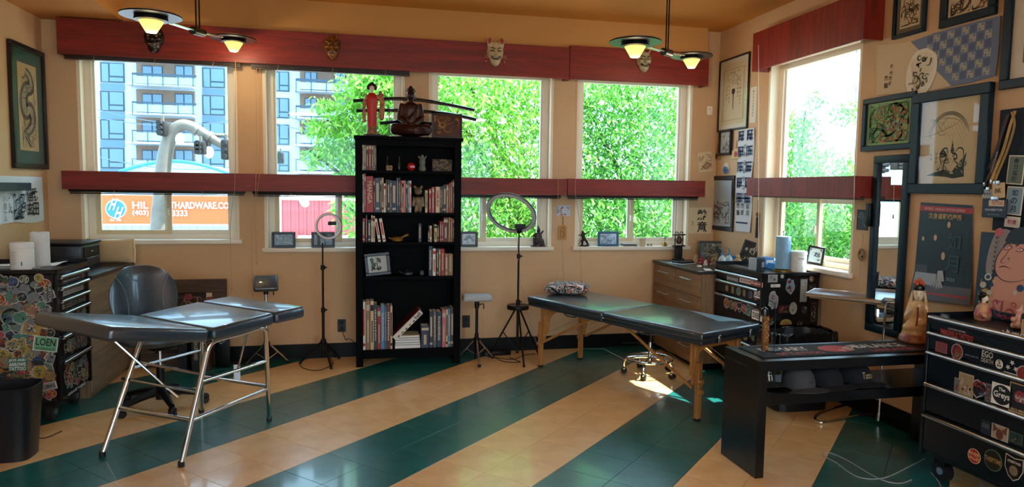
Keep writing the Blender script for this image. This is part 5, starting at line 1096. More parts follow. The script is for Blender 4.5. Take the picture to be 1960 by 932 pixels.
x, y = pq(1918, 756); text_sticker(RC, M5, x, y, .11, .105, 'E8E4DC', 'E8E4DC', [], 1); o = text_sticker(RC, M5, x, y, .1, .095, '101820', '101820', [('The', 'E8E4DC', .28, .18, .35), ('Greys', 'E8E4DC', -.05, .42, .85)], 0, lift=.002)
x, y = pq(1953, 764); o = text_sticker(RC, M5, x, y, .11, .14, 'C8A070', '1A1C24', [('2016 MERIT', 'C8A070', -.4, .09, .8)], 1); put_sticker(RC, M5, x, y+.01, .08, .08, sticker_mesh(30, 6, ('1A1C24', 'B0505A')), 0, .0025)
x, y = pq(1887, 818); text_sticker(RC, M5, x, y, .05, .07, '1C3440', '16242F', [('≡≡≡', '5A6068', .1, .3, .8)]); x, y = pq(1914, 828); put_sticker(RC, M5, x, y, .09, .10, sticker_mesh(33, 1, ('E8DCC8', 'D8C8A8')), 0, .0006)
mb = MB(); [mb.prism([(s*.012, .012), (s*.038, .04), (s*.034, -.005)], 0, .001) for s in (-1, 1)]; mb.sph((0, -.01, 0), (.02, .026, .002), 12, 6); o = mb.build('sticker', mat('fox print brown', '6A3A28', .5), RC, smooth=False); o.matrix_local = M5 @ Matrix.Translation((x, y, .002))
x, y = pq(1944, 838); put_sticker(RC, M5, x, y, .07, .07, sticker_mesh(34, 1, ('5A7A68', '2A4A4A')), 0, .0006)
x, y = pq(1865, 873); text_sticker(RC, M5, x, y, .075, .075, 'D8B8A0', 'A02020', [('RIVER', 'E8C890', .15, .22, .8), ('VALLEY', 'E8C890', -.15, .22, .9)], 0)
x, y = pq(1901, 881); text_sticker(RC, M5, x, y, .10, .105, '4A6A58', '201C18', [('THIEFTIME', 'A88850', .0, .22, .9)], 0); x, y = pq(1941, 897); text_sticker(RC, M5, x, y, .095, .12, 'D8D2C4', '101216', [('STREETWISE', 'D8D2C4', .25, .1, .7)], 5); put_sticker(RC, M5, x, y-.01, .045, .05, sticker_mesh(35, 0, ('9A8870', 'B8A080')), 0, .0025)
x, y = pq(1810, 603); text_sticker(RC, fm(RC, (RF-.0005, 3.12, 0), (0, -1, 0), (0, 0, 1)), x, y-.004, .06, .022, '2A4A5A', '16242F', [('KALI', 'B9BEC4', .2, .3, .5), ('PLUGGED', 'B9BEC4', -.2, .3, .8)])
# ================================================================ WALL ART
P_, w_, h_ = wallrect_left((25, 75), (80, 320)) if False else (None, 0, 0)
a = onx(11, 76, XL); b = onx(82, 322, XL); a2 = onx(24, 322, XL)
yc = (onx(18, 200, XL).y+onx(80, 200, XL).y)/2; zc = (onx(50, 90, XL).z+onx(50, 322, XL).z)/2
M_dragon = mat('aged ivory paper', 'C9A878', .8, var=.12, scale=6)
def serpent(e, w_, h, z):
    mb = MB(); pts = [(-.1, .42), (.12, .36), (.18, .25), (-.1, .2), (-.24, .08), (-.15, -.05), (.12, -.02), (.22, -.14), (.05, -.25), (-.18, -.3), (-.05, -.38), (.1, -.44)]
    p = [tuple(q)[:2] for q in spline([(x*w_, y*h, 0) for x, y in pts], 8)]; ribbon(mb, p, w_*.42, z); mb.build('ink_drawing', mat('print ink 4A4640', '4A4640', .7), e, smooth=False)
    mb = MB(); ribbon(mb, p, w_*.2, z+.0006); scribble(mb, -w_*.4, w_*.4, -h*.42, h*.42, 16, w_*.02, 4, z+.0008, 5); mb.build('ink_drawing', mat('print ink 9C8A6A', '9C8A6A', .7), e, smooth=False)
    mb = MB(); scribble(mb, -w_*.35, w_*.35, -h*.45, h*.45, 60, w_*.014, 9, z+.0012, 5); mb.build('ink_drawing', mat('print ink 2A2622', '2A2622', .7), e, smooth=False)
hw_ = abs(onx(82, 200, XL).y-onx(17, 200, XL).y); hh_ = abs(onx(50, 88, XL).z-onx(50, 321, XL).z)
picture('black framed long dragon drawing with dark green mount on the left wall', MWL((XL+.001, yc, zc)), hw_, hh_, M_fblk, .085, mat('dark green mount', '24504A', .8), serpent, M_dragon, .04, .03)
# calligraphy cloth on the left wall
M_cloth = mat('white cotton cloth', 'CFD8DC', .85, bump=.2, bscale=12)
y0 = onx(0, 400, XL).y-.35; y1 = onx(81, 380, XL).y; z0_ = onx(60, 424, XL).z; z1 = onx(60, 338, XL).z
e = thing('calligraphy_cloth', 'white cloth with black brush characters and a horned warrior on the left wall', 'wall cloth', M=MWL((XL+.003, (y0+y1)/2, (z0_+z1)/2))); w_ = y1-y0; h = z1-z0_
mb = MB(); n = 24; v = []; 
for i in range(n+1):
    x = -w_/2+w_*i/n; zz = .004+.003*math.sin(i*1.3)+.006*max(0, (i/n-.85)/.15)*math.sin(i*2.1)**2
    v += [(x, -h/2-.01*math.sin(i*.4), zz), (x, h/2, zz)]
mb.add(v, [(2*i, 2*i+2, 2*i+3, 2*i+1) for i in range(n)]); mb.build('cloth', M_cloth, e)
X = lambda px: onx(px, 380, XL).y-(y0+y1)/2; Z = lambda py: onx(60, py, XL).z-(z0_+z1)/2
for t_, px, py in (('武', 62, 372), ('信', 53, 373), ('田', 64, 400), ('玄', 53, 399)): text(t_, X(px), Z(py), .013, M_ink, e, h=.105, bold=True)
for t_, px, py in (('入', 5, 378), ('是', 5, 392), ('十', 5, 403), ('人', 5, 414)): text(t_, X(px), Z(py), .013, M_ink, e, h=.045)
mb = MB(); scribble(mb, X(22), X(44), Z(416), Z(372), 34, .011, 31, .013, 5); scribble(mb, X(12), X(17), Z(410), Z(370), 10, .008, 3, .013); mb.build('ink_drawing', mat('blue black ink', '1C3A4A', .8), e, smooth=False)
M_bar = mat('dark slate bar', '22333F', .4); a = onx(46, 357, XL+.02)
e = thing('wall_shelf', 'narrow dark ledge in front of the calligraphy cloth on the left wall', 'shelf', M=MWL((XL+.001, a.y-.35, a.z))); MB().rbox(-.35, .35, -.03, .03, .014, .07, .003, 1).build('ledge_board', M_bar, e); MB().rbox(-.3, -.27, -.02, .02, .0, .014, .002, 1).build('bracket', M_bar, e); MB().rbox(.27, .3, -.02, .02, .0, .014, .002, 1).build('bracket', M_bar, e)
# postcard, calligraphy sheet (back wall)
P_, w_, h_ = wallrect_back(1337, 291, 1362, 329); e = thing('postcard', 'small tilted red and cream print left of the round wave disc', 'print', M=MWB((P_[0], YW-.001, P_[2])) @ Matrix.Rotation(.12, 4, 'Z')); MB().box(-w_/2, w_/2, -h_/2, h_/2, 0, .002).build('card', M_card, e, smooth=False)
scrib(['5A5A48', 'A83A30', '6A3A2A'], 12, .005, 3)(e, w_, h_*.85, .0024)
P_, w_, h_ = wallrect_back(1319, 397, 1361, 447); e = thing('calligraphy_sheet', 'cream sheet with two large black brush characters below the middle board in the right corner', 'print', M=MWB((P_[0], YW-.001, P_[2]))); MB().box(-w_/2, w_/2, -h_/2, h_/2, 0, .002).build('sheet', M_card, e, smooth=False)
text('熱', .02, h_*.22, .0028, M_ink, e, h=h_*.42, bold=True); text('意', .02, -h_*.24, .0028, M_ink, e, h=h_*.42, bold=True); text('木村', -w_*.34, -h_*.1, .0028, M_ink, e, h=h_*.09, rot=-PI/2)
# right wall
def rp(label, tl, br, **k):
    P_, w_, h_ = wallrect_right(tl, br); return picture(label, MWR((XR-.0005, P_[1], P_[2])), w_, h_, k.pop('fm', M_fblk), **k)
def scroll_art(e, w_, h, z):
    mb = MB()
    for a, b, c_, d_ in ((-.42, .42, .40, .405), (-.42, .42, -.43, -.425), (-.42, -.41, -.43, .40), (.41, .42, -.43, .40)): mb.box(a*w_, b*w_, c_*h, d_*h, z, z+.0004)
    mb.build('ink_drawing', mat('print ink 6A5A40', '6A5A40', .7), e, smooth=False)
    mb = MB(); mb.prism([(-.05*w_, .08*h), (.05*w_, .08*h), (.07*w_, .02*h), (.015*w_, -.02*h), (.012*w_, -.24*h), (0, -.27*h), (-.012*w_, -.24*h), (-.015*w_, -.02*h), (-.07*w_, .02*h)], z, z+.0006); scribble(mb, -.25*w_, .25*w_, .14*h, .36*h, 16, .004, 2, z+.0006); mb.build('ink_drawing', mat('print ink 2A2622', '2A2622', .7), e, smooth=False)
    for i, (x, t_) in enumerate(((.27, '天地玄黄宇宙洪荒'), (-.27, '日月盈昃'), (.18, '寒来暑往'), (-.17, '秋収冬蔵閏'))):
        for j, ch in enumerate(t_): text(ch, x*w_, (.25-.062*j-(.12 if i else 0))*h, z+.001, M_ink, e, h=.035*h)
rp('tall narrow black frame with a sword talisman print nearest the corner', (1380, 118), (1432, 245), fw=.017, mat_w=.035, mm=M_cardw, pm=M_card, art=scroll_art)
P_, w_, h_ = wallrect_right((1437, 168), (1447, 234)); e = thing('paper_strip', 'narrow paper strip with tiny vertical writing beside the tall talisman frame', 'print', M=MWR((XR-.001, P_[1], P_[2]))); MB().box(-w_/2, w_/2, -h_/2, h_/2, 0, .002).build('sheet', M_cardw, e, smooth=False)
for j, ch in enumerate('・皇御孫命国家安泰'): text(ch, 0, h_*(.38-.085*j), .0026, M_ink, e, h=h_*.05)
rp('small black frame with a portrait photo under the tall talisman frame', (1380, 250), (1402, 296), fw=.022, mat_w=.004, pm=mat('pale photo paper', 'B8B8B0', .6), art=scrib(['2A2A2C', '5A5C60'], 9, .008, 4), fd=.03)
rp('black mounted picture of a gnarled brown pine below the round wave disc', (1362, 337), (1404, 444), fw=.045, mat_w=.0, pm=mat('pale grey blue paper', 'B4BEC4', .7), art=scrib(['6A4A30', '8A6A44', '3A2A20'], 16, .010, 14, fx=.8, fy=.45, cy=-.2), fd=.015)
P_, w_, h_ = wallrect_right((1385, 307), (1398, 338)); e = thing('round_plaque', 'small round blue wave plaque above the pine picture', 'plaque', M=MWR((XR-.001, P_[1], P_[2]))); mb = MB(); mb.prism([(.052*math.cos(2*PI*i/28), .055*math.sin(2*PI*i/28)) for i in range(28)], 0, .012); mb.build('disc', mat('cream glaze', 'D8CDB4', .4), e)
mb = MB(); ribbon(mb, [tuple(q)[:2] for q in spline([(-.045, -.01, 0), (-.02, .015, 0), (.0, -.01, 0), (.02, .012, 0), (.045, -.012, 0)], 5)], .022, .0126); mb.prism([(.05*math.cos(PI+PI*i/14), .05*math.sin(PI+PI*i/14)-.004) for i in range(15)], .012, .0124); mb.build('wave_print', mat('wave blue', '2A5A86', .5), e, smooth=False)
for lb, tl, br, c, mark in (('small wooden plaque with a dark emblem left of the portrait photo', (1366, 290), (1380, 306), 'A87C48', '3A2A20'), ('small wooden plaque with a red gourd right of the portrait photo', (1402, 285), (1418, 303), 'D2AE74', 'A82420')):
    P_, w_, h_ = wallrect_right(tl, br); e = thing('wooden_plaque', lb, 'plaque', M=MWR((XR-.001, P_[1], P_[2]))); MB().prism([(-w_/2, -h_/2), (w_/2, -h_/2), (w_/2, h_*.3), (0, h_/2), (-w_/2, h_*.3)], 0, .008).build('board', mat('plaque wood '+c, c, .6), e, smooth=False)
    MB().prism([(.3*h_*math.cos(2*PI*i/14), -.06*h_+.3*h_*math.sin(2*PI*i/14)) for i in range(14)], .008, .0092).build('emblem', mat('plaque mark '+mark, mark, .6), e, smooth=False); MB().tube([(-.004, h_/2, .004), (0, h_/2+.08, .003), (.004, h_/2, .004)], .0015, 5).build('cord', M_red2, e)
# white towel banner with square blue seal characters
P_, w_, h_ = wallrect_right((1409, 250), (1444, 446)); e = thing('towel_banner', 'long white towel with blue square seal characters beside the right window', 'banner', M=MWR((XR-.002, P_[1], P_[2]))); w_ = .27; v = []; n = 16
for j in range(n+1):
    y = h_/2-h_*j/n; v += [(-w_/2+.01*math.sin(j*.5), y, .006+.004*math.sin(j)), (w_/2+.008*math.sin(j*.6), y, .006+.004*math.cos(j*.8))]
mb = MB(); mb.add(v, [(2*i, 2*i+2, 2*i+3, 2*i+1) for i in range(n)]); mb.build('cloth', mat('white towel', 'D4D6D8', .9, bump=.15, bscale=40), e)
M_seal = mat('navy dye', '16305A', .8)
def seal(mb, cx, cy, s, seed, z):
    r = random.Random(seed); t = s*.13
    mb.box(cx-s/2, cx+s/2, cy+s/2-t, cy+s/2, z, z+.0005); mb.box(cx-s/2, cx-s/2+t, cy-s/2, cy+s/2, z, z+.0005)
    for k in range(3):
        a = -s/2+s*(.28+.25*k); mb.box(cx+a-t/2, cx+a+t/2, cy-s/2+(s*.3 if r.random() < .4 else 0), cy+s/2-(s*.3 if r.random() < .4 else t), z, z+.0005)
    for k in range(2): b = -s/2+s*(.2+.33*k); mb.box(cx-s*(.2 if r.random() < .5 else .5), cx+s/2, cy+b-t/2, cy+b+t/2, z, z+.0005)
mb = MB()
for r in range(5):
    for c_ in (-1, 1): seal(mb, c_*w_*.27, h_/2-.06-r*.145, .095, r*7+c_, .0125)
mb.box(-w_*.4, w_*.35, -h_*.18, -h_*.165, .0125, .013); mb.box(-w_*.4, w_*.35, -h_*.42, -h_*.405, .0125, .013); mb.build('seal_print', M_seal, e, smooth=False)
for j, ch in enumerate('文身道鍛弥之仇'): text(ch, .0, h_/2-.16-.075*j, .0135, M_ink, e, h=.045)
for i, x in enumerate((-.08, 0, .08)):
    for j, ch in enumerate(('彫龍', '彫師', '如月')[i]): text(ch, x, -h_*.25-.06*j, .0135, M_ink, e, h=.05, bold=True)
text('一門一代', 0, -h_*.205, .0135, M_ink, e, w=.13, h=.025)
# tassel
p = onx(1451, 383, XR-.012); q = onx(1447, 455, XR-.012); L = p.z-q.z; e = thing('tassel_charm', 'brown knotted charm with long dark tassel hanging beside the right window', 'ornament', M=MWR((XR-.001, p.y, p.z)))
MB().tube([(0, 0, .012), (0, -L*.35, .012)], .002, 5).build('cord', mat('brown cord', '5A3A24', .8), e); MB().sph((0, -L*.38, .014), (.016, .022, .012), 10, 8).build('knot_bead', mat('brown bead', '7A4A2A', .5), e)
mb = MB(); mb.T = Matrix(((1, 0, 0, 0), (0, 0, 1, 0), (0, 1, 0, .013), (0, 0, 0, 1))); mb.lathe([(.003, -L*.44), (.010, -L*.48), (.009, -L*.55), (.012, -L), (.002, -L)][::-1], 10); mb.build('tassel', M_ink, e)
# thermostat, photo and ring charm by the mirror
P_, w_, h_ = wallrect_back(1360, 203, 1373, 222); e = thing('wall_sensor', 'small white plastic sensor box in the right corner', 'sensor', M=MWB((XR-.10, YW-.001, P_[2]))); MB().rbox(-.03, .03, -.045, .045, 0, .025, .006).build('housing', M_white, e); MB().sph((0, .015, .024), (.005, .005, .004), 8, 5).build('lens', M_ink, e)
P_, w_, h_ = wallrect_right((1642, 401), (1661, 441)); picture('small dark unframed photo between the right window and the mirror', MWR((XR-.0005, P_[1], P_[2])), w_, h_, mat('dark photo edge', '1E2024', .6), pm=mat('dark photo', '2C3238', .5), art=scrib(['8A9096', '5A6068'], 10, .006, 8), fw=.004, fd=.004, glazed=False)
p = onx(1651, 447, XR-.01); q = onx(1645, 575, XR-.01); e = thing('ring_ornament', 'small carved ring hanging on a thin cord left of the mirror', 'ornament', M=MWR((XR-.001, p.y, p.z))); L = p.z-q.z; c = -(p.z-onx(1648, 487, XR).z)
MB().tube([(0, 0, .01), (.01, -.03, .01), (0, c+.04, .01)], .002, 5).build('cord', M_cord, e); MB().tube([(.028*math.cos(t), c+.04*math.sin(t), .01) for t in [2*PI*i/20 for i in range(20)]], .006, 6, closed=True).build('ring', mat('carved bone', '8A6A48', .6), e); mb = MB(); scribble(mb, -.02, .02, c-.03, c+.03, 6, .008, 3, .012); mb.build('carving', M_ink, e, smooth=False); MB().tube([(0, c-.04, .01), (-.01, -L*.8, .01), (.005, -L, .01)], .0015, 5).build('cord', M_cord, e)
# mirror
a = onx(1676, 297, XR-.02); b = onx(1745, 296, XR-.02); c_ = onx(1655, 640, XR-.02); zt, zb = (a.z+b.z)/2, onx(1690, 640, XR-.02).z
ya, yb = (a.y+onx(1657, 620, XR-.02).y)/2, (b.y+onx(1722, 640, XR-.02).y)/2
e = thing('wall_mirror', 'tall dark-framed mirror between the right window and the calendar poster', 'mirror', M=MWR((XR-.004, (ya+yb)/2, (zt+zb)/2))); w_, h = ya-yb, zt-zb; fw = .052
mb = MB()
for (p0_, p1_, q0_, q1_) in ((-w_/2, w_/2, -h/2, -h/2+fw), (-w_/2, w_/2, h/2-fw, h/2), (-w_/2, -w_/2+fw, -h/2+fw, h/2-fw), (w_/2-fw, w_/2, -h/2+fw, h/2-fw)): mb.rbox(p0_, p1_, q0_, q1_, 0, .03, .006, 2)
mb.build('frame', M_fteal, e); MB().box(-w_/2+fw, w_/2-fw, -h/2+fw, h/2-fw, .004, .012).build('mirror_glass', mat('mirror silver', 'E8ECEC', .01, 1), e, smooth=False)
MB().rbox(-w_/2-.012, -w_/2+.02, .12, .28, .03, .06, .004).build('dark_bracket', M_black, e)  # dark bracket on the mirror's left edge, gives no light
# framed pictures
def garden(e, w_, h, z):
    scrib(['3E8A3A', '7CC060', '8A6A44', '7E8478', 'A86A3C', '2C5A34'], 26, .012, 40)(e, w_, h, z)
rp('dark framed bright garden photo above the mirror', (1658, 191), (1754, 284), fm=M_fteal, fw=.038, pm=mat('green photo', '86A468', .6), art=garden, fd=.03, glazed=False)
rp('dark framed horse drawing at the top edge left of the koi frame', (1718, -20), (1774, 60), fm=M_fteal, fw=.022, mat_w=.03, mm=mat('olive mount', '6A6450', .8), pm=M_card, art=scrib(['4A3A28', '8A7248', '2A2622'], 12, .008, 51), fd=.03)
rp('wide dark frame with brown ink drawings cut by the top edge', (1809, -40), (1911, 27), fm=M_fteal, fw=.05, pm=M_card, art=scrib(['4A3A28', '7A4A30', '2A2622'], 16, .010, 55), fd=.03)
def bigart(e, w_, h, z):
    mb = MB(); 
    for k in range(3): ribbon(mb, [((.34-.02*k)*w_*math.cos(t)-.02*w_, (.05+(.30-.015*k)*math.sin(t))*h) for t in [PI*(.05+.9*i/24)+.1*k for i in range(25)]], .006, z)
    for k in range(6): ribbon(mb, [((.05+.3*random.Random(k).random())*w_*math.cos(t)-.1*w_, (.18+.1*math.sin(t+k))*h) for t in [PI*(.1*k+.8*i/12) for i in range(13)]], .003, z)
    mb.build('ink_drawing', mat('print ink 5A564C', '5A564C', .7), e, smooth=False)
    for r in range(6):
        for j in range(12): 
            if j < 11-r%3*2: text('文身作品人気'[(r+j) % 6], (-.12+.062*r+.016*j)*w_, (.24-.02*r-.024*j+.012*r)*h, z+.0005, M_ink, e, h=.013*h)
    for i, t_ in enumerate(('文身魂', '桂弁之', '命宿如', '合算')):
        for j, ch in enumerate(t_): text(ch, (-.02-.09*i)*w_, (-.12-.05*j-.01*i)*h, z+.0005, M_ink, e, h=.034*h)
    mb = MB(); mb.prism([(x*w_, y*h) for x, y in ((-.36, -.40), (-.2, -.36), (-.05, -.33), (.05, -.38), (.18, -.26), (.30, -.14), (.27, -.30), (.28, -.42), (.1, -.44), (-.02, -.42), (-.15, -.41))], z, z+.0006); mb.prism([(x*w_, y*h) for x, y in ((.06, .02), (.10, -.12), (.04, -.13))], z, z+.0006); scribble(mb, -.2*w_, .3*w_, -.36*h, -.08*h, 22, .009, 61, z+.0008); mb.build('ink_drawing', mat('print ink 2E4038', '2E4038', .7), e, smooth=False)
    mb = MB(); scribble(mb, -.1*w_, .25*w_, -.38*h, -.2*h, 14, .006, 62, z+.0012); scribble(mb, .0*w_, .28*w_, -.2*h, .0*h, 10, .004, 64, z+.0012); mb.build('ink_drawing', mat('print ink D0BE98', 'D0BE98', .7), e, smooth=False)
rp('largest dark framed picture of a long-haired ghost and vertical writing on the right wall', (1757, 181), (1892, 372), fm=M_fteal, fw=.062, pm=M_card, art=bigart, fd=.04)
a = onx(1922, 162, XR); e_ = rp('dark framed picture cut by the upper right corner', (1934, -40), (2040, 155), fm=M_fteal, fw=.05, mat_w=.07, mm=M_cardw, pm=mat('grey photo', '5A6068', .6), art=scrib(['C8BFA8', '2A2C30'], 12, .01, 70), fd=.035)
# noren cloth: cream left part, blue patterned right part, and round fan over it
def R3(px, py, off=.0): return onx(px, py, XR-off)
e = thing('noren_cloth', 'cream and blue patterned cloth pinned across the right wall above the frames', 'wall cloth', M=MWR((XR-.002, R3(1790, 130).y, R3(1790, 130).z))); Mi = MWR((XR-.002, R3(1790, 130).y, R3(1790, 130).z)).inverted()
def pl2(pts, z): return [(lambda q: (q.x, q.y, z))(Mi @ R3(*p)) for p in pts]
c1_ = pl2([(1681, 87), (1746, 80), (1764, 98), (1790, 130), (1824, 165), (1776, 175), (1679, 182)], .005); mb = MB(); mb.add(c1_, [tuple(range(7))]); 
mb = MB(); mb.prism([(p[0], p[1]) for p in c1_], .004, .007); mb.build('cream_cloth', mat('cream cotton cloth', 'CDB593', .85, bump=.35, bscale=9), e, smooth=False)
c2_ = pl2([(1746, 80), (1790, 64), (1840, 50), (1918, 30), (1915, 90), (1908, 145), (1860, 158), (1824, 165), (1790, 130), (1764, 98)], .006); mb = MB(); mb.prism([(p[0], p[1]) for p in c2_], .005, .009); mb.build('blue_cloth', mat('faded indigo cloth', '6C7890', .9, bump=.3, bscale=12), e, smooth=False)
M_cr = mat('cream resist print', 'C2B898', .85); M_in = mat('indigo patch print', '54607C', .85)
def inside(x, y, poly):
    c = False; n = len(poly)
    for i in range(n):
        x1, y1 = poly[i][:2]; x2, y2 = poly[i-1][:2]
        if (y1 > y) != (y2 > y) and x < (x2-x1)*(y-y1)/(y2-y1)+x1: c = not c
    return c
mbs = [MB(), MB()]; s = .052; xs_ = [p[0] for p in c2_]; ys_ = [p[1] for p in c2_]; i = 0; x = min(xs_)
while x < max(xs_):
    y = min(ys_); j = 0
    while y < max(ys_):
        if all(inside(x+dx_*s*.5, y+dy_*s*.5, c2_) for dx_ in (-1, 1) for dy_ in (-1, 1)):
            if (i+j) % 2: mbs[0].box(x-s*.38, x+s*.38, y-s*.42, y+s*.42, .009, .0095)
            else:
                for a_, b_, c3, d3 in ((-.4, -.32, -.4, .4), (.32, .4, -.4, .4), (-.05, .05, -.4, .4), (-.4, .4, -.05, .05), (-.24, -.16, .05, .4), (.16, .24, -.4, -.05), (-.3, .0, .3, .38), (0, .3, -.38, -.3)): mbs[1].box(x+a_*s, x+b_*s, y+c3*s, y+d3*s, .009, .0096)
        y += s; j += 1
    x += s; i += 1
mbs[0].build('patch_print', M_in, e, smooth=False); mbs[1].build('key_print', M_cr, e, smooth=False)
for t_, px, py, hh in (('初', 1709, 127, 20), ('代', 1708, 140, 20), ('彫', 1707, 150, 20), ('師', 1706, 160, 20), ('彫', 1699, 150, 24), ('龍', 1698, 164, 26)): q = pl2([(px, py)], 0)[0]; text(t_, q[0], q[1], .0078, M_ink, e, h=hh*.0014, bold=True)
q = R3(1766, 140); e = thing('paper_fan', 'round cream paper fan with ink dragon pinned over the blue patterned cloth', 'fan', M=MWR((XR-.012, q.y, q.z)) @ Matrix.Rotation(-.25, 4, 'Z'))
ol = [tuple(p)[:2] for p in spline([(0, .155, 0), (.085, .12, 0), (.118, .02, 0), (.10, -.08, 0), (.045, -.15, 0), (0, -.16, 0), (-.045, -.15, 0), (-.10, -.08, 0), (-.118, .02, 0), (-.085, .12, 0), (0, .155, 0)], 4)][:-1]
MB().prism(ol, 0, .004).build('fan_leaf', M_cardw, e, smooth=False); mb = MB(); [mb.tube([(0, -.14, .005), (.105*math.sin(a_), .0+.13*math.cos(a_), .005)], .0008, 4) for a_ in [(-1.2+.15*i) for i in range(17)]]; mb.build('ribs', M_card, e); mb = MB(); scribble(mb, -.07, .07, -.11, .0, 16, .006, 80, .0062, 6); scribble(mb, -.05, .06, 0, .11, 8, .009, 83, .0062, 5); mb.build('ink_drawing', M_ink, e, smooth=False); MB().cyl((0, -.15, .003), (0, -.24, .003), .006, n=8).build('handle', M_card, e)
# calendar poster
e = thing('calendar_poster', 'dark curling calendar poster with red banner and kanji under the large frame', 'poster', M=MWR((XR-.003, R3(1815, 480).y, R3(1815, 480).z))); Mi = MWR((XR-.003, R3(1815, 480).y, R3(1815, 480).z)).inverted()
tl, tr, bl_, br_ = [Mi @ R3(*p) for p in ((1764, 387), (1864, 393), (1748, 570), (1862, 586))]; n = 20; v = []
def pz(t): return .004+.05*max(0, t-.72)**1.5*2
def pp_(u, t): a_ = tl.lerp(tr, u); b_ = bl_.lerp(br_, u); q = a_.lerp(b_, t); return (q.x-(.02*max(0, t-.7)/.3)*(1-u), q.y, pz(t)+.006*math.sin(u*PI))
mb = MB(); [v.append(pp_(i/6, j/n)) for j in range(n+1) for i in range(7)]; mb.add(v, [(j*7+i, (j+1)*7+i, (j+1)*7+i+1, j*7+i+1) for j in range(n) for i in range(6)]); mb.build('poster_sheet', mat('dark blue poster print', '12242E', .45), e)
def pstrip(u0, u1, t0, t1, m, off, nm='poster_print', k=4):
    mb = MB(); v = []; [v.append((lambda q: (q[0], q[1], q[2]+off))(pp_(u0+(u1-u0)*i/k, t0+(t1-t0)*j/k))) for j in range(k+1) for i in range(k+1)]; mb.add(v, [(j*(k+1)+i, (j+1)*(k+1)+i, (j+1)*(k+1)+i+1, j*(k+1)+i+1) for j in range(k) for i in range(k)]); mb.build(nm, m, e)
pstrip(0.0, 1, .03, .085, mat('poster red', 'A83038', .5), .0008); pstrip(0, .28, .80, .995, mat('poster slate', '444E5A', .6), .0008); pstrip(.0, 1, .83, .995, mat('poster grey', '5A5C66', .6), .0006); pstrip(.02, .42, .72, .84, mat('poster pale', '9AA6AE', .6), .0012); pstrip(.02, .24, .64, .72, mat('poster slate', '444E5A', .6), .0014)
pstrip(.30, .95, .915, .935, mat('poster red', 'A83038', .5), .0012)
def ptext(t_, u, t, w_=None, h=None, m=M_wp, bold=False): q = pp_(u, t); text(t_, q[0], q[1], q[2]+.002, m, e, w=w_, h=h, rot=-.02, bold=bold)
W3 = abs(tr.x-tl.x); H3 = abs(tl.y-bl_.y); ptext('初代如月 - KISARAGI TATTOO LEGEND', .5, .058, W3*.78, .018); ptext('文身道鍛魂屋所', .52, .13, W3*.64, .038, mat('poster tan', 'B89A6A', .6), True); ptext('如', .70, .38, None, .10, mat('poster faint', '33505C', .6)); ptext('月', .68, .60, None, .10, mat('poster faint', '33505C', .6)); ptext('2023', .66, .76, W3*.16, .02, mat('poster pale', '9AA6AE', .6))
mb = MB(); 
for (u0, t0, nn) in ((.82, .25, 10), (.06, .30, 8), (.84, .55, 12)):
    for j in range(nn):
        for i in range(6): q = pp_(u0+i*.022, t0+j*.02); mb.box(q[0]-.0015, q[0]+.0015, q[1]-.0015, q[1]+.0015, q[2]+.0012, q[2]+.0018)
mb.build('date_grid', mat('poster blue dots', '4A7080', .6), e, smooth=False)
M_skin = mat('printed skin tone', 'C8A68A', .6); mb = MB()
for u, t, sx_, sy_ in ((.60, .21, .012, .02), (.52, .53, .014, .025), (.36, .35, .012, .02), (.12, .37, .01, .014)): q = pp_(u, t); mb.prism([(q[0]+sx_*math.cos(2*PI*i/10), q[1]+sy_*math.sin(2*PI*i/10)) for i in range(10)], q[2]+.001, q[2]+.0018)
mb.build('figure_print', M_skin, e, smooth=False)
mb = MB(); q = pp_(.46, .80)
for k in range(5): mb.tube([(q[0]+.01, q[1]+.02, q[2]+.003), (q[0]-.05+.022*k, q[1]-.045+.006*abs(k-2), q[2]+.003)], [.012, .005], 5)
mb.prism([(q[0]-.01, q[1]), (q[0]+.05, q[1]+.01), (q[0]+.035, q[1]+.075), (q[0]+.0, q[1]+.07)], q[2]+.001, q[2]+.004); mb.build('hand_print', mat('printed pale hand', 'A8AEB2', .6), e)
# dark banner with lanyards, badges and paper strips at the far right
M_flag = mat('deep blue black banner cloth', '0E1E2C', .8, bump=.2, bscale=20)
a, b = R3(1916, 212), R3(1975, 440); e = thing('dark_banner', 'deep blue hanging banner at the far right behind the lanyards', 'banner', M=MWR((XR-.002, (a.y+b.y)/2-.05, (R3(1930, 212).z+R3(1930, 440).z)/2))); hb = (R3(1930, 212).z-R3(1930, 445).z)/2
MB().rbox(-.16, .22, -hb, hb, .001, .012, .003, 1).build('banner_cloth', M_flag, e); text('NOKER', .02, hb*.62, .0135, M_wp, e, w=.10, h=.022, rot=-PI/2)
mb = MB(); mb.tube([(.07+.03*math.cos(2*PI*i/20), hb*.38+.035*math.sin(2*PI*i/20), .013) for i in range(20)], .0012, 4, closed=True); scribble(mb, .05, .09, hb*.33, hb*.43, 5, .004, 90, .0135); mb.build('emblem', M_wp, e, smooth=False)
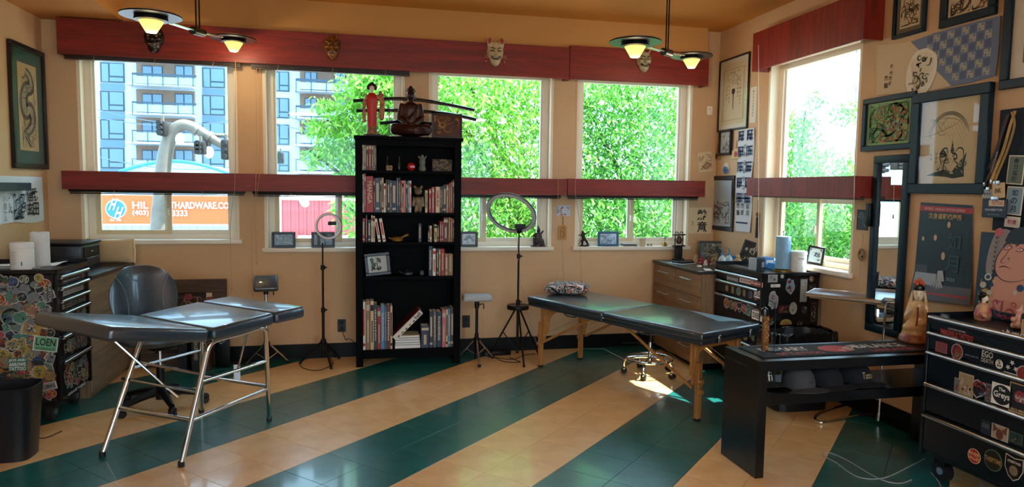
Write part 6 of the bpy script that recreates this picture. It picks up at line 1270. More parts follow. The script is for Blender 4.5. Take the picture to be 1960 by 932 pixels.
def strap(label, pts, w_, m, txt=None, off=.03):
    q0 = R3(*pts[0], off); Mw = MWR((XR-off, q0.y, q0.z)); Mi = Mw.inverted(); e = thing('lanyard', label, 'lanyard', M=Mw); pp = [Mi @ R3(*p, off) for p in pts]
    mb = MB(); sp = spline([tuple((p.x, p.y, .002*i)) for i, p in enumerate(pp)], 8)
    vs = []; 
    for i, p in enumerate(sp):
        d = (sp[min(i+1, len(sp)-1)]-sp[max(i-1, 0)]); n_ = Vector((-d.y, d.x, 0)).normalized()*w_/2; vs += [tuple(p-n_), tuple(p+n_), tuple(p+n_-Vector((0, 0, .0015))), tuple(p-n_-Vector((0, 0, .0015)))]
    F = [(4*i+j, 4*i+(j+1) % 4, 4*i+4+(j+1) % 4, 4*i+4+j) for i in range(len(sp)-1) for j in range(4)]; mb.add(vs, F); mb.build('strap', m, e)
    if txt:
        c = sp[len(sp)//2]; d = sp[len(sp)//2+2]-sp[len(sp)//2-2]; text(txt, c.x, c.y, c.z+.002, M_ink if 'gold' in m.name else M_wp, e, w=.12, h=w_*.5, rot=math.atan2(d.y, d.x)+PI)
    MB().rbox(pp[-1].x-.008, pp[-1].x+.008, pp[-1].y-.02, pp[-1].y+.004, -.002, .012, .003).build('clip', M_steel, e); return e
strap('gold lanyard with dark print hanging in front of the dark banner', [(1943, 212), (1934, 240), (1922, 285), (1905, 330), (1900, 345)], .017, mat('gold strap', 'B8924C', .6), 'TATTOO SHOW')
strap('second gold lanyard looped over the first', [(1936, 214), (1942, 240), (1928, 290), (1912, 330), (1906, 348)], .014, mat('gold strap dark', '9A7638', .6), None, .036)
strap('black and red lanyard left of the gold ones', [(1930, 218), (1914, 270), (1905, 310), (1893, 338), (1886, 350)], .016, mat('dark red strap', '3A1014', .6), 'MARTINEZ', .026)
strap('navy lanyard leftmost beside the large frame', [(1926, 222), (1906, 290), (1890, 325), (1884, 345)], .014, mat('navy strap', '141C2C', .6), None, .022)
def badge(label, tl, br, fc, lines, off, rot=0., bc='101820'):
    a, b = R3(*tl, off), R3(*br, off); w_, h = a.y-b.y, a.z-b.z; e = thing('badge', label, 'badge', M=MWR((XR-off, (a.y+b.y)/2, (a.z+b.z)/2)) @ Matrix.Rotation(rot, 4, 'Z')); MB().rbox(-w_/2, w_/2, -h/2, h/2, 0, .004, .003, 1).build('card', mat('badge '+fc, fc, .4), e)
    MB().rbox(-w_*.15, w_*.15, h/2-.012, h/2+.012, .001, .008, .002).build('clip', M_steel, e)
    for t_, c, ry, rh, rw in lines: text(t_, 0, ry*h, .0055, mat('badge ink '+c, c, .5), e, w=rw*w_, h=rh*h, bold=True)
    return e
badge('clear plastic badge wallet above the exhibitor badge', (1881, 362), (1902, 380), 'A8ACA4', [('•••', '5A6068', 0, .3, .6)], .03)
badge('tan wooden tag badge hanging from the gold lanyard', (1901, 350), (1923, 380), 'C8A878', [('INK', '5A3A24', 0, .3, .5)], .045, .1)
e = badge('dark exhibitor badge with a tattoo label below the lanyards', (1882, 380), (1927, 418), '16202E', [('EXHIBITOR', 'B9BEC4', -.08, .12, .7), ('tattoo & art show', '8A8F96', -.32, .08, .5)], .05)
a = MB(); a.box(-.035, .058, .012, .045, .004, .0052); a.build('label', mat('badge D8C4A8', 'D8C4A8', .5), e, smooth=False); text('TATTOO', .018, .029, .006, M_red2, e, w=.07, h=.02, bold=True)
for i, (tl, br, fc, t_, tc) in enumerate((((1933, 298), (1957, 353), '5E6A5A', '●\n日\n橋\n町', '16202E'), ((1930, 357), (1954, 412), '7E98A4', '如\nの\n月', '16243A'), ((1926, 414), (1950, 436), 'C8C0B4', '刺青', 'A02830'))):
    off = .03+.004*i; a, b = R3(*tl, off), R3(*br, off); w_, h = a.y-b.y, a.z-b.z; e = thing('paper_talisman', ['grey green paper strip with dark characters, top one right of the lanyards', 'pale blue paper strip with two large characters, middle one right of the lanyards', 'small white strip with red characters, lowest right of the lanyards'][i], 'paper strip', M=MWR((XR-off, (a.y+b.y)/2, (a.z+b.z)/2)) @ Matrix.Rotation(-.06, 4, 'Z'))
    MB().rbox(-w_/2-.006, w_/2+.006, -h/2, h/2, 0, .003, .001, 1).build('card', M_cardw, e); MB().box(-w_/2, w_/2, -h/2+.006, h/2-.006, .003, .0036).build('panel_print', mat('strip '+fc, fc, .6), e, smooth=False)
    L = t_.split('\n'); [text(ch, 0, h*(.5-(k+.5)/len(L))*.85, .0042, mat('strip ink '+tc, tc, .6), e, h=h*.75/len(L)*(.9 if len(L) > 1 else .6), bold=True) for k, ch in enumerate(L)]
# ================================================================ MASKS on the upper valance
YM = YW-dv
def mwv(x, y): p = ony(x, y, YM-.02); return MWB((p.x, YM-.001, p.z))
def mask(label, x, y, w_, h, m, horns=None, ears=None, mouth='4A0E0E', eye='15100C', teeth=True, nose=.03, cheek=True, hair=None):
    e = thing('mask', label, 'mask', M=mwv(x, y)); W = w_/2; H = h/2
    pr = [('s', (0, .12*H, .005), (W*.92, H*.80, .05)), ('s', (0, -.42*H, .01), (W*.62, H*.56, .042)), ('s', (-W*.42, -.02*H, .032), (W*.34, H*.22, .028)), ('s', (W*.42, -.02*H, .032), (W*.34, H*.22, .028)), ('c', (0, .22*H, .045), (0, -.12*H, .045+nose), W*.10, W*.20), ('s', (-W*.16, -.14*H, .052), (W*.13, W*.12, .014)), ('s', (W*.16, -.14*H, .052), (W*.13, W*.12, .014)),
          ('c', (-W*.62, .40*H, .036), (-W*.14, .26*H, .052), W*.10, W*.08), ('c', (W*.62, .40*H, .036), (W*.14, .26*H, .052), W*.10, W*.08), ('s', (0, -.78*H, .022), (W*.30, H*.18, .03))]
    if ears:
        for s in (-1, 1): pr += [('c', (s*W*.50, .45*H, .018), (s*W*.66, .85*H, .022), W*.38, W*.30), ('c', (s*W*.66, .85*H, .022), (s*W*.84, 1.15*H, .022), W*.26, W*.06)]
        pr += [('c', (0, -.0*H, .05), (0, -.22*H, .085), W*.2, W*.17)]
    if horns:
        for s in (-1, 1): pr += [('c', (s*W*.42, .68*H, .03), (s*W*.62, .95*H, .05), W*.10, W*.05), ('c', (s*W*.62, .95*H, .05), (s*W*.50, 1.12*H, .06), W*.05, W*.02)]
    blob('face', m, e, pr, .0045, 2)
    for s in (-1, 1):
        MB().sph((s*W*.38, .13*H, .050), (W*.22, H*.085, .012), 12, 8).build('eye_socket', mat('mask dark '+eye, eye, .5), e); MB().sph((s*W*.37, .13*H, .058), (W*.10, H*.055, .008), 10, 6).build('eye', mat('mask eye gold', 'C8A860', .3), e); MB().sph((s*W*.37, .13*H, .065), (W*.04, H*.03, .003), 8, 5).build('pupil', M_ink, e)
        MB().tube([(s*W*.66, .36*H, .05), (s*W*.36, .34*H, .066), (s*W*.10, .22*H, .072)], [.002, .005, .003], 6).build('brow', mat('mask dark '+eye, eye, .5), e)
        if ears: MB().sph((s*W*.66, .86*H, .044), (W*.19, H*.24, .008), 12, 8).build('inner_ear', mat('mask red', '9A2A20', .5), e)
    mb = MB(); mb.tube([tuple(q) for q in spline([(-W*.52, -.28*H, .046), (-W*.25, -.44*H, .060), (0, -.48*H, .064), (W*.25, -.44*H, .060), (W*.52, -.28*H, .046)], 5)], [.002]+[.010]*19+[.002], 8); mb.build('mouth', mat('mask mouth '+mouth, mouth, .4), e)
    if teeth:
        mb = MB(); [mb.sph((x_*W, (-.41-.03*(1-abs(x_)*2))*H, .069), (W*.045, H*.03, .004), 6, 5) for x_ in (-.30, -.2, -.1, 0, .1, .2, .3)]; o = mb.build('teeth', mat('mask teeth', 'D8C8A0', .4), e); stuff(o)
    return e
M_gold = mat('antique gold lacquer', 'A06A28', .35, .5, col2='5A2416', scale=40); M_ivory = mat('aged ivory lacquer', 'C8B68E', .45, var=.25, scale=14); M_bone = mat('pale bone lacquer', 'B8AC8C', .45, var=.3, scale=18); M_dkm = mat('black brown lacquer mask', '1C0F0D', .35, var=.4, scale=30)
mask('black horned demon mask, leftmost on the upper valance', 294, 74, .17, .24, M_dkm, horns=1, eye='0A0706', mouth='2A0A08')
mask('gold and red demon mask with bared teeth on the upper valance', 636, 90, .165, .235, M_gold, horns=1, eye='1A0806', mouth='3A0A08')
e = mask('pale fox mask with red inner ears on the upper valance', 948, 102, .17, .235, M_ivory, ears=1, mouth='2A0A0A')
for s in (-1, 1):
    MB().tube([(s*.07, -.045, .035), (s*.085, -.09, .02), (s*.095, -.13, .012)], .0025, 6).build('red_cord', mat('red silk cord', 'A0281C', .6), e); MB().sph((s*.085, -.075, .022), .007, 8, 6).build('bead', M_ivory, e)
    for k in range(3): MB().tube([(s*.03, -.03-.006*k, .065), (s*.10, -.025-.012*k, .05)], .001, 4).build('whisker', M_ivory, e)
mask('pale horned woman demon mask under the right pendant lamp', 1233, 117, .165, .215, M_bone, horns=1, mouth='2A0A0A')
# ================================================================ ON TOP OF THE BOOKCASE
ZB = HB+.0285; YT = YBF+.10
def tx(px, Y=YT): return ony(px, 262, Y).x
# geisha doll
x = tx(712); e = thing('geisha_doll', 'geisha doll in a red kimono standing at the left end on top of the bookcase', 'doll', (x, YT, ZB), 0)
M_kim = mat('red kimono silk', 'B01A12', .45); M_kim2 = mat('patterned dark red silk', '7A2018', .5, col2='C89060', scale=45); M_face = mat('white doll face', 'E4CDB8', .4); M_hair = mat('doll black hair', '0A0A0C', .35)
MB().rbox(-.06, .06, -.05, .05, 0, .015, .003, 1).build('base', mat('dark red lacquer', '5A1418', .3), e)
blob('kimono', M_kim, e, [('l', [(.030, .02), (.036, .04), (.035, .15), (.042, .24), (.040, .29), (.022, .315)], (0, 0, 0), 1, .75), ('s', (0, -.005, .27), (.045, .03, .035))], .005, 3)
blob('sleeve', M_kim2, e, [('c', (.035, 0, .285), (.075, -.01, .30), .018, .014), ('b', (.055, .085, -.012, .008, .13, .29)), ('c', (.07, -.002, .14), (.078, -.002, .26), .022, .018)], .005, 3); blob('sleeve', M_kim2, e, [('c', (-.035, 0, .285), (-.06, -.01, .22), .018, .014), ('b', (-.07, -.045, -.012, .008, .10, .23))], .005, 3)
blob('hem', mat('gold brocade', 'A07840', .5, col2='5A2018', scale=50), e, [('l', [(.042, .015), (.036, .05), (.034, .07)], (0, 0, 0), 1.05, .85)], .005, 2)
blob('head', M_face, e, [('s', (0, -.004, .345), (.018, .019, .024)), ('c', (0, 0, .31), (0, 0, .33), .009, .009)], .003, 2); blob('hair', M_hair, e, [('s', (0, .008, .365), (.034, .022, .022)), ('s', (-.026, .006, .352), (.014, .016, .018)), ('s', (.026, .006, .352), (.014, .016, .018)), ('s', (0, .015, .38), (.018, .016, .014))], .003, 2)
for s in (-1, 1): MB().sph((s*.007, -.0225, .348), (.0022, .001, .001), 6, 5).build('eye', M_ink, e)
MB().sph((0, -.0225, .335), (.002, .001, .001), 6, 5).build('lips', M_red2, e); e.scale = (1.15, 1.15, 1.17); MB().sph((.062, -.02, .315), (.014, .012, .014), 10, 8).build('hand_drum', mat('tan drum', '8A6A48', .6), e); MB().cyl((-.062, -.015, .21), (-.082, -.02, .12), .003, .001, 6).build('folded_fan', M_dkm, e)
# buddha
x = tx(786); e = thing('buddha_statue', 'dark bronze seated Buddha in the middle on top of the bookcase', 'statue', (x, YT-.01, ZB), 0)
M_brz = mat('dark red bronze', '3A1A14', .35, .5, var=.3, scale=20)
pr = [('s', (0, .0, .035), (.13, .075, .032)), ('c', (-.11, -.02, .045), (.03, -.06, .04), .034, .028), ('c', (.11, -.02, .045), (-.03, -.06, .04), .034, .028), ('l', [(.055, .04), (.058, .10), (.066, .16), (.060, .185), (.025, .20)], (0, .01, 0), 1, .62), ('c', (-.062, .01, .175), (-.078, .0, .11), .022, .019), ('c', (-.078, .0, .11), (-.02, -.055, .075), .017, .012), ('c', (.062, .01, .175), (.078, .0, .11), .022, .019), ('c', (.078, .0, .11), (.02, -.055, .075), .017, .012), ('s', (0, -.058, .072), (.022, .014, .01)), ('c', (0, .005, .19), (0, .005, .21), .018, .017), ('s', (0, .002, .238), (.030, .031, .036)), ('s', (0, .008, .268), (.024, .024, .018)), ('s', (0, .01, .287), (.012, .012, .010)), ('c', (-.031, .004, .245), (-.030, .004, .215), .005, .006), ('c', (.031, .004, .245), (.030, .004, .215), .005, .006), ('c', (0, -.028, .245), (0, -.034, .232), .003, .0055)]
blob('body', M_brz, e, pr, .0045, 2); e.scale = (1.25, 1.2, 1.5)
for k in range(7): MB().tube([tuple(q) for q in spline([(.052-.004*k, -.028-.002*k, .185-.006*k), (.03-.006*k, -.042, .15-.008*k), (-.03+.002*k, -.036, .11-.002*k)], 4)], .0022, 5).build('robe_fold', M_brz, e)
for s in (-1, 1):
    MB().tube([(s*.018, -.027, .243), (s*.010, -.030, .241), (s*.005, -.029, .243)], .0012, 5).build('eyelid', M_dkm, e)
    for k in range(6): MB().tube([tuple(q) for q in spline([(s*.12, -.045-.004*k, .052-.006*k), (s*.07, -.078-.002*k, .055-.007*k), (s*.02, -.085, .045-.005*k)], 4)], .0022, 5).build('robe_fold', M_brz, e)
MB().tube([(-.008, -.032, .224), (0, -.034, .2235), (.008, -.032, .224)], .0014, 5).build('lips', M_dkm, e)
mb = MB(); [mb.sph((.031*math.cos(a_)*math.sin(b_), .008+.029*math.sin(a_)*math.sin(b_), .256+.03*math.cos(b_)), .0035, 6, 4) for b_ in (.35, .7, 1.05, 1.35) for a_ in [PI*.0+2*PI*i/12 for i in range(12)]]; stuff(mb.build('hair_curls', M_dkm, e))
# sword rack and three swords
x0, x1 = tx(745, YT+.06), tx(830, YT+.06); e = thing('sword_rack', 'black stand holding three curved swords behind the Buddha', 'sword rack', ((x0+x1)/2, YT+.06, ZB))
M_lac = mat('black lacquer', '060608', .2, coat=.5)
for s, xx in ((-1, x0), (1, x1)): MB().rbox(xx-e.location.x-.006, xx-e.location.x+.006, -.008, .008, .01, .235, .002, 1).build('upright', M_lac, e)
MB().rbox(-.12, .12, -.04, .04, 0, .012, .003, 1).build('base', M_lac, e)
for z in (.06, .14, .205):
    for xx in (x0, x1): MB().rbox(xx-e.location.x-.005, xx-e.location.x+.005, -.034, -.006, z-.006, z, .001, 1).build('peg', M_lac, e)
for k, (pts, l) in enumerate(((((676, 193), (745, 189), (800, 191), (860, 201), (908, 211)), 'longest curved black sword, topmost on the rack'), (((682, 212), (745, 211), (820, 214), (870, 220), (911, 229)), 'middle curved black sword on the rack'), (((727, 236), (760, 233), (800, 234), (838, 239)), 'short black sword, lowest on the rack'))):
    Y = YT+.04; P3 = [ony(*p, Y) for p in pts]; c = P3[0]; e = thing('sword', l, 'sword', c); sp = [tuple(q-c) for q in spline([tuple(p) for p in P3], 8)]; n_ = len(sp); i0 = int(n_*.26)
    MB().tube(sp[:i0+1], .0145, 8).build('hilt', mat('black hilt wrap', '0C0C10', .7, bump=.6, bscale=300), e); MB().tube(sp[i0:], .016, 8).build('scabbard', M_lac, e)
    d = (Vector(sp[i0+1])-Vector(sp[i0])).normalized(); MB().cyl(Vector(sp[i0])-d*.003, Vector(sp[i0])+d*.003, .022, n=16).build('guard', M_dkm, e)
    mb = MB(); [mb.cyl(Vector(sp[1+2*i])-Vector((0, .0118, 0)), Vector(sp[1+2*i])-Vector((0, .0128, 0)), .003, n=4) for i in range(min(4, i0//2))]; mb.build('hilt_pattern', mat('pale ray skin', 'A8A294', .6), e)
    for i in (i0+3, i0+5): MB().tube([Vector(sp[i])+Vector((0, 0, .013)), Vector(sp[i])+Vector((.004, -.014, -.002)), Vector(sp[i+1])+Vector((0, -.014, -.025))], .002, 5).build('cord_knot', M_ink, e)
# picture on top right
a, b = ony(826, 217, YT), ony(884, 261, YT)
picture('dark framed reddish brown picture leaning at the right end on top of the bookcase', MWB(((a.x+b.x)/2, YT, (a.z+ZB)/2+.002)) @ Matrix.Rotation(-.06, 4, 'X'), b.x-a.x, a.z-ZB, M_fblk, fw=.012, pm=mat('red brown art', '4A1E12', .6), art=scrib(['8A5A24', 'A87A3C', '2A0E0A'], 7, .012, 91), fd=.02, stand=True)
e = thing('book', 'thin black book lying flat under the doll on top of the bookcase', 'book', (tx(712)+.03, YT+.0, ZB-.0)); 
e.location.z = ZB; MB().rbox(-.08, .10, -.07, -.055, 0, .012, .001, 1).build('cover', M_black, e)
# ================================================================ INSIDE THE BOOKCASE
def inx(cx, cy, cy0=230, Y=YBF+.04): return ony(660+cx/3.73, cy0+cy/3.73, Y)
Yi = YBF+.06
def item(nm, label, cat, cx, si, Y=Yi, rz=0.): p = inx(cx, 500, 230, Y); return thing(nm, label, cat, (p.x, Y, SZ[si]+.0005), rz)
e = item('wooden_block', 'small tan wooden block with dark print on the top shelf of the bookcase', 'block', 317, 0, Yi-.02); MB().rbox(-.026, .026, -.01, .01, 0, .042, .003, 1).build('block', mat('tan wood block', '9A7A50', .6), e); text('DMJ', 0, 0, 0, M_ink, e, w=.036, h=.016, bold=True).matrix_local = frame_mat((0, -.0106, .023), (1, 0, 0), (0, 0, 1))
for cx, l in ((303, 'left'), (388, 'right')): e = item('glass_vial', 'small dark glass vial, %s of the pair behind the wooden block on the top shelf' % l, 'vial', cx, 0, Yi+.06); MB().lathe([(.012, 0), (.014, .01), (.014, .07), (.006, .085), (.006, .12), (.008, .125)], 14).build('vial_body', mat('smoky glass', '2A3236', .08, trans=.4), e)
e = item('red_ball', 'red cut-glass ball on the top shelf of the bookcase', 'ball', 473, 0, Yi-.02); MB().sph((0, 0, .036), .036, 10, 7).build('ball', mat('red glass', 'B01812', .15), e, ang=5); MB().lathe([(.02, 0), (.02, .004)], 12).build('stand', M_black, e)
M_brass = mat('aged brass', 'A88444', .35, .8, var=.3, scale=20)
e = item('laughing_figurine', 'brass standing figurine with raised arms on the top shelf of the bookcase', 'figurine', 552, 0, Yi); blob('body', mat('painted brass figurine', '8A7450', .4, .4, col2='3E6A78', scale=30), e, [('l', [(.03, 0), (.034, .02), (.025, .05), (.03, .08), (.022, .11)], (0, 0, 0)), ('s', (0, -.012, .07), (.022, .02, .022)), ('s', (0, 0, .125), (.017, .017, .019)), ('c', (-.02, 0, .105), (-.034, -.005, .13), .008, .006), ('c', (.02, 0, .105), (.034, -.005, .13), .008, .006)], .004, 2)
e = item('plaque_relief', 'carved plaque with pale relief figures at the right of the top shelf', 'plaque', 695, 0, Yi+.03); MB().rbox(-.09, .09, 0, .012, 0, .11, .003, 1).build('panel', mat('dark carved panel', '2C211C', .6), e); mb = MB(); scribble(mb, -.08, .08, -.045, .05, 22, .008, 101, 0, 5); o = mb.build('relief', mat('relief beige', '8A7456', .6), e, smooth=False); o.matrix_local = frame_mat((0, -.001, .055), (1, 0, 0), (0, 0, 1)); 
e = item('round_eared_figurine', 'dark mottled figurine with two round ears between books on the second shelf', 'figurine', 524, 1, Yi-.03); blob('body', mat('mottled dark figurine', '3A322C', .35, col2='8A7458', scale=25), e, [('s', (0, 0, .09), (.036, .026, .05)), ('s', (0, 0, .185), (.034, .03, .036)), ('s', (-.03, 0, .222), (.014, .010, .014)), ('s', (.03, 0, .222), (.014, .010, .014)), ('c', (-.018, 0, .012), (-.018, 0, .07), .016, .018), ('c', (.018, 0, .012), (.018, 0, .07), .016, .018), ('c', (-.036, 0, .13), (-.044, -.006, .06), .011, .012), ('c', (.036, 0, .13), (.044, -.006, .06), .011, .012)], .005, 2)
e = item('brass_vessel', 'brass pot with a long curved handle lying on the third shelf', 'vessel', 375, 2, Yi-.02); MB().lathe([(.02, 0), (.035, .008), (.04, .025), (.03, .042), (.022, .046)], 20, (0, 0, 0), 1.3, .9).build('pot', M_brass, e); MB().tube([tuple(q) for q in spline([(.03, 0, .03), (.06, 0, .05), (.095, 0, .062)], 4)], [.009]*4+[.011]*4+[.016], 10).build('handle', mat('wood brass handle', '7A5A34', .5), e); MB().cyl((-.045, 0, .025), (-.075, 0, .036), .008, .005, 8).build('spout', M_brass, e)
a = inx(120, 20, 470); b = inx(365, 220, 470)
picture('black framed white portrait drawing tilted on the fourth shelf of the bookcase', MWB(((a.x+b.x)/2-.012, Yi-.04, SZ[3]+.108)) @ Matrix.Rotation(-.07, 4, 'X') @ Matrix.Rotation(.09, 4, 'Z'), .215, .195, M_fblk, fw=.028, pm=mat('pale grey paper', 'B8C6CA', .8), art=scrib(['1E4A48', '16242A', '3E6A66'], 9, .012, 105, fx=.5, fy=.7, cx=-.1), fd=.02)
for cx, w_, l in ((450, .05, 'low dark teapot left'), (550, .024, 'small dark tea cup right')): e = item('teapot' if w_ > .03 else 'tea_cup', '%s on the fourth shelf of the bookcase' % l, 'teapot' if w_ > .03 else 'cup', cx, 3, Yi-.02); MB().lathe([(w_*.5, 0), (w_, .015), (w_*.95, .03), (w_*.4, .042), (w_*.15, .045), (w_*.15, .052)] if w_ > .03 else [(w_*.7, 0), (w_, .01), (w_*.8, .045), (w_*.5, .05)], 20).build('pot', mat('dark blue iron', '1C2A34', .4), e); (w_ > .03) and MB().cyl((-.04, 0, .02), (-.075, 0, .04), .008, .004, 8).build('spout', mat('dark blue iron', '1C2A34', .4), e)
# ================================================================ WINDOW SILLS
ZSL = [WIN[0][2]+.003, ZS+.003, ZS+.003, ZS+.003]; Ys = YW+.02
def sill_pic(label, x0, y0, x1, y1, k, fm_, pm, cols, seed, Y=YW-.005, rot=0): a, b = ony(x0, y0, Y), ony(x1, y1, Y); z = ZSL[k]; h = a.z-z; picture(label, MWB(((a.x+b.x)/2, Y, z+h/2+.001)) @ Matrix.Rotation(-.05, 4, 'X') @ Matrix.Rotation(rot, 4, 'Y'), b.x-a.x, h, fm_, fw=.022, pm=pm, art=scrib(cols, 12, .008, seed), fd=.016, stand=True)
M_sep = mat('sepia photo', '4A3C30', .5)
sill_pic('black framed sepia group photo, leftmost on the second window sill', 520, 444, 566, 476, 1, M_fblk, M_sep, ['A8957A', '1E1814', '7A6850'], 111)
sill_pic('black framed sepia photo behind the small ring light', 596, 444, 641, 476, 1, M_fblk, M_sep, ['8A7860', '1E1814', '5A4A3A'], 113)
sill_pic('black framed black and white group photo just right of the bookcase', 880, 443, 914, 474, 2, M_fblk, mat('silver photo', 'B8B8B4', .5), ['2A2A2A', '5A5A58', 'E0DED6'], 115)
sill_pic('blue framed pale photo on the sill nearest the right corner', 1143, 443, 1184, 472, 3, mat('steel blue frame', '2C5A78', .35), mat('icy photo', 'B4C8DC', .5), ['E4ECF4', '5A7A9A', '8AA4C0'], 117, rot=.12)
M_carv = mat('dark red carved wood', '2E130E', .4, var=.4, scale=25)
p = ony(1030, 474, YW-.0); e = thing('warrior_carving', 'dark carved wood deity figure at the right end of the third sill', 'carving', (p.x, YW+.0, ZSL[2]))
blob('body', M_carv, e, [('b', (-.065, .065, -.03, .035, 0, .012)), ('l', [(.05, .005), (.042, .05), (.034, .10), (.026, .13)], (0, 0, 0), 1.1, .6), ('s', (.0, -.005, .155), (.020, .018, .022)), ('c', (0, 0, .17), (-.004, 0, .205), .012, .004), ('c', (-.025, 0, .125), (-.05, -.01, .11), .012, .009), ('c', (.025, 0, .125), (.045, -.005, .15), .012, .008), ('c', (-.05, -.01, .11), (-.05, -.01, .015), .006, .006), ('c', (.04, 0, .06), (.058, 0, .01), .016, .010), ('s', (-.02, -.02, .05), (.02, .015, .03)), ('s', (.02, -.02, .03), (.025, .015, .02))], .0045, 1)
MB().box(-.068, .068, -.032, .037, 0, .006).build('base', M_carv, e, smooth=False)
p = ony(1118, 472, YW+.0); e = thing('archer_statuette', 'dark bronze warrior statuette with drawn bow at the left of the corner sill', 'statuette', (p.x, YW+.0, ZSL[3])); M_db = mat('dark bronze', '2A2420', .4, .6)
blob('figure', M_db, e, [('s', (0, 0, .008), (.06, .028, .009)), ('c', (-.02, 0, .01), (-.018, 0, .055), .010, .012), ('c', (.045, 0, .01), (.02, 0, .055), .008, .012), ('s', (-.004, 0, .075), (.022, .016, .022)), ('s', (-.012, 0, .105), (.02, .015, .022)), ('s', (-.018, 0, .136), (.012, .012, .014)), ('c', (-.025, 0, .115), (-.055, -.005, .108), .010, .006), ('c', (.0, 0, .12), (.035, -.005, .135), .009, .006), ('c', (-.06, 0, .02), (-.03, 0, .06), .004, .006)], .004, 1)
MB().tube([tuple(q) for q in spline([(.02, -.005, .155), (.045, -.006, .14), (.048, -.006, .11), (.035, -.005, .09)], 4)], .002, 5).build('bow', M_db, e); MB().tube([(-.03, 0, .14), (-.015, 0, .16), (0, 0, .14)], .003, 5).build('helmet_crest', M_db, e); MB().cyl((-.07, -.008, .05), (.05, -.008, .15), .002, n=5).build('arrow', M_db, e)
p = ony(1205, 474, YW); e = thing('magazine_stack', 'flat stack of grey magazines and a case between the blue framed photo and the cup', 'magazines', (p.x, YW+.01, ZSL[3])); M_mg = mat('grey magazine pages', 'A8A8A4', .8)
for k in range(3): MB().rbox(-.075+.004*k, .075-.01*k, -.04, .05, .009*k, .009*k+.008, .001, 1).build('magazine', [M_mg, M_ink, M_mg][k], e)
p = ony(1229, 474, YW); e = thing('ceramic_cup', 'cream ceramic cup on the corner sill', 'cup', (p.x, YW-.002, ZSL[3])); MB().lathe([(.026, 0), (.030, .004), (.034, .07), (.038, .075), (.038, .08), (.033, .08), (.028, .01)], 24).build('cup_wall', mat('cream ceramic', 'D8C4A0', .4), e)
for k, px in enumerate((1240, 1246)): p = ony(px, 473, YW); e = thing('pine_cone', 'small brown cone, %s of the pair right of the ceramic cup' % ['left', 'right'][k], 'cone', (p.x, YW, ZSL[3])); mb = MB(); [mb.sph((.010*math.cos(i*2.4)*(1-i/16), .010*math.sin(i*2.4)*(1-i/16), .004+.0013*i), (.005, .005, .003), 6, 4) for i in range(14)]; o = mb.build('scales', mat('cone brown', '6A4A34', .8), e)
p = ony(1272, 474, YW); e = thing('brass_bell', 'small brass bell with dark sprig handle near the right end of the corner sill', 'bell', (p.x, YW, ZSL[3])); MB().lathe([(.028, 0), (.025, .006), (.018, .03), (.012, .038), (.003, .04)], 20).build('bell_body', M_brass, e); MB().tube([(0, 0, .04), (.002, 0, .07), (-.004, 0, .09)], .002, 5).build('handle', M_ink, e); mb = MB(); [mb.sph((.012*math.cos(i*2.4), .01*math.sin(i*2.4), .075+.006*(i % 3)), .004, 6, 4) for i in range(7)]; mb.build('sprig', M_ink, e)
# pillar items
P_, w_, h_ = wallrect_back(1065, 393, 1091, 413); e = thing('art_card', 'small card with a red figure pinned on the pillar above the wooden tag', 'print', M=MWB((P_[0], YW-.001, P_[2]))); MB().box(-w_/2, w_/2, -h_/2, h_/2, 0, .002).build('card', mat('pale blue card', 'B8C4C8', .8), e, smooth=False); scrib(['8A9CA4', '5A6A74'], 7, .006, 121)(e, w_, h_, .0024); scrib(['C03A30', 'E8E4DC'], 5, .010, 123, fx=.4)(e, w_, h_, .003)
P_, w_, h_ = wallrect_back(1069, 431, 1084, 459); e = thing('wooden_amulet', 'carved wooden amulet tag hanging on the pillar between the two right windows', 'amulet', M=MWB((P_[0], YW-.001, P_[2]))); MB().prism([(-w_/2, -h_/2), (w_/2, -h_/2), (w_/2, h_*.42), (w_*.35, h_/2), (-w_*.35, h_/2), (-w_/2, h_*.42)], 0, .010).build('board', mat('honey wood tag', 'B8843C', .5), e, smooth=False)
mb = MB(); mb.tube([(w_*.27*math.cos(2*PI*i/20), h_*.38*math.sin(2*PI*i/20), .0105) for i in range(20)], .0018, 4, closed=True); scribble(mb, -w_*.18, w_*.18, -h_*.35, h_*.35, 12, .005, 125, .0108); mb.build('carving', mat('dark carving', '3A2010', .6), e, smooth=False); MB().tube([(0, h_/2, .006), (.003, h_/2+.05, .006), (0, h_/2+.085, .004)], .003, 5).build('cord', M_ink, e)
# outlets
for (x, y, l) in ((654, 623, 'black wall outlet plate left of the bookcase'), (892, 615, 'black wall outlet plate right of the bookcase')):
    p = ony(x, y, YW); e = thing('wall_outlet', l, 'outlet', M=MWB((p.x, YW-.0005, p.z))); MB().rbox(-.037, .037, -.058, .058, 0, .006, .002, 1).build('plate', M_black, e); [MB().rbox(-.016, .016, s*.028-.014, s*.028+.014, .006, .009, .002, 1).build('socket', M_blackm, e) for s in (-1, 1)]
def cable(label, pts, r=.0035, m=M_blackm): q0 = Vector(pts[0]); e = thing('cable', label, 'cable', q0); MB().tube([tuple(q-q0) for q in spline([tuple(p) for p in pts], 6)], r, 6).build('cable', m, e); return e
a = ony(655, 633, YW-.02); cable('black cable drooping from the outlet left of the bookcase', [a, a+Vector((.03, -.01, -.08)), ony(668, 648, YW-.03), ony(680, 656, YW-.03)], .0028)
f = lambda x, y, z=.004: onz(x, y, z)
cable('thin black cable looping on the floor behind the small ring light', [f(573, 699), f(585, 706), f(605, 709), f(625, 704), f(637, 695), f(632, 686)])
cable('black cable running on the floor from the power strip to the massage table', [f(935, 681), f(960, 686), f(985, 687), f(1005, 679), f(1025, 677)])
cable('second black cable curling on the floor below the large ring light', [f(945, 683), f(965, 692), f(995, 693), f(990, 690), f(975, 684)])
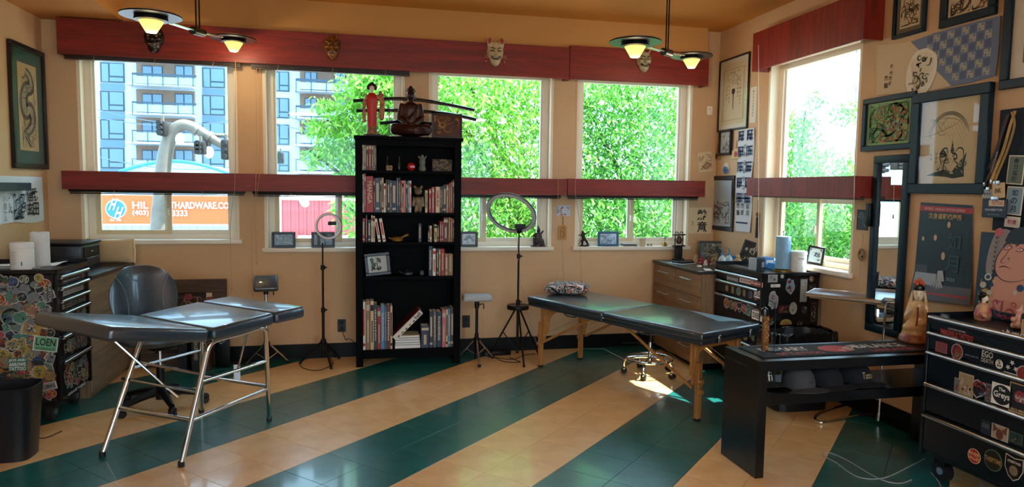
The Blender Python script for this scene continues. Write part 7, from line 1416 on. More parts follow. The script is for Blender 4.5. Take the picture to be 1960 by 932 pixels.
p = onz(950, 678); e = thing('power_strip', 'black power strip lying on the floor under the large ring light', 'power strip', (p.x, min(p.y, 6.2), 0), .1); MB().rbox(-.13, .13, -.03, .03, 0, .035, .005).build('housing', M_black, e); [MB().rbox(-.11+.05*k, -.08+.05*k, -.015, .015, .035, .037, .001, 1).build('socket', M_blackm, e) for k in range(5)]
M_gc = mat('grey white cable', '9A9EA0', .5)
cable('pale thin cable coiled on the floor in front of the tool chest', [f(1770, 878), f(1740, 893), f(1690, 915), f(1640, 912), f(1600, 885), f(1575, 872), f(1585, 866), f(1620, 880), f(1680, 915), f(1720, 925), f(1745, 918)], .003, M_gc)
cable('white cable end near the caster of the right tool chest', [f(1782, 905), f(1792, 915), f(1800, 930), f(1805, 950)], .0035, M_gc)
cable('thin black cable on the floor under the left tool chest', [f(55, 835), f(85, 838), f(118, 825)], .003)
a = ony(989, 440, 5.98); cable('thin pale cable hanging from the large ring light', [a+Vector((.0, 0, 0)), ony(994, 520, 6.0), ony(1003, 570, 6.03), ony(1015, 620, 6.05), ony(1028, 660, 6.1)], .002, M_gc)
# ================================================================ LEFT CORNER ITEMS
ZL = 1.0-.012+.0005
def onchest(px, py, z=ZL): return onz(px, py, z)
p = Vector((ony(43, 500, 5.0).x, 5.0, ZL)); e = thing('wipes_canister', 'white wipes canister with grey label on the left tool chest', 'canister', p, -.3); 
MB().lathe([(.062, 0), (.066, .004), (.066, .135), (.062, .142)], 36).build('tub', mat('white plastic tub', 'D6D8D4', .45), e); MB().lathe([(.067, .142), (.068, .146), (.067, .172), (.06, .176), (.02, .177)], 36).build('lid', mat('white lid', 'DEDFDC', .4), e)
def curved_label(e, r, z0_, z1, a0, a1, m, nm='label'):
    mb = MB(); k = 12; v = []
    for i in range(k+1): a_ = a0+(a1-a0)*i/k; v += [(r*math.cos(a_), r*math.sin(a_), z0_), (r*math.cos(a_), r*math.sin(a_), z1)]
    mb.add(v, [(2*i, 2*i+2, 2*i+3, 2*i+1) for i in range(k)]); return mb.build(nm, m, e)
M_lg = mat('grey label print', '8A8F92', .6)
for k in range(11): curved_label(e, .0664, .118-.008*k, .1205-.008*k, -PI*.62, -PI*(.42+.03*(k % 3)), M_lg, 'label_line')
curved_label(e, .0664, .03, .055, -PI*.32, -PI*.28, mat('teal label', '3A7A8A', .6), 'label_patch'); curved_label(e, .0663, .02, .128, -PI*.8, -PI*.66, mat('pale label', 'B8BCBE', .6))
p = Vector((ony(77, 490, 5.2).x, 5.2, ZL)); e = thing('paper_towel_roll', 'white paper towel roll standing behind the wipes canister', 'paper roll', p); MB().lathe([(.055, 0), (.057, .002), (.057, .228), (.055, .23), (.022, .23), (.020, .20)], 32).build('roll', mat('quilted white paper', 'D4D8D8', .9, bump=.5, bscale=90), e); MB().cyl((0, 0, .2), (0, 0, .231), .019, n=16).build('core', mat('cardboard core', 'A08A6A', .8), e)
for k, (px, py, rz, l) in enumerate(((60, 502, .2, 'loose white sheet under the paper towel roll'), (105, 500, .5, 'curled white sheet on the left tool chest beside the pens'))):
    p = Vector((-2.35+.22*k, 5.27-.03*k, ZL)); e = thing('paper_sheet', l, 'paper', p, rz); mb = MB(); v = []; [v.append((-.14+.28*i/8, -.07+.14*j/4, .001+.035*max(0, (i/8-.6))**1.4*2*(k)+.012*math.sin(i+j)*(i/8)*k)) for j in range(5) for i in range(9)]; mb.add(v, [(j*9+i, j*9+i+1, j*9+i+10, j*9+i+9) for j in range(4) for i in range(8)]); mb.build('sheet', M_paper, e)
for k, (px, py, c, l) in enumerate(((110, 497, '3A6A8A', 'blue capped marker on the left tool chest'), (92, 499, 'C8CCD0', 'white marker left of the blue one on the left tool chest'))):
    p = Vector((-2.12-.14*k, 4.98+.03*k, ZL+.009)); e = thing('marker_pen', l, 'pen', p, .15); MB().cyl((-.03, 0, 0), (.075, 0, 0), .007, n=10).build('barrel', mat('grey barrel', '9AA0A6', .4), e); MB().cyl((-.075, 0, 0), (-.03, 0, 0), .008, n=10).build('cap', mat('pen cap '+c, c, .4), e)
# printer and cushion on the desk
M_prn = mat('dark slate plastic', '1A222C', .4)
p = ony(154, 490, 5.80); e = thing('printer', 'black desktop printer on the left corner cabinet', 'printer', (-2.225, 5.82, DZ+.0005)); 
MB().rbox(-.20, .19, -.19, .19, 0, .195, .012).build('printer_body', M_prn, e); MB().rbox(-.21, .20, -.20, .20, .195, .215, .008).build('top_cover', M_black, e); MB().rbox(.19, .200, -.15, .15, .03, .095, .003, 1).build('paper_tray', M_prn, e); MB().rbox(.19, .198, -.15, .15, .10, .18, .003, 1).build('front_flap', M_black, e)
o = text('hp', 0, 0, 0, M_wp, e, h=.015) if False else None
MB().rbox(.198, .200, -.02, .02, .135, .145, .001, 1).build('badge_plate', M_steel, e); mb = MB(); [mb.box(-.09+.02*i, -.075+.02*i, -.192, -.190, .10+.0*i, .14) for i in range(5)]; mb.build('vent', M_ink, e, smooth=False)
e = thing('beige_cushion', 'beige fringed cushion leaning by the window on the left corner cabinet', 'cushion', (-2.01, 6.17, DZ+.105), 0); mb = pillow_mesh(.36, .26, .12, seed=5); mb.v = [(x_, z_*-1, y_*.8) for x_, y_, z_ in mb.v]; mb.build('cushion_cover', mat('beige cushion cloth', 'BFA67C', .9, bump=.3, bscale=14), e); MB().tube([(.175, 0, -.10), (.18, 0, 0), (.172, 0, .10)], .006, 5).build('fringe', M_cardw, e)
# small tray at left edge
p = ony(8, 592, 4.65); e = thing('steel_tray', 'small steel tray poking in at the left edge before the sticker-covered chest', 'tray', (p.x-.12, 4.62, p.z)); MB().rbox(-.13, .13, -.12, .12, 0, .004, .001, 1).build('tray', M_steel, e); MB().tube([(-.13, -.12, .010), (.13, -.12, .010), (.13, .12, .010), (-.13, .12, .010)], .005, 6, closed=True).build('rim', M_chrome, e); MB().cyl((-.05, 0, -p.z), (-.05, 0, 0), .012, n=10).build('post', M_chrome, e); MB().lathe([(.12, 0), (.12, .012), (.02, .02)], 20, (-.05, 0, -p.z)).build('foot_plate', M_chrome, e)
# waste bin left
a = onz(22, 872); e = thing('waste_bin', 'black plastic waste bin at the left edge on the floor', 'waste bin', (ony(5, 860, 4.25).x, 4.30, 0)); n_ = 28; v = []; M_bin = mat('black bin plastic', '0C1018', .4)
def rr(a_, rx, ry, k=4): c, s = math.cos(a_), math.sin(a_); return (rx*abs(c)**(2/k)*(1 if c > 0 else -1), ry*abs(s)**(2/k)*(1 if s > 0 else -1))
for (z, f1) in ((0, .80), (.40, 1.0), (.415, 1.04), (.415, .98), (.02, .76)):
    for i in range(n_): q = rr(2*PI*i/n_, .17*f1, .125*f1); v.append((q[0], q[1], z))
mb = MB(); mb.add(v, [(j*n_+i, j*n_+(i+1) % n_, (j+1)*n_+(i+1) % n_, (j+1)*n_+i) for j in range(4) for i in range(n_)]+[tuple(range(4*n_, 5*n_))]+[tuple(range(n_-1, -1, -1))]); mb.build('bin_wall', M_bin, e)
# leaning ornate frame and prints behind the chair
a = ony(268, 536, 6.28); b = ony(437, 700, 6.28); w_ = b.x-a.x; h = a.z
e = thing('leaning_frame', 'large rustic wood frame with red flower panel leaning on the wall behind the chair', 'frame', M=MWB(((a.x+b.x)/2, 6.27, h/2)) @ Matrix.Rotation(-.06, 4, 'X')); fw = .115; M_rus = wood('rustic brown frame wood', '5A4232', '33241C', .7, 'x', 1.6)
[MB().rbox(*q, 0, .03, .004, 1).build('rail', M_rus, e) for q in ((-w_/2, w_/2, -h/2, -h/2+fw), (-w_/2, w_/2, h/2-fw, h/2))]; [MB().rbox(*q, 0, .03, .004, 1).build('stile', M_rus, e) for q in ((-w_/2, -w_/2+fw, -h/2+fw, h/2-fw), (w_/2-fw, w_/2, -h/2+fw, h/2-fw))]
MB().box(-w_/2+fw, w_/2-fw, -h/2+fw, h/2-fw, .002, .010).build('panel', mat('dark carved ground', '2A1A16', .7), e, smooth=False); scrib(['6A5048', '8A7058'], 34, .008, 131)(e, w_-2*fw, h-2*fw, .0105)
for i, (u, v_) in enumerate(((-.30, .28), (.05, .30), (.30, .26), (-.1, .1), (.25, .02), (-.32, -.05))): mb = MB(); [mb.prism([(u*w_+.022*math.cos(t)+.016*math.cos(2*PI*k/6), v_*h+.022*math.sin(t)*.6+.016*math.sin(2*PI*k/6)) for t in [2*PI*j/8 for j in range(8)]], .011, .013+.0003*k) for k in range(6)]; mb.build('flower', mat('dusty red flower', '8A3A40', .7), e, smooth=False)
MB().box(w_/2-fw-.05, w_/2-fw, -h/2+fw, h/2-fw, .010, .013).build('inner_slip', M_card, e, smooth=False)
e = thing('longboard_deck', 'black board with skull graphics standing behind the bed at the leaning frame', 'board', (ony(425, 660, 6.12).x, 6.14, 0)); MB().rbox(-.06, .06, -.01, .01, 0, .40, .009, 2).build('deck', M_black, e); put_sticker(e, frame_mat((0, -.0105, 0), (1, 0, 0), (0, 0, 1)), 0, .26, .09, .12, sticker_mesh(21, 6, ('E8E4DC', '101216')), 0, 0)
for k, (px, c, t_) in enumerate(((393, '4A2A18', 'NIGHT'), (376, '1A1C20', 'UNDERGROUND'), (350, '15171B', ''))):
    p = ony(px, 670, 6.08); e = thing('box_set', ['brown box with pale letters standing before the leaning frame', 'black box with white spine letters behind the chair', 'black box with white emblem behind the chair base'][k], 'box', (p.x, 6.12, 0)); MB().rbox(-.035, .035, -.06, .06, 0, .34, .003, 1).build('box_body', mat('box '+c, c, .5), e)
    if t_: text(t_, 0, 0, 0, mat('pale letters', 'B8A888', .6), e, w=.22, h=.03, bold=True).matrix_local = frame_mat((0, -.0606, .2), (0, 0, -1), (1, 0, 0))
    else: put_sticker(e, frame_mat((0, -.0605, 0), (1, 0, 0), (0, 0, 1)), 0, .26, .06, .09, sticker_mesh(24, 6, ('E8E4DC', '101216')), 0, 0)
# ================================================================ RIGHT CORNER: on drawer cabinet and corner chest
WZ_ = WZ+.0005; ZC2 = .94-.012+.0005
def atz(px, py, z): return onz(px, py, z)
p = onz(1295, 497, WZ_); e = thing('shrine_lantern', 'black wooden lantern stand with small hanging bell on the drawer cabinet', 'lantern', (p.x, min(p.y, 6.26), WZ_), .3); M_bw_ = mat('black painted wood', '101014', .5)
MB().rbox(-.05, .05, -.035, .035, 0, .015, .003, 1).build('base', M_bw_, e); MB().rbox(-.035, .035, -.022, .022, .015, .135, .003, 1).build('pedestal', M_bw_, e); MB().rbox(-.065, .065, -.028, .028, .135, .148, .004, 1).build('platform', M_bw_, e)
for s in (-1, 1): MB().lathe([(.006, .148), (.008, .16), (.005, .17), (.008, .20), (.005, .23), (.007, .245)], 10, (s*.05, 0, 0)).build('post', M_bw_, e); MB().tube([tuple(q) for q in spline([(s*.005, 0, .262), (s*.03, 0, .282), (s*.05, 0, .272), (s*.038, 0, .266)], 4)], .004, 6).build('scroll', M_bw_, e)
MB().rbox(-.07, .07, -.02, .02, .245, .258, .003, 1).build('lintel', M_bw_, e); MB().lathe([(.010, .16), (.024, .165), (.028, .185), (.028, .215), (.018, .235), (.004, .24)], 18).build('bell', mat('dark bronze bell', '4A3A28', .4, .6), e); MB().cyl((0, 0, .238), (0, 0, .246), .003, n=6).build('hook', M_bw_, e)
e = thing('tablet_case', 'black notebook on pale papers at the near end of the drawer cabinet', 'notebook', (WX+.17, 6.0, WZ_), .4); MB().rbox(-.10, .10, -.07, .07, .003, .018, .003, 1).build('notebook_cover', M_black, e); MB().box(-.14, .13, -.09, .09, 0, .0025).build('paper_sheet', mat('pale blue paper', 'B8CCD8', .8), e, smooth=False)
e = thing('tattoo_tape', 'small white block on the drawer cabinet worktop', 'tape', (WX+.15, 5.66, WZ_)); MB().rbox(-.02, .02, -.012, .012, 0, .018, .003, 1).build('block', M_white, e); e2 = thing('paper_strip', 'white paper strip near the front corner of the drawer cabinet', 'paper', (WX+.13, 5.47, WZ_), 1.2); MB().box(-.08, .08, -.03, .03, 0, .001).build('sheet', M_paper, e2, smooth=False)
def lean_pic(label, px0, py0, px1, py1, z, Y, fm_, pm, cols, seed, roll=0., yaw=0., txt=None, fw=.018, w_=None, h=None):
    a, b = ony(px0, py0, Y), ony(px1, py1, Y); w_ = w_ or abs(b.x-a.x); h = h or a.z-z; M = Matrix.Translation(((a.x+b.x)/2, Y, z+h/2*math.cos(roll)+abs(math.sin(roll))*w_/2)) @ Matrix.Rotation(yaw, 4, 'Z') @ MWB((0, 0, 0)) @ Matrix.Rotation(-.15, 4, 'X') @ Matrix.Rotation(roll, 4, 'Z')
    e = picture(label, M, w_, h, fm_, fw=fw, pm=pm, art=scrib(cols, 12, .008, seed), fd=.02, stand=True)
    if txt: text(txt, w_*.18, h*.3, .012, M_wp, e, w=w_*.4, h=h*.12, bold=True)
    return e
lean_pic('black framed landscape photo leaning in the right corner on the drawer cabinet', 1336, 449, 1390, 500, WZ_, 6.22, M_fblk, mat('grey green photo', '4A5A54', .5), ['A8B4AC', '1C2624', '7A8A84'], 141, .0, -.25, 'ELITE', w_=.27, h=.19)
lean_pic('dark framed print tilted behind the squeeze bottles', 1420, 458, 1448, 510, WZ_, 5.62, mat('slate frame', '223440', .4), mat('dark green print', '1E2E2A', .6), ['D8DCDC', '4A5A54'], 143, -.28, -.75, None, w_=.15, h=.22)
M_sq = mat('translucent bottle plastic', 'C4D4DC', .25, trans=.35); M_bcap = mat('blue plastic cap', '2A6A9A', .4)
for k, (px, l) in enumerate(((1382, 'left of the pair'), (1397, 'right of the pair'))):
    p = ony(px, 505, 5.45); e = thing('squeeze_bottle', 'clear squeeze bottle with blue cap, %s on the drawer cabinet' % l, 'bottle', (p.x, 5.45+.02*k, WZ_)); MB().lathe([(.028, 0), (.031, .004), (.031, .095), (.024, .112), (.012, .122), (.012, .130)], 24).build('bottle_body', M_sq, e); MB().lathe([(.015, .130), (.015, .142), (.008, .146)], 16).build('cap', M_bcap, e); MB().tube([(0, 0, .144), (0, 0, .175), (-.01, 0, .188), (-.035, 0, .186)], .003, 6).build('nozzle', M_bcap, e); MB().lathe([(.0285, .004), (.0285, .06)], 20).build('liquid', mat('pale liquid', 'A8C0CC', .1), e)
M_sc = mat('bright blue bottle', '1A7AB8', .4)
# small figurines cluster
fr_ = random.Random(5)
for k, (px, py, s, c, l) in enumerate(((1332, 486, .055, 'B08860', 'tan seated figurine, leftmost of the small figures on the drawer cabinet'), (1344, 492, .05, '9A3A3A', 'reddish figurine second from the left on the drawer cabinet'), (1357, 498, .045, '7A2A24', 'dark red lion figurine on the drawer cabinet'), (1368, 480, .07, '8A6A4A', 'tall tan figurine before the landscape photo on the drawer cabinet'), (1412, 500, .085, 'B8945A', 'gold figurine right of the squeeze bottles'), (1351, 488, .035, 'D8CDB8', 'tiny white figurine between the reddish ones on the drawer cabinet'))):
    Y = 5.98-.06*k if k < 4 else (5.5 if k == 4 else 5.8); p = ony(px, py, Y); e = thing('figurine', l, 'figurine', (max(p.x, WX+.08), Y, WZ_)); m = mat('figurine '+c, c, .5, var=.45, scale=60)
    blob('body', m, e, [('l', [(s*.55, 0), (s*.6, s*.15), (s*.4, s*.5), (s*.42, s*.8), (s*.25, s*1.05)], (0, 0, 0)), ('s', (0, 0, s*1.25), s*.26), ('c', (-s*.3, 0, s*.9), (-s*.5, -s*.1, s*.55), s*.13, s*.1), ('c', (s*.3, 0, s*.9), (s*.45, -s*.2, s*.6), s*.13, s*.1), ('s', (s*.2, -s*.3, s*.2), s*.25)], s*.06, 1); MB().lathe([(s*.62, 0), (s*.62, s*.08), (s*.5, s*.1)], 16).build('base', m, e)
e = thing('tattoo_machine', 'blue and white rotary machine set behind the squeeze bottles', 'machine', (ony(1408, 470, 5.72).x, 5.72, WZ_), .2); MB().rbox(-.05, .05, -.02, .02, 0, .05, .006).build('holder', M_black, e); MB().cyl((-.04, 0, .08), (.05, 0, .085), .014, n=14).build('grip', M_sc, e); MB().rbox(-.02, .0, -.012, .012, .048, .08, .003, 1).build('neck', M_steel, e); MB().cyl((.05, 0, .085), (.075, 0, .087), .01, n=12).build('motor', M_wp, e)
# corner chest top
def cc(px, Y, z=ZC2): return Vector((ony(px, 500, Y).x, Y, z))
e = thing('paper_towel_roll', 'tall blue paper towel roll on the corner tool chest by the right window', 'paper roll', cc(1498, 4.86)); MB().lathe([(.055, .02), (.057, .022), (.057, .275), (.055, .277), (.02, .277), (.018, .25)], 32).build('roll', mat('pale blue paper roll', '86AECB', .85, bump=.4, bscale=80), e); MB().lathe([(.075, 0), (.075, .012), (.02, .018)], 28).build('holder_base', M_brass, e); MB().cyl((0, 0, .015), (0, 0, .305), .006, n=10).build('holder_rod', M_steel, e); MB().sph((0, 0, .31), .012, 10, 8).build('rod_knob', M_chrome, e)
e = thing('wipes_canister', 'white wipes canister lettered Wipes on the corner tool chest', 'canister', cc(1528, 4.80), 0); MB().lathe([(.058, 0), (.062, .004), (.060, .13), (.057, .136)], 36).build('tub', mat('white plastic tub', 'D6D8D4', .45), e); MB().lathe([(.063, .136), (.065, .14), (.064, .160), (.058, .165), (.02, .166)], 36).build('lid', mat('white lid', 'DEDFDC', .4), e)
v = text('CaviWipes', 0, 0, 0, M_ink, e, w=.065, h=.014, bold=True); me = v.data
for q in me.vertices: a_ = -PI*.5-.12+q.co.x/.062; q.co = ((.0622*math.cos(a_)), .0622*math.sin(a_), .108+q.co.y)
for k in range(3): curved_label(e, .0616, .03+.02*k, .033+.02*k, -PI*.56, -PI*.38, M_lg, 'label_line')
e = thing('spray_bottle', 'beige spray bottle with black trigger and green label on the right window sill', 'spray bottle', (XR+.055, ony(1478, 480, 1).y if False else 5.22, RW[0][2]+.004), .6); MB().lathe([(.032, 0), (.034, .005), (.034, .06), (.030, .085), (.014, .105), (.013, .12)], 24, (0, 0, 0), 1, .7).build('bottle_body', mat('cream bottle', 'CDBB94', .4), e); curved_label(e, .0345, .018, .06, -PI, PI*.0, mat('green label', '9AB86A', .5)); e.children[-1].scale = (1, .72, 1); MB().rbox(-.014, .014, -.010, .010, .118, .14, .003, 1).build('collar', M_black, e); MB().tube([(.012, 0, .142), (-.02, 0, .148), (-.05, 0, .142)], .009, 8).build('spray_head', M_black, e); MB().tube([(-.02, 0, .14), (-.032, 0, .125), (-.03, 0, .105)], .004, 6).build('trigger', M_black, e)
for k, (px, Y, w_, h, c, l) in enumerate(((1466, 5.12, .10, .085, '2A6A9A', 'blue and white glove box, left one on the corner tool chest'), (1484, 4.98, .08, .05, '2E86C8', 'bright blue small box before the paper towel roll'), (1443, 4.93, .03, .10, 'A8B4B8', 'narrow pale carton at the left of the corner tool chest top'), (1453, 4.88, .035, .10, '16242F', 'narrow dark carton next to the pale carton on the corner tool chest'))):
    e = thing('glove_box' if k < 2 else 'carton', l, 'box', cc(px, Y), .15); m = mat('carton '+c, c, .5); MB().rbox(-w_/2, w_/2, -.045, .045, 0, h, .002, 1).build('box_body', m, e)
    MB().box(-w_*.35, w_*.35, -.0462, -.045, h*.35, h*.75).build('label', M_lg if k > 1 else M_wp, e, smooth=False)
p = onx(1545, 478, XR); e_ = picture('small black framed picture on the right window sill beside the wipes canister', Matrix.Translation((XR+.05, 5.0-.19, RW[0][2]+.085)) @ Matrix.Rotation(-.75, 4, 'Z') @ MWB((0, 0, 0)) @ Matrix.Rotation(-.12, 4, 'X') @ Matrix.Rotation(-.12, 4, 'Z'), .13, .15, M_fblk, fw=.018, pm=mat('pale icy photo', 'B8CCD4', .6), art=scrib(['3A4A54', 'E4ECF0'], 8, .008, 151), fd=.016)
# waste bin with bag behind the bench
a = onz(1510, 642, .56); e = thing('bagged_bin', 'black bin lined with a crinkled bag behind the bench', 'waste bin', (3.08, 4.36, 0)); v = []; n_ = 36; rn = random.Random(9)
for (z, f1) in ((0, .86), (.50, 1.0), (.54, 1.05), (.545, 1.0), (.50, .96), (.1, .8)):
    for i in range(n_): q = rr(2*PI*i/n_, .24*f1, .16*f1, 5); j = rn.uniform(-.006, .006) if z > .4 else 0; v.append((q[0]+j, q[1]+j, z+j))
mb = MB(); mb.add(v, [(j*n_+i, j*n_+(i+1) % n_, (j+1)*n_+(i+1) % n_, (j+1)*n_+i) for j in range(5) for i in range(n_)]+[tuple(range(5*n_, 6*n_)), tuple(range(n_-1, -1, -1))]); mb.build('bin_wall', M_bin, e)
v = []; n_ = 60
for (z, f1) in ((.50, 1.09), (.36, 1.12), (.34, 1.10)):
    for i in range(n_): q = rr(2*PI*i/n_, .24*f1, .16*f1, 5); j = rn.uniform(-.010, .010); v.append((q[0]+j, q[1]+j, z+.06+j*1.2))
v += [(x_*.93, y_*.93, .565+rn.uniform(-.006, .006)) for x_, y_, z_ in v[:n_]]
mb = MB(); mb.add(v, [(j*n_+i, j*n_+(i+1) % n_, (j+1)*n_+(i+1) % n_, (j+1)*n_+i) for j in range(2) for i in range(n_)]+[(3*n_+i, 3*n_+(i+1) % n_, (i+1) % n_, i) for i in range(n_)]); mb.build('bin_bag', mat('black bin bag', '0C0E12', .25, bump=.8, bscale=30), e)
# incense holder on bench
p = onz(1463, 671, BZ+.007); ZI = BZ+.0085; e = thing('incense_burner', 'upright bark plank with hanging dark cup and wire arch on the bar mat', 'incense holder', (p.x, p.y, ZI)); M_bark2 = mat('golden bark', '8A5A24', .8, col2='4A2C12', scale=40, bump=1, bscale=60)
MB().rbox(-.018, .020, -.008, .008, 0, .20, .003, 1).build('bark_plank', M_bark2, e); mb = MB(); scribble(mb, -.016, .018, .01, .19, 30, .004, 161, 0, 4); o = mb.build('bark_pattern', mat('pale bark streak', 'B88C4C', .8), e, smooth=False); o.matrix_local = frame_mat((0, -.0085, 0), (1, 0, 0), (0, 0, 1))  # paler streaks scribbled over the bark
MB().tube([tuple(q) for q in spline([(.06, 0, 0), (.062, 0, .20), (.05, 0, .265), (.02, 0, .285), (-.008, 0, .27), (-.012, 0, .25)], 6)], .002, 6).build('wire_arch', M_black, e); MB().lathe([(.004, .25), (.018, .24), (.022, .215), (.020, .20), (.016, .199)], 18, (-.010, 0, 0)).build('cup', M_lac, e); MB().lathe([(.045, 0), (.045, .003)], 24, (.05, 0, 0)).build('base_disc', M_lac, e)
# ================================================================ STATUES and panel around the right chest
M_porc = mat('cream glazed porcelain', 'D8BE90', .3, col2='B8864C', scale=9, coat=.4); M_pface = mat('porcelain face', 'E8D4B8', .35)
p = Vector((3.36, 3.46, BZ)); p = ony(1755, 640, 3.5); e = thing('goddess_statue', 'cream and gold seated goddess statue with red flower crown behind the right tool chest', 'statue', (3.34, 3.545, 0.0), -.75)
e.scale = (.8, .8, 1)
def S(z): return BZ+z
blob('robe', M_porc, e, [('l', [(.09, S(.0)), (.105, S(.03)), (.10, S(.06)), (.085, S(.10)), (.06, S(.15)), (.055, S(.20)), (.05, S(.235)), (.022, S(.26))], (0, 0, 0), 1, .8), ('s', (0, -.03, S(.09)), (.10, .05, .04)), ('c', (-.05, 0, S(.225)), (-.075, -.02, S(.15)), .022, .018), ('c', (.05, 0, S(.225)), (.078, -.02, S(.15)), .022, .018), ('c', (-.075, -.02, S(.15)), (-.04, -.055, S(.20)), .016, .012), ('c', (.078, -.02, S(.15)), (.03, -.06, S(.12)), .016, .012)], .006, 2)
MB().lathe([(.11, S(0)), (.12, S(.01)), (.115, S(.035)), (.10, S(.05))], 28).build('lotus_base', mat('red lotus base', '8A3A34', .4, col2='C89060', scale=14), e)
blob('head', M_pface, e, [('s', (0, -.014, S(.298)), (.036, .036, .044)), ('c', (0, 0, S(.25)), (0, 0, S(.28)), .013, .012), ('c', (0, -.048, S(.300)), (0, -.052, S(.288)), .003, .006)], .0035, 2)
blob('veil', M_porc, e, [('s', (0, .012, S(.322)), (.044, .036, .038)), ('c', (-.040, .012, S(.30)), (-.055, .01, S(.22)), .012, .016), ('c', (.040, .012, S(.30)), (.055, .01, S(.22)), .012, .016), ('c', (0, .028, S(.30)), (0, .035, S(.2)), .025, .035)], .005, 2)
MB().lathe([(.038, S(.322)), (.041, S(.330)), (.036, S(.348)), (.016, S(.358))], 20, (0, -.010, 0)).build('hair', M_hair, e)
mb = MB(); [mb.sph((.026*math.cos(k*1.05), -.010+.022*math.sin(k*1.05), S(.362+.008*(k % 2))), .014, 8, 6) for k in range(6)]; mb.sph((0, -.012, S(.382)), .016, 8, 6); o = mb.build('flower_crown', mat('red orange flower', 'C0553C', .5), e)
for s in (-1, 1): MB().sph((s*.014, -.0480, S(.302)), (.006, .002, .0018), 6, 5).build('eye', M_ink, e); MB().tube([(s*.022, -.042, S(.312)), (s*.013, -.0475, S(.315)), (s*.006, -.0485, S(.313))], .0012, 4).build('brow', M_ink, e)
MB().sph((0, -.0475, S(.276)), (.006, .002, .0022), 6, 5).build('lips', M_red2, e); MB().tube([(0, -.05, S(.22)), (.005, -.06, S(.17)), (-.005, -.07, S(.10))], .006, 6).build('sash', mat('dark red sash', '7A2018', .5), e)
ZR = .895-.012+.0005
# geisha bust behind chest rim
e = thing('geisha_bust', 'small geisha figurine with black hair seen from behind on the right tool chest', 'figurine', (3.27, 3.03, ZR), .6)
blob('kimono', mat('cream patterned kimono', 'D0AE84', .5, col2='A83A40', scale=22), e, [('l', [(.04, 0), (.046, .03), (.034, .075), (.016, .095)], (0, 0, 0), 1.2, .9), ('c', (-.03, -.01, .05), (-.06, -.02, .03), .018, .014)], .005, 2); blob('head', M_pface, e, [('s', (0, -.006, .118), (.015, .016, .019)), ('c', (0, 0, .09), (0, 0, .11), .008, .008)], .003, 1); blob('hair', M_hair, e, [('s', (0, .008, .135), (.026, .022, .018)), ('s', (.02, .012, .12), (.014, .016, .018)), ('s', (-.012, .0, .14), (.014, .012, .012))], .003, 1)
# pink dragon-like figurine
e = thing('flower_figurine', 'small pink and white ornament left of the cardboard box on the right tool chest', 'ornament', (3.22, 2.79, ZR)); M_pk = mat('pink resin', 'C06070', .5, col2='E0C8A0', scale=40)
blob('body', M_pk, e, [('s', (0, 0, .02), (.03, .022, .02)), ('c', (0, 0, .03), (.01, 0, .075), .016, .012), ('s', (.015, 0, .09), (.018, .014, .014)), ('c', (.02, 0, .1), (.03, 0, .125), .006, .003), ('s', (-.02, 0, .05), .014)], .004, 1); MB().lathe([(.034, 0), (.034, .006)], 18).build('base', M_black, e)
# cardboard box
a = onz(1878, 615, ZR); e = thing('cardboard_box', 'small kraft cardboard box with pink tape on the right tool chest', 'box', (3.13, 2.58, ZR), .32); M_kr = mat('kraft cardboard', 'A5825C', .85, bump=.1)
MB().rbox(-.055, .055, -.065, .065, 0, .085, .001, 1).build('box_body', M_kr, e); MB().box(-.056, .056, -.002, .066, .085, .0865).build('flap', M_kr, e, smooth=False); MB().box(-.056, .056, -.066, -.004, .085, .0862).build('flap', M_kr, e, smooth=False); MB().box(-.0575, -.0560, .015, .03, .055, .087).build('tape', mat('pink tape', 'D87A90', .5), e, smooth=False)
e = thing('patterned_tin', 'round patterned red and grey tin right of the cardboard box', 'tin', (3.22, 2.42, ZR)); MB().lathe([(.05, 0), (.052, .003), (.052, .12), (.046, .135), (.02, .14)], 28).build('tin_body', patmat('koi pattern tin', ['3A3A40', 'A8505A', 'C8BEB0', '5A2A30', '8A9090'], 30), e); MB().lathe([(.054, .118), (.054, .128), (.048, .13)], 28).build('lid_rim', M_steel, e)
e = thing('chrome_rod', 'thin chrome rod lying at the right end of the right tool chest', 'tool', (3.06, 2.40, ZR+.006)); MB().cyl((0, 0, 0), (0, -.2, 0), .005, n=8).build('shaft', M_chrome, e); MB().cyl((0, .0, 0), (0, .02, 0), .007, n=8).build('tip', M_black, e)
# painted panel
a, b = onx(1872, 432, XR-.09), onx(1862, 600, XR-.09); e = thing('painted_panel', 'large painted panel of a scowling tattooed man standing behind the cardboard box', 'painting', M=MWR((XR-.10, 2.45, ZR+.32)) @ Matrix.Rotation(-.04, 4, 'X'))
yl_ = onx(1872, 560, XR-.10).y; x0 = 2.45-yl_; 
ztop_ = onx(1900, 445, XR-.10).z-(ZR+.32)
MB().rbox(x0, .36, -.32, ztop_, 0, .014, .002, 1).build('board', mat('dark teal ground', '142C3E', .5), e)
z = .0145; PX_ = lambda px, py: (lambda q: (2.45-q.y, q.z-(ZR+.32)))(onx(px, py, XR-.1145))
def poly(nm, pts, m, dz, k=0):
    q = [PX_(*p) for p in pts]
    if k: q = [tuple(v)[:2] for v in spline([(x_, y_, 0) for x_, y_ in q]+[(q[0][0], q[0][1], 0)], k)][:-1]
    MB().prism(q, z+dz-.0012, z+dz).build(nm, m, e, smooth=False)
def line(nm, pts, w_, m, dz): q = [PX_(*p) for p in pts]; mb = MB(); ribbon(mb, [tuple(v)[:2] for v in spline([(x_, y_, 0) for x_, y_ in q], 6)], w_, z+dz); mb.build(nm, m, e, smooth=False)
M_sk = mat('painted pink skin', 'C88C74', .5); M_out = mat('dark outline paint', '2A1416', .5)
poly('arm_print', [(1908, 438), (1930, 440), (1932, 452), (1915, 480), (1905, 510), (1897, 530), (1888, 520), (1890, 490), (1898, 460)], mat('striped grey pink', '8A7E7C', .6), .0014, 3)
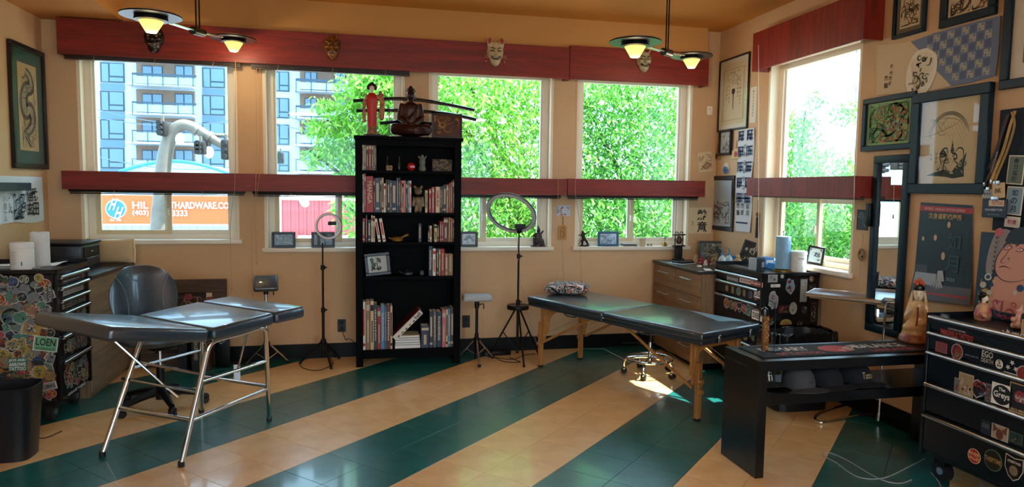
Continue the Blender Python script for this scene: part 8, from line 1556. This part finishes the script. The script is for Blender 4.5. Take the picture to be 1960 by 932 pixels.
for k in range(9): line('stripe_print', [(1900-k*.8+6, 452+9*k), (1908-k, 457+9*k), (1913-1.2*k, 451+9*k)], .005, M_out, .0026)
poly('hair_print', [(1923, 462), (1935, 441), (1962, 434), (2000, 436), (2004, 480), (1966, 468), (1942, 468)], mat('black teal hair', '0C1824', .5), .0038, 3)
poly('neck_print', [(1905, 530), (1955, 525), (1975, 560), (1965, 600), (1900, 590), (1897, 560)], M_sk, .0018, 3)
poly('face_print', [(1930, 465), (1960, 452), (2000, 455), (2005, 500), (1990, 530), (1955, 540), (1925, 538), (1908, 522), (1907, 500), (1915, 480)], M_sk, .0030, 4)
line('outline_print', [(1930, 465), (1915, 482), (1907, 500), (1908, 522), (1925, 538), (1955, 538), (1980, 525)], .006, M_out, .0042)
line('nose_print', [(1932, 478), (1926, 488), (1917, 500), (1920, 504), (1928, 502)], .004, M_out, .0042); line('nose_print', [(1928, 496), (1933, 494), (1932, 501)], .004, M_out, .0042)
line('mouth_print', [(1913, 512), (1921, 510), (1928, 511), (1937, 515)], .006, M_out, .0042); line('brow_print', [(1922, 470), (1930, 466), (1938, 472)], .009, M_out, .0042); line('brow_print', [(1944, 472), (1956, 464), (1968, 462)], .010, M_out, .0042)
for cx_, cy_ in ((1929, 474), (1952, 478)): poly('eye_shadow_print', [(cx_-8, cy_+4), (cx_, cy_-4), (cx_+9, cy_), (cx_+2, cy_+5)], mat('red eye shadow', 'A03838', .5), .0038, 3); poly('eye_print', [(cx_-5, cy_+2), (cx_, cy_-2), (cx_+6, cy_), (cx_+1, cy_+3)], M_wp, .0044, 3); poly('pupil_print', [(cx_-1, cy_+1.5), (cx_, cy_-1), (cx_+2, cy_), (cx_+1, cy_+2)], M_ink, .0050)
for k, (cx_, cy_, r) in enumerate(((1893, 530, 7), (1893, 530, 4), (1884, 545, 6), (1900, 545, 4), (1896, 560, 5), (1955, 552, 7), (1945, 560, 4), (1878, 560, 5))): poly('swirl_print', [(cx_+r*math.cos(t), cy_+r*math.sin(t)) for t in [2*PI*i/14 for i in range(14)]], [mat('pale swirl', 'B8B4A4', .6), mat('deep blue swirl', '1C4468', .6)][k % 2], .0024+.0004*(k % 3))
mbs = MB(); q0, q1 = PX_(1876, 600), PX_(1905, 535); scribble(mbs, q0[0], q1[0], q0[1], q1[1], 16, .009, 171, z+.0040); mbs.build('scroll_print', mat('gold scroll paint', 'C8A060', .6), e, smooth=False); mbs = MB(); q0, q1 = PX_(1876, 600), PX_(1960, 570); scribble(mbs, q0[0], q1[0], q0[1], q1[1], 14, .009, 173, z+.0044); mbs.build('scroll_print', mat('rose scroll paint', 'A83A54', .6), e, smooth=False)
poly('ear_print', [(1905, 440), (1914, 436), (1920, 446), (1912, 452), (1904, 450)], mat('rose ear', 'B85A60', .6), .003, 3)
# speaker-like black box under corner (dark shape left of bench under table) and plug
bpy.context.view_layer.update()
# pin sub-part noise: decorative multi-piece prints are flat print, joined deliberately
for o in bpy.data.objects:
    n_ = o.name.split('.')[0]
    if n_ in ('ink_drawing', 'date_grid', 'seal_print', 'figure_print', 'carving', 'patch_print', 'key_print', 'label_line', 'scroll_print', 'bark_pattern', 'relief', 'hilt_pattern', 'adjusting_hole', 'scales', 'sprig', 'ribs', 'spine_print', 'vent', 'flower_crown', 'floor_tile_field'): o['kind'] = 'stuff'
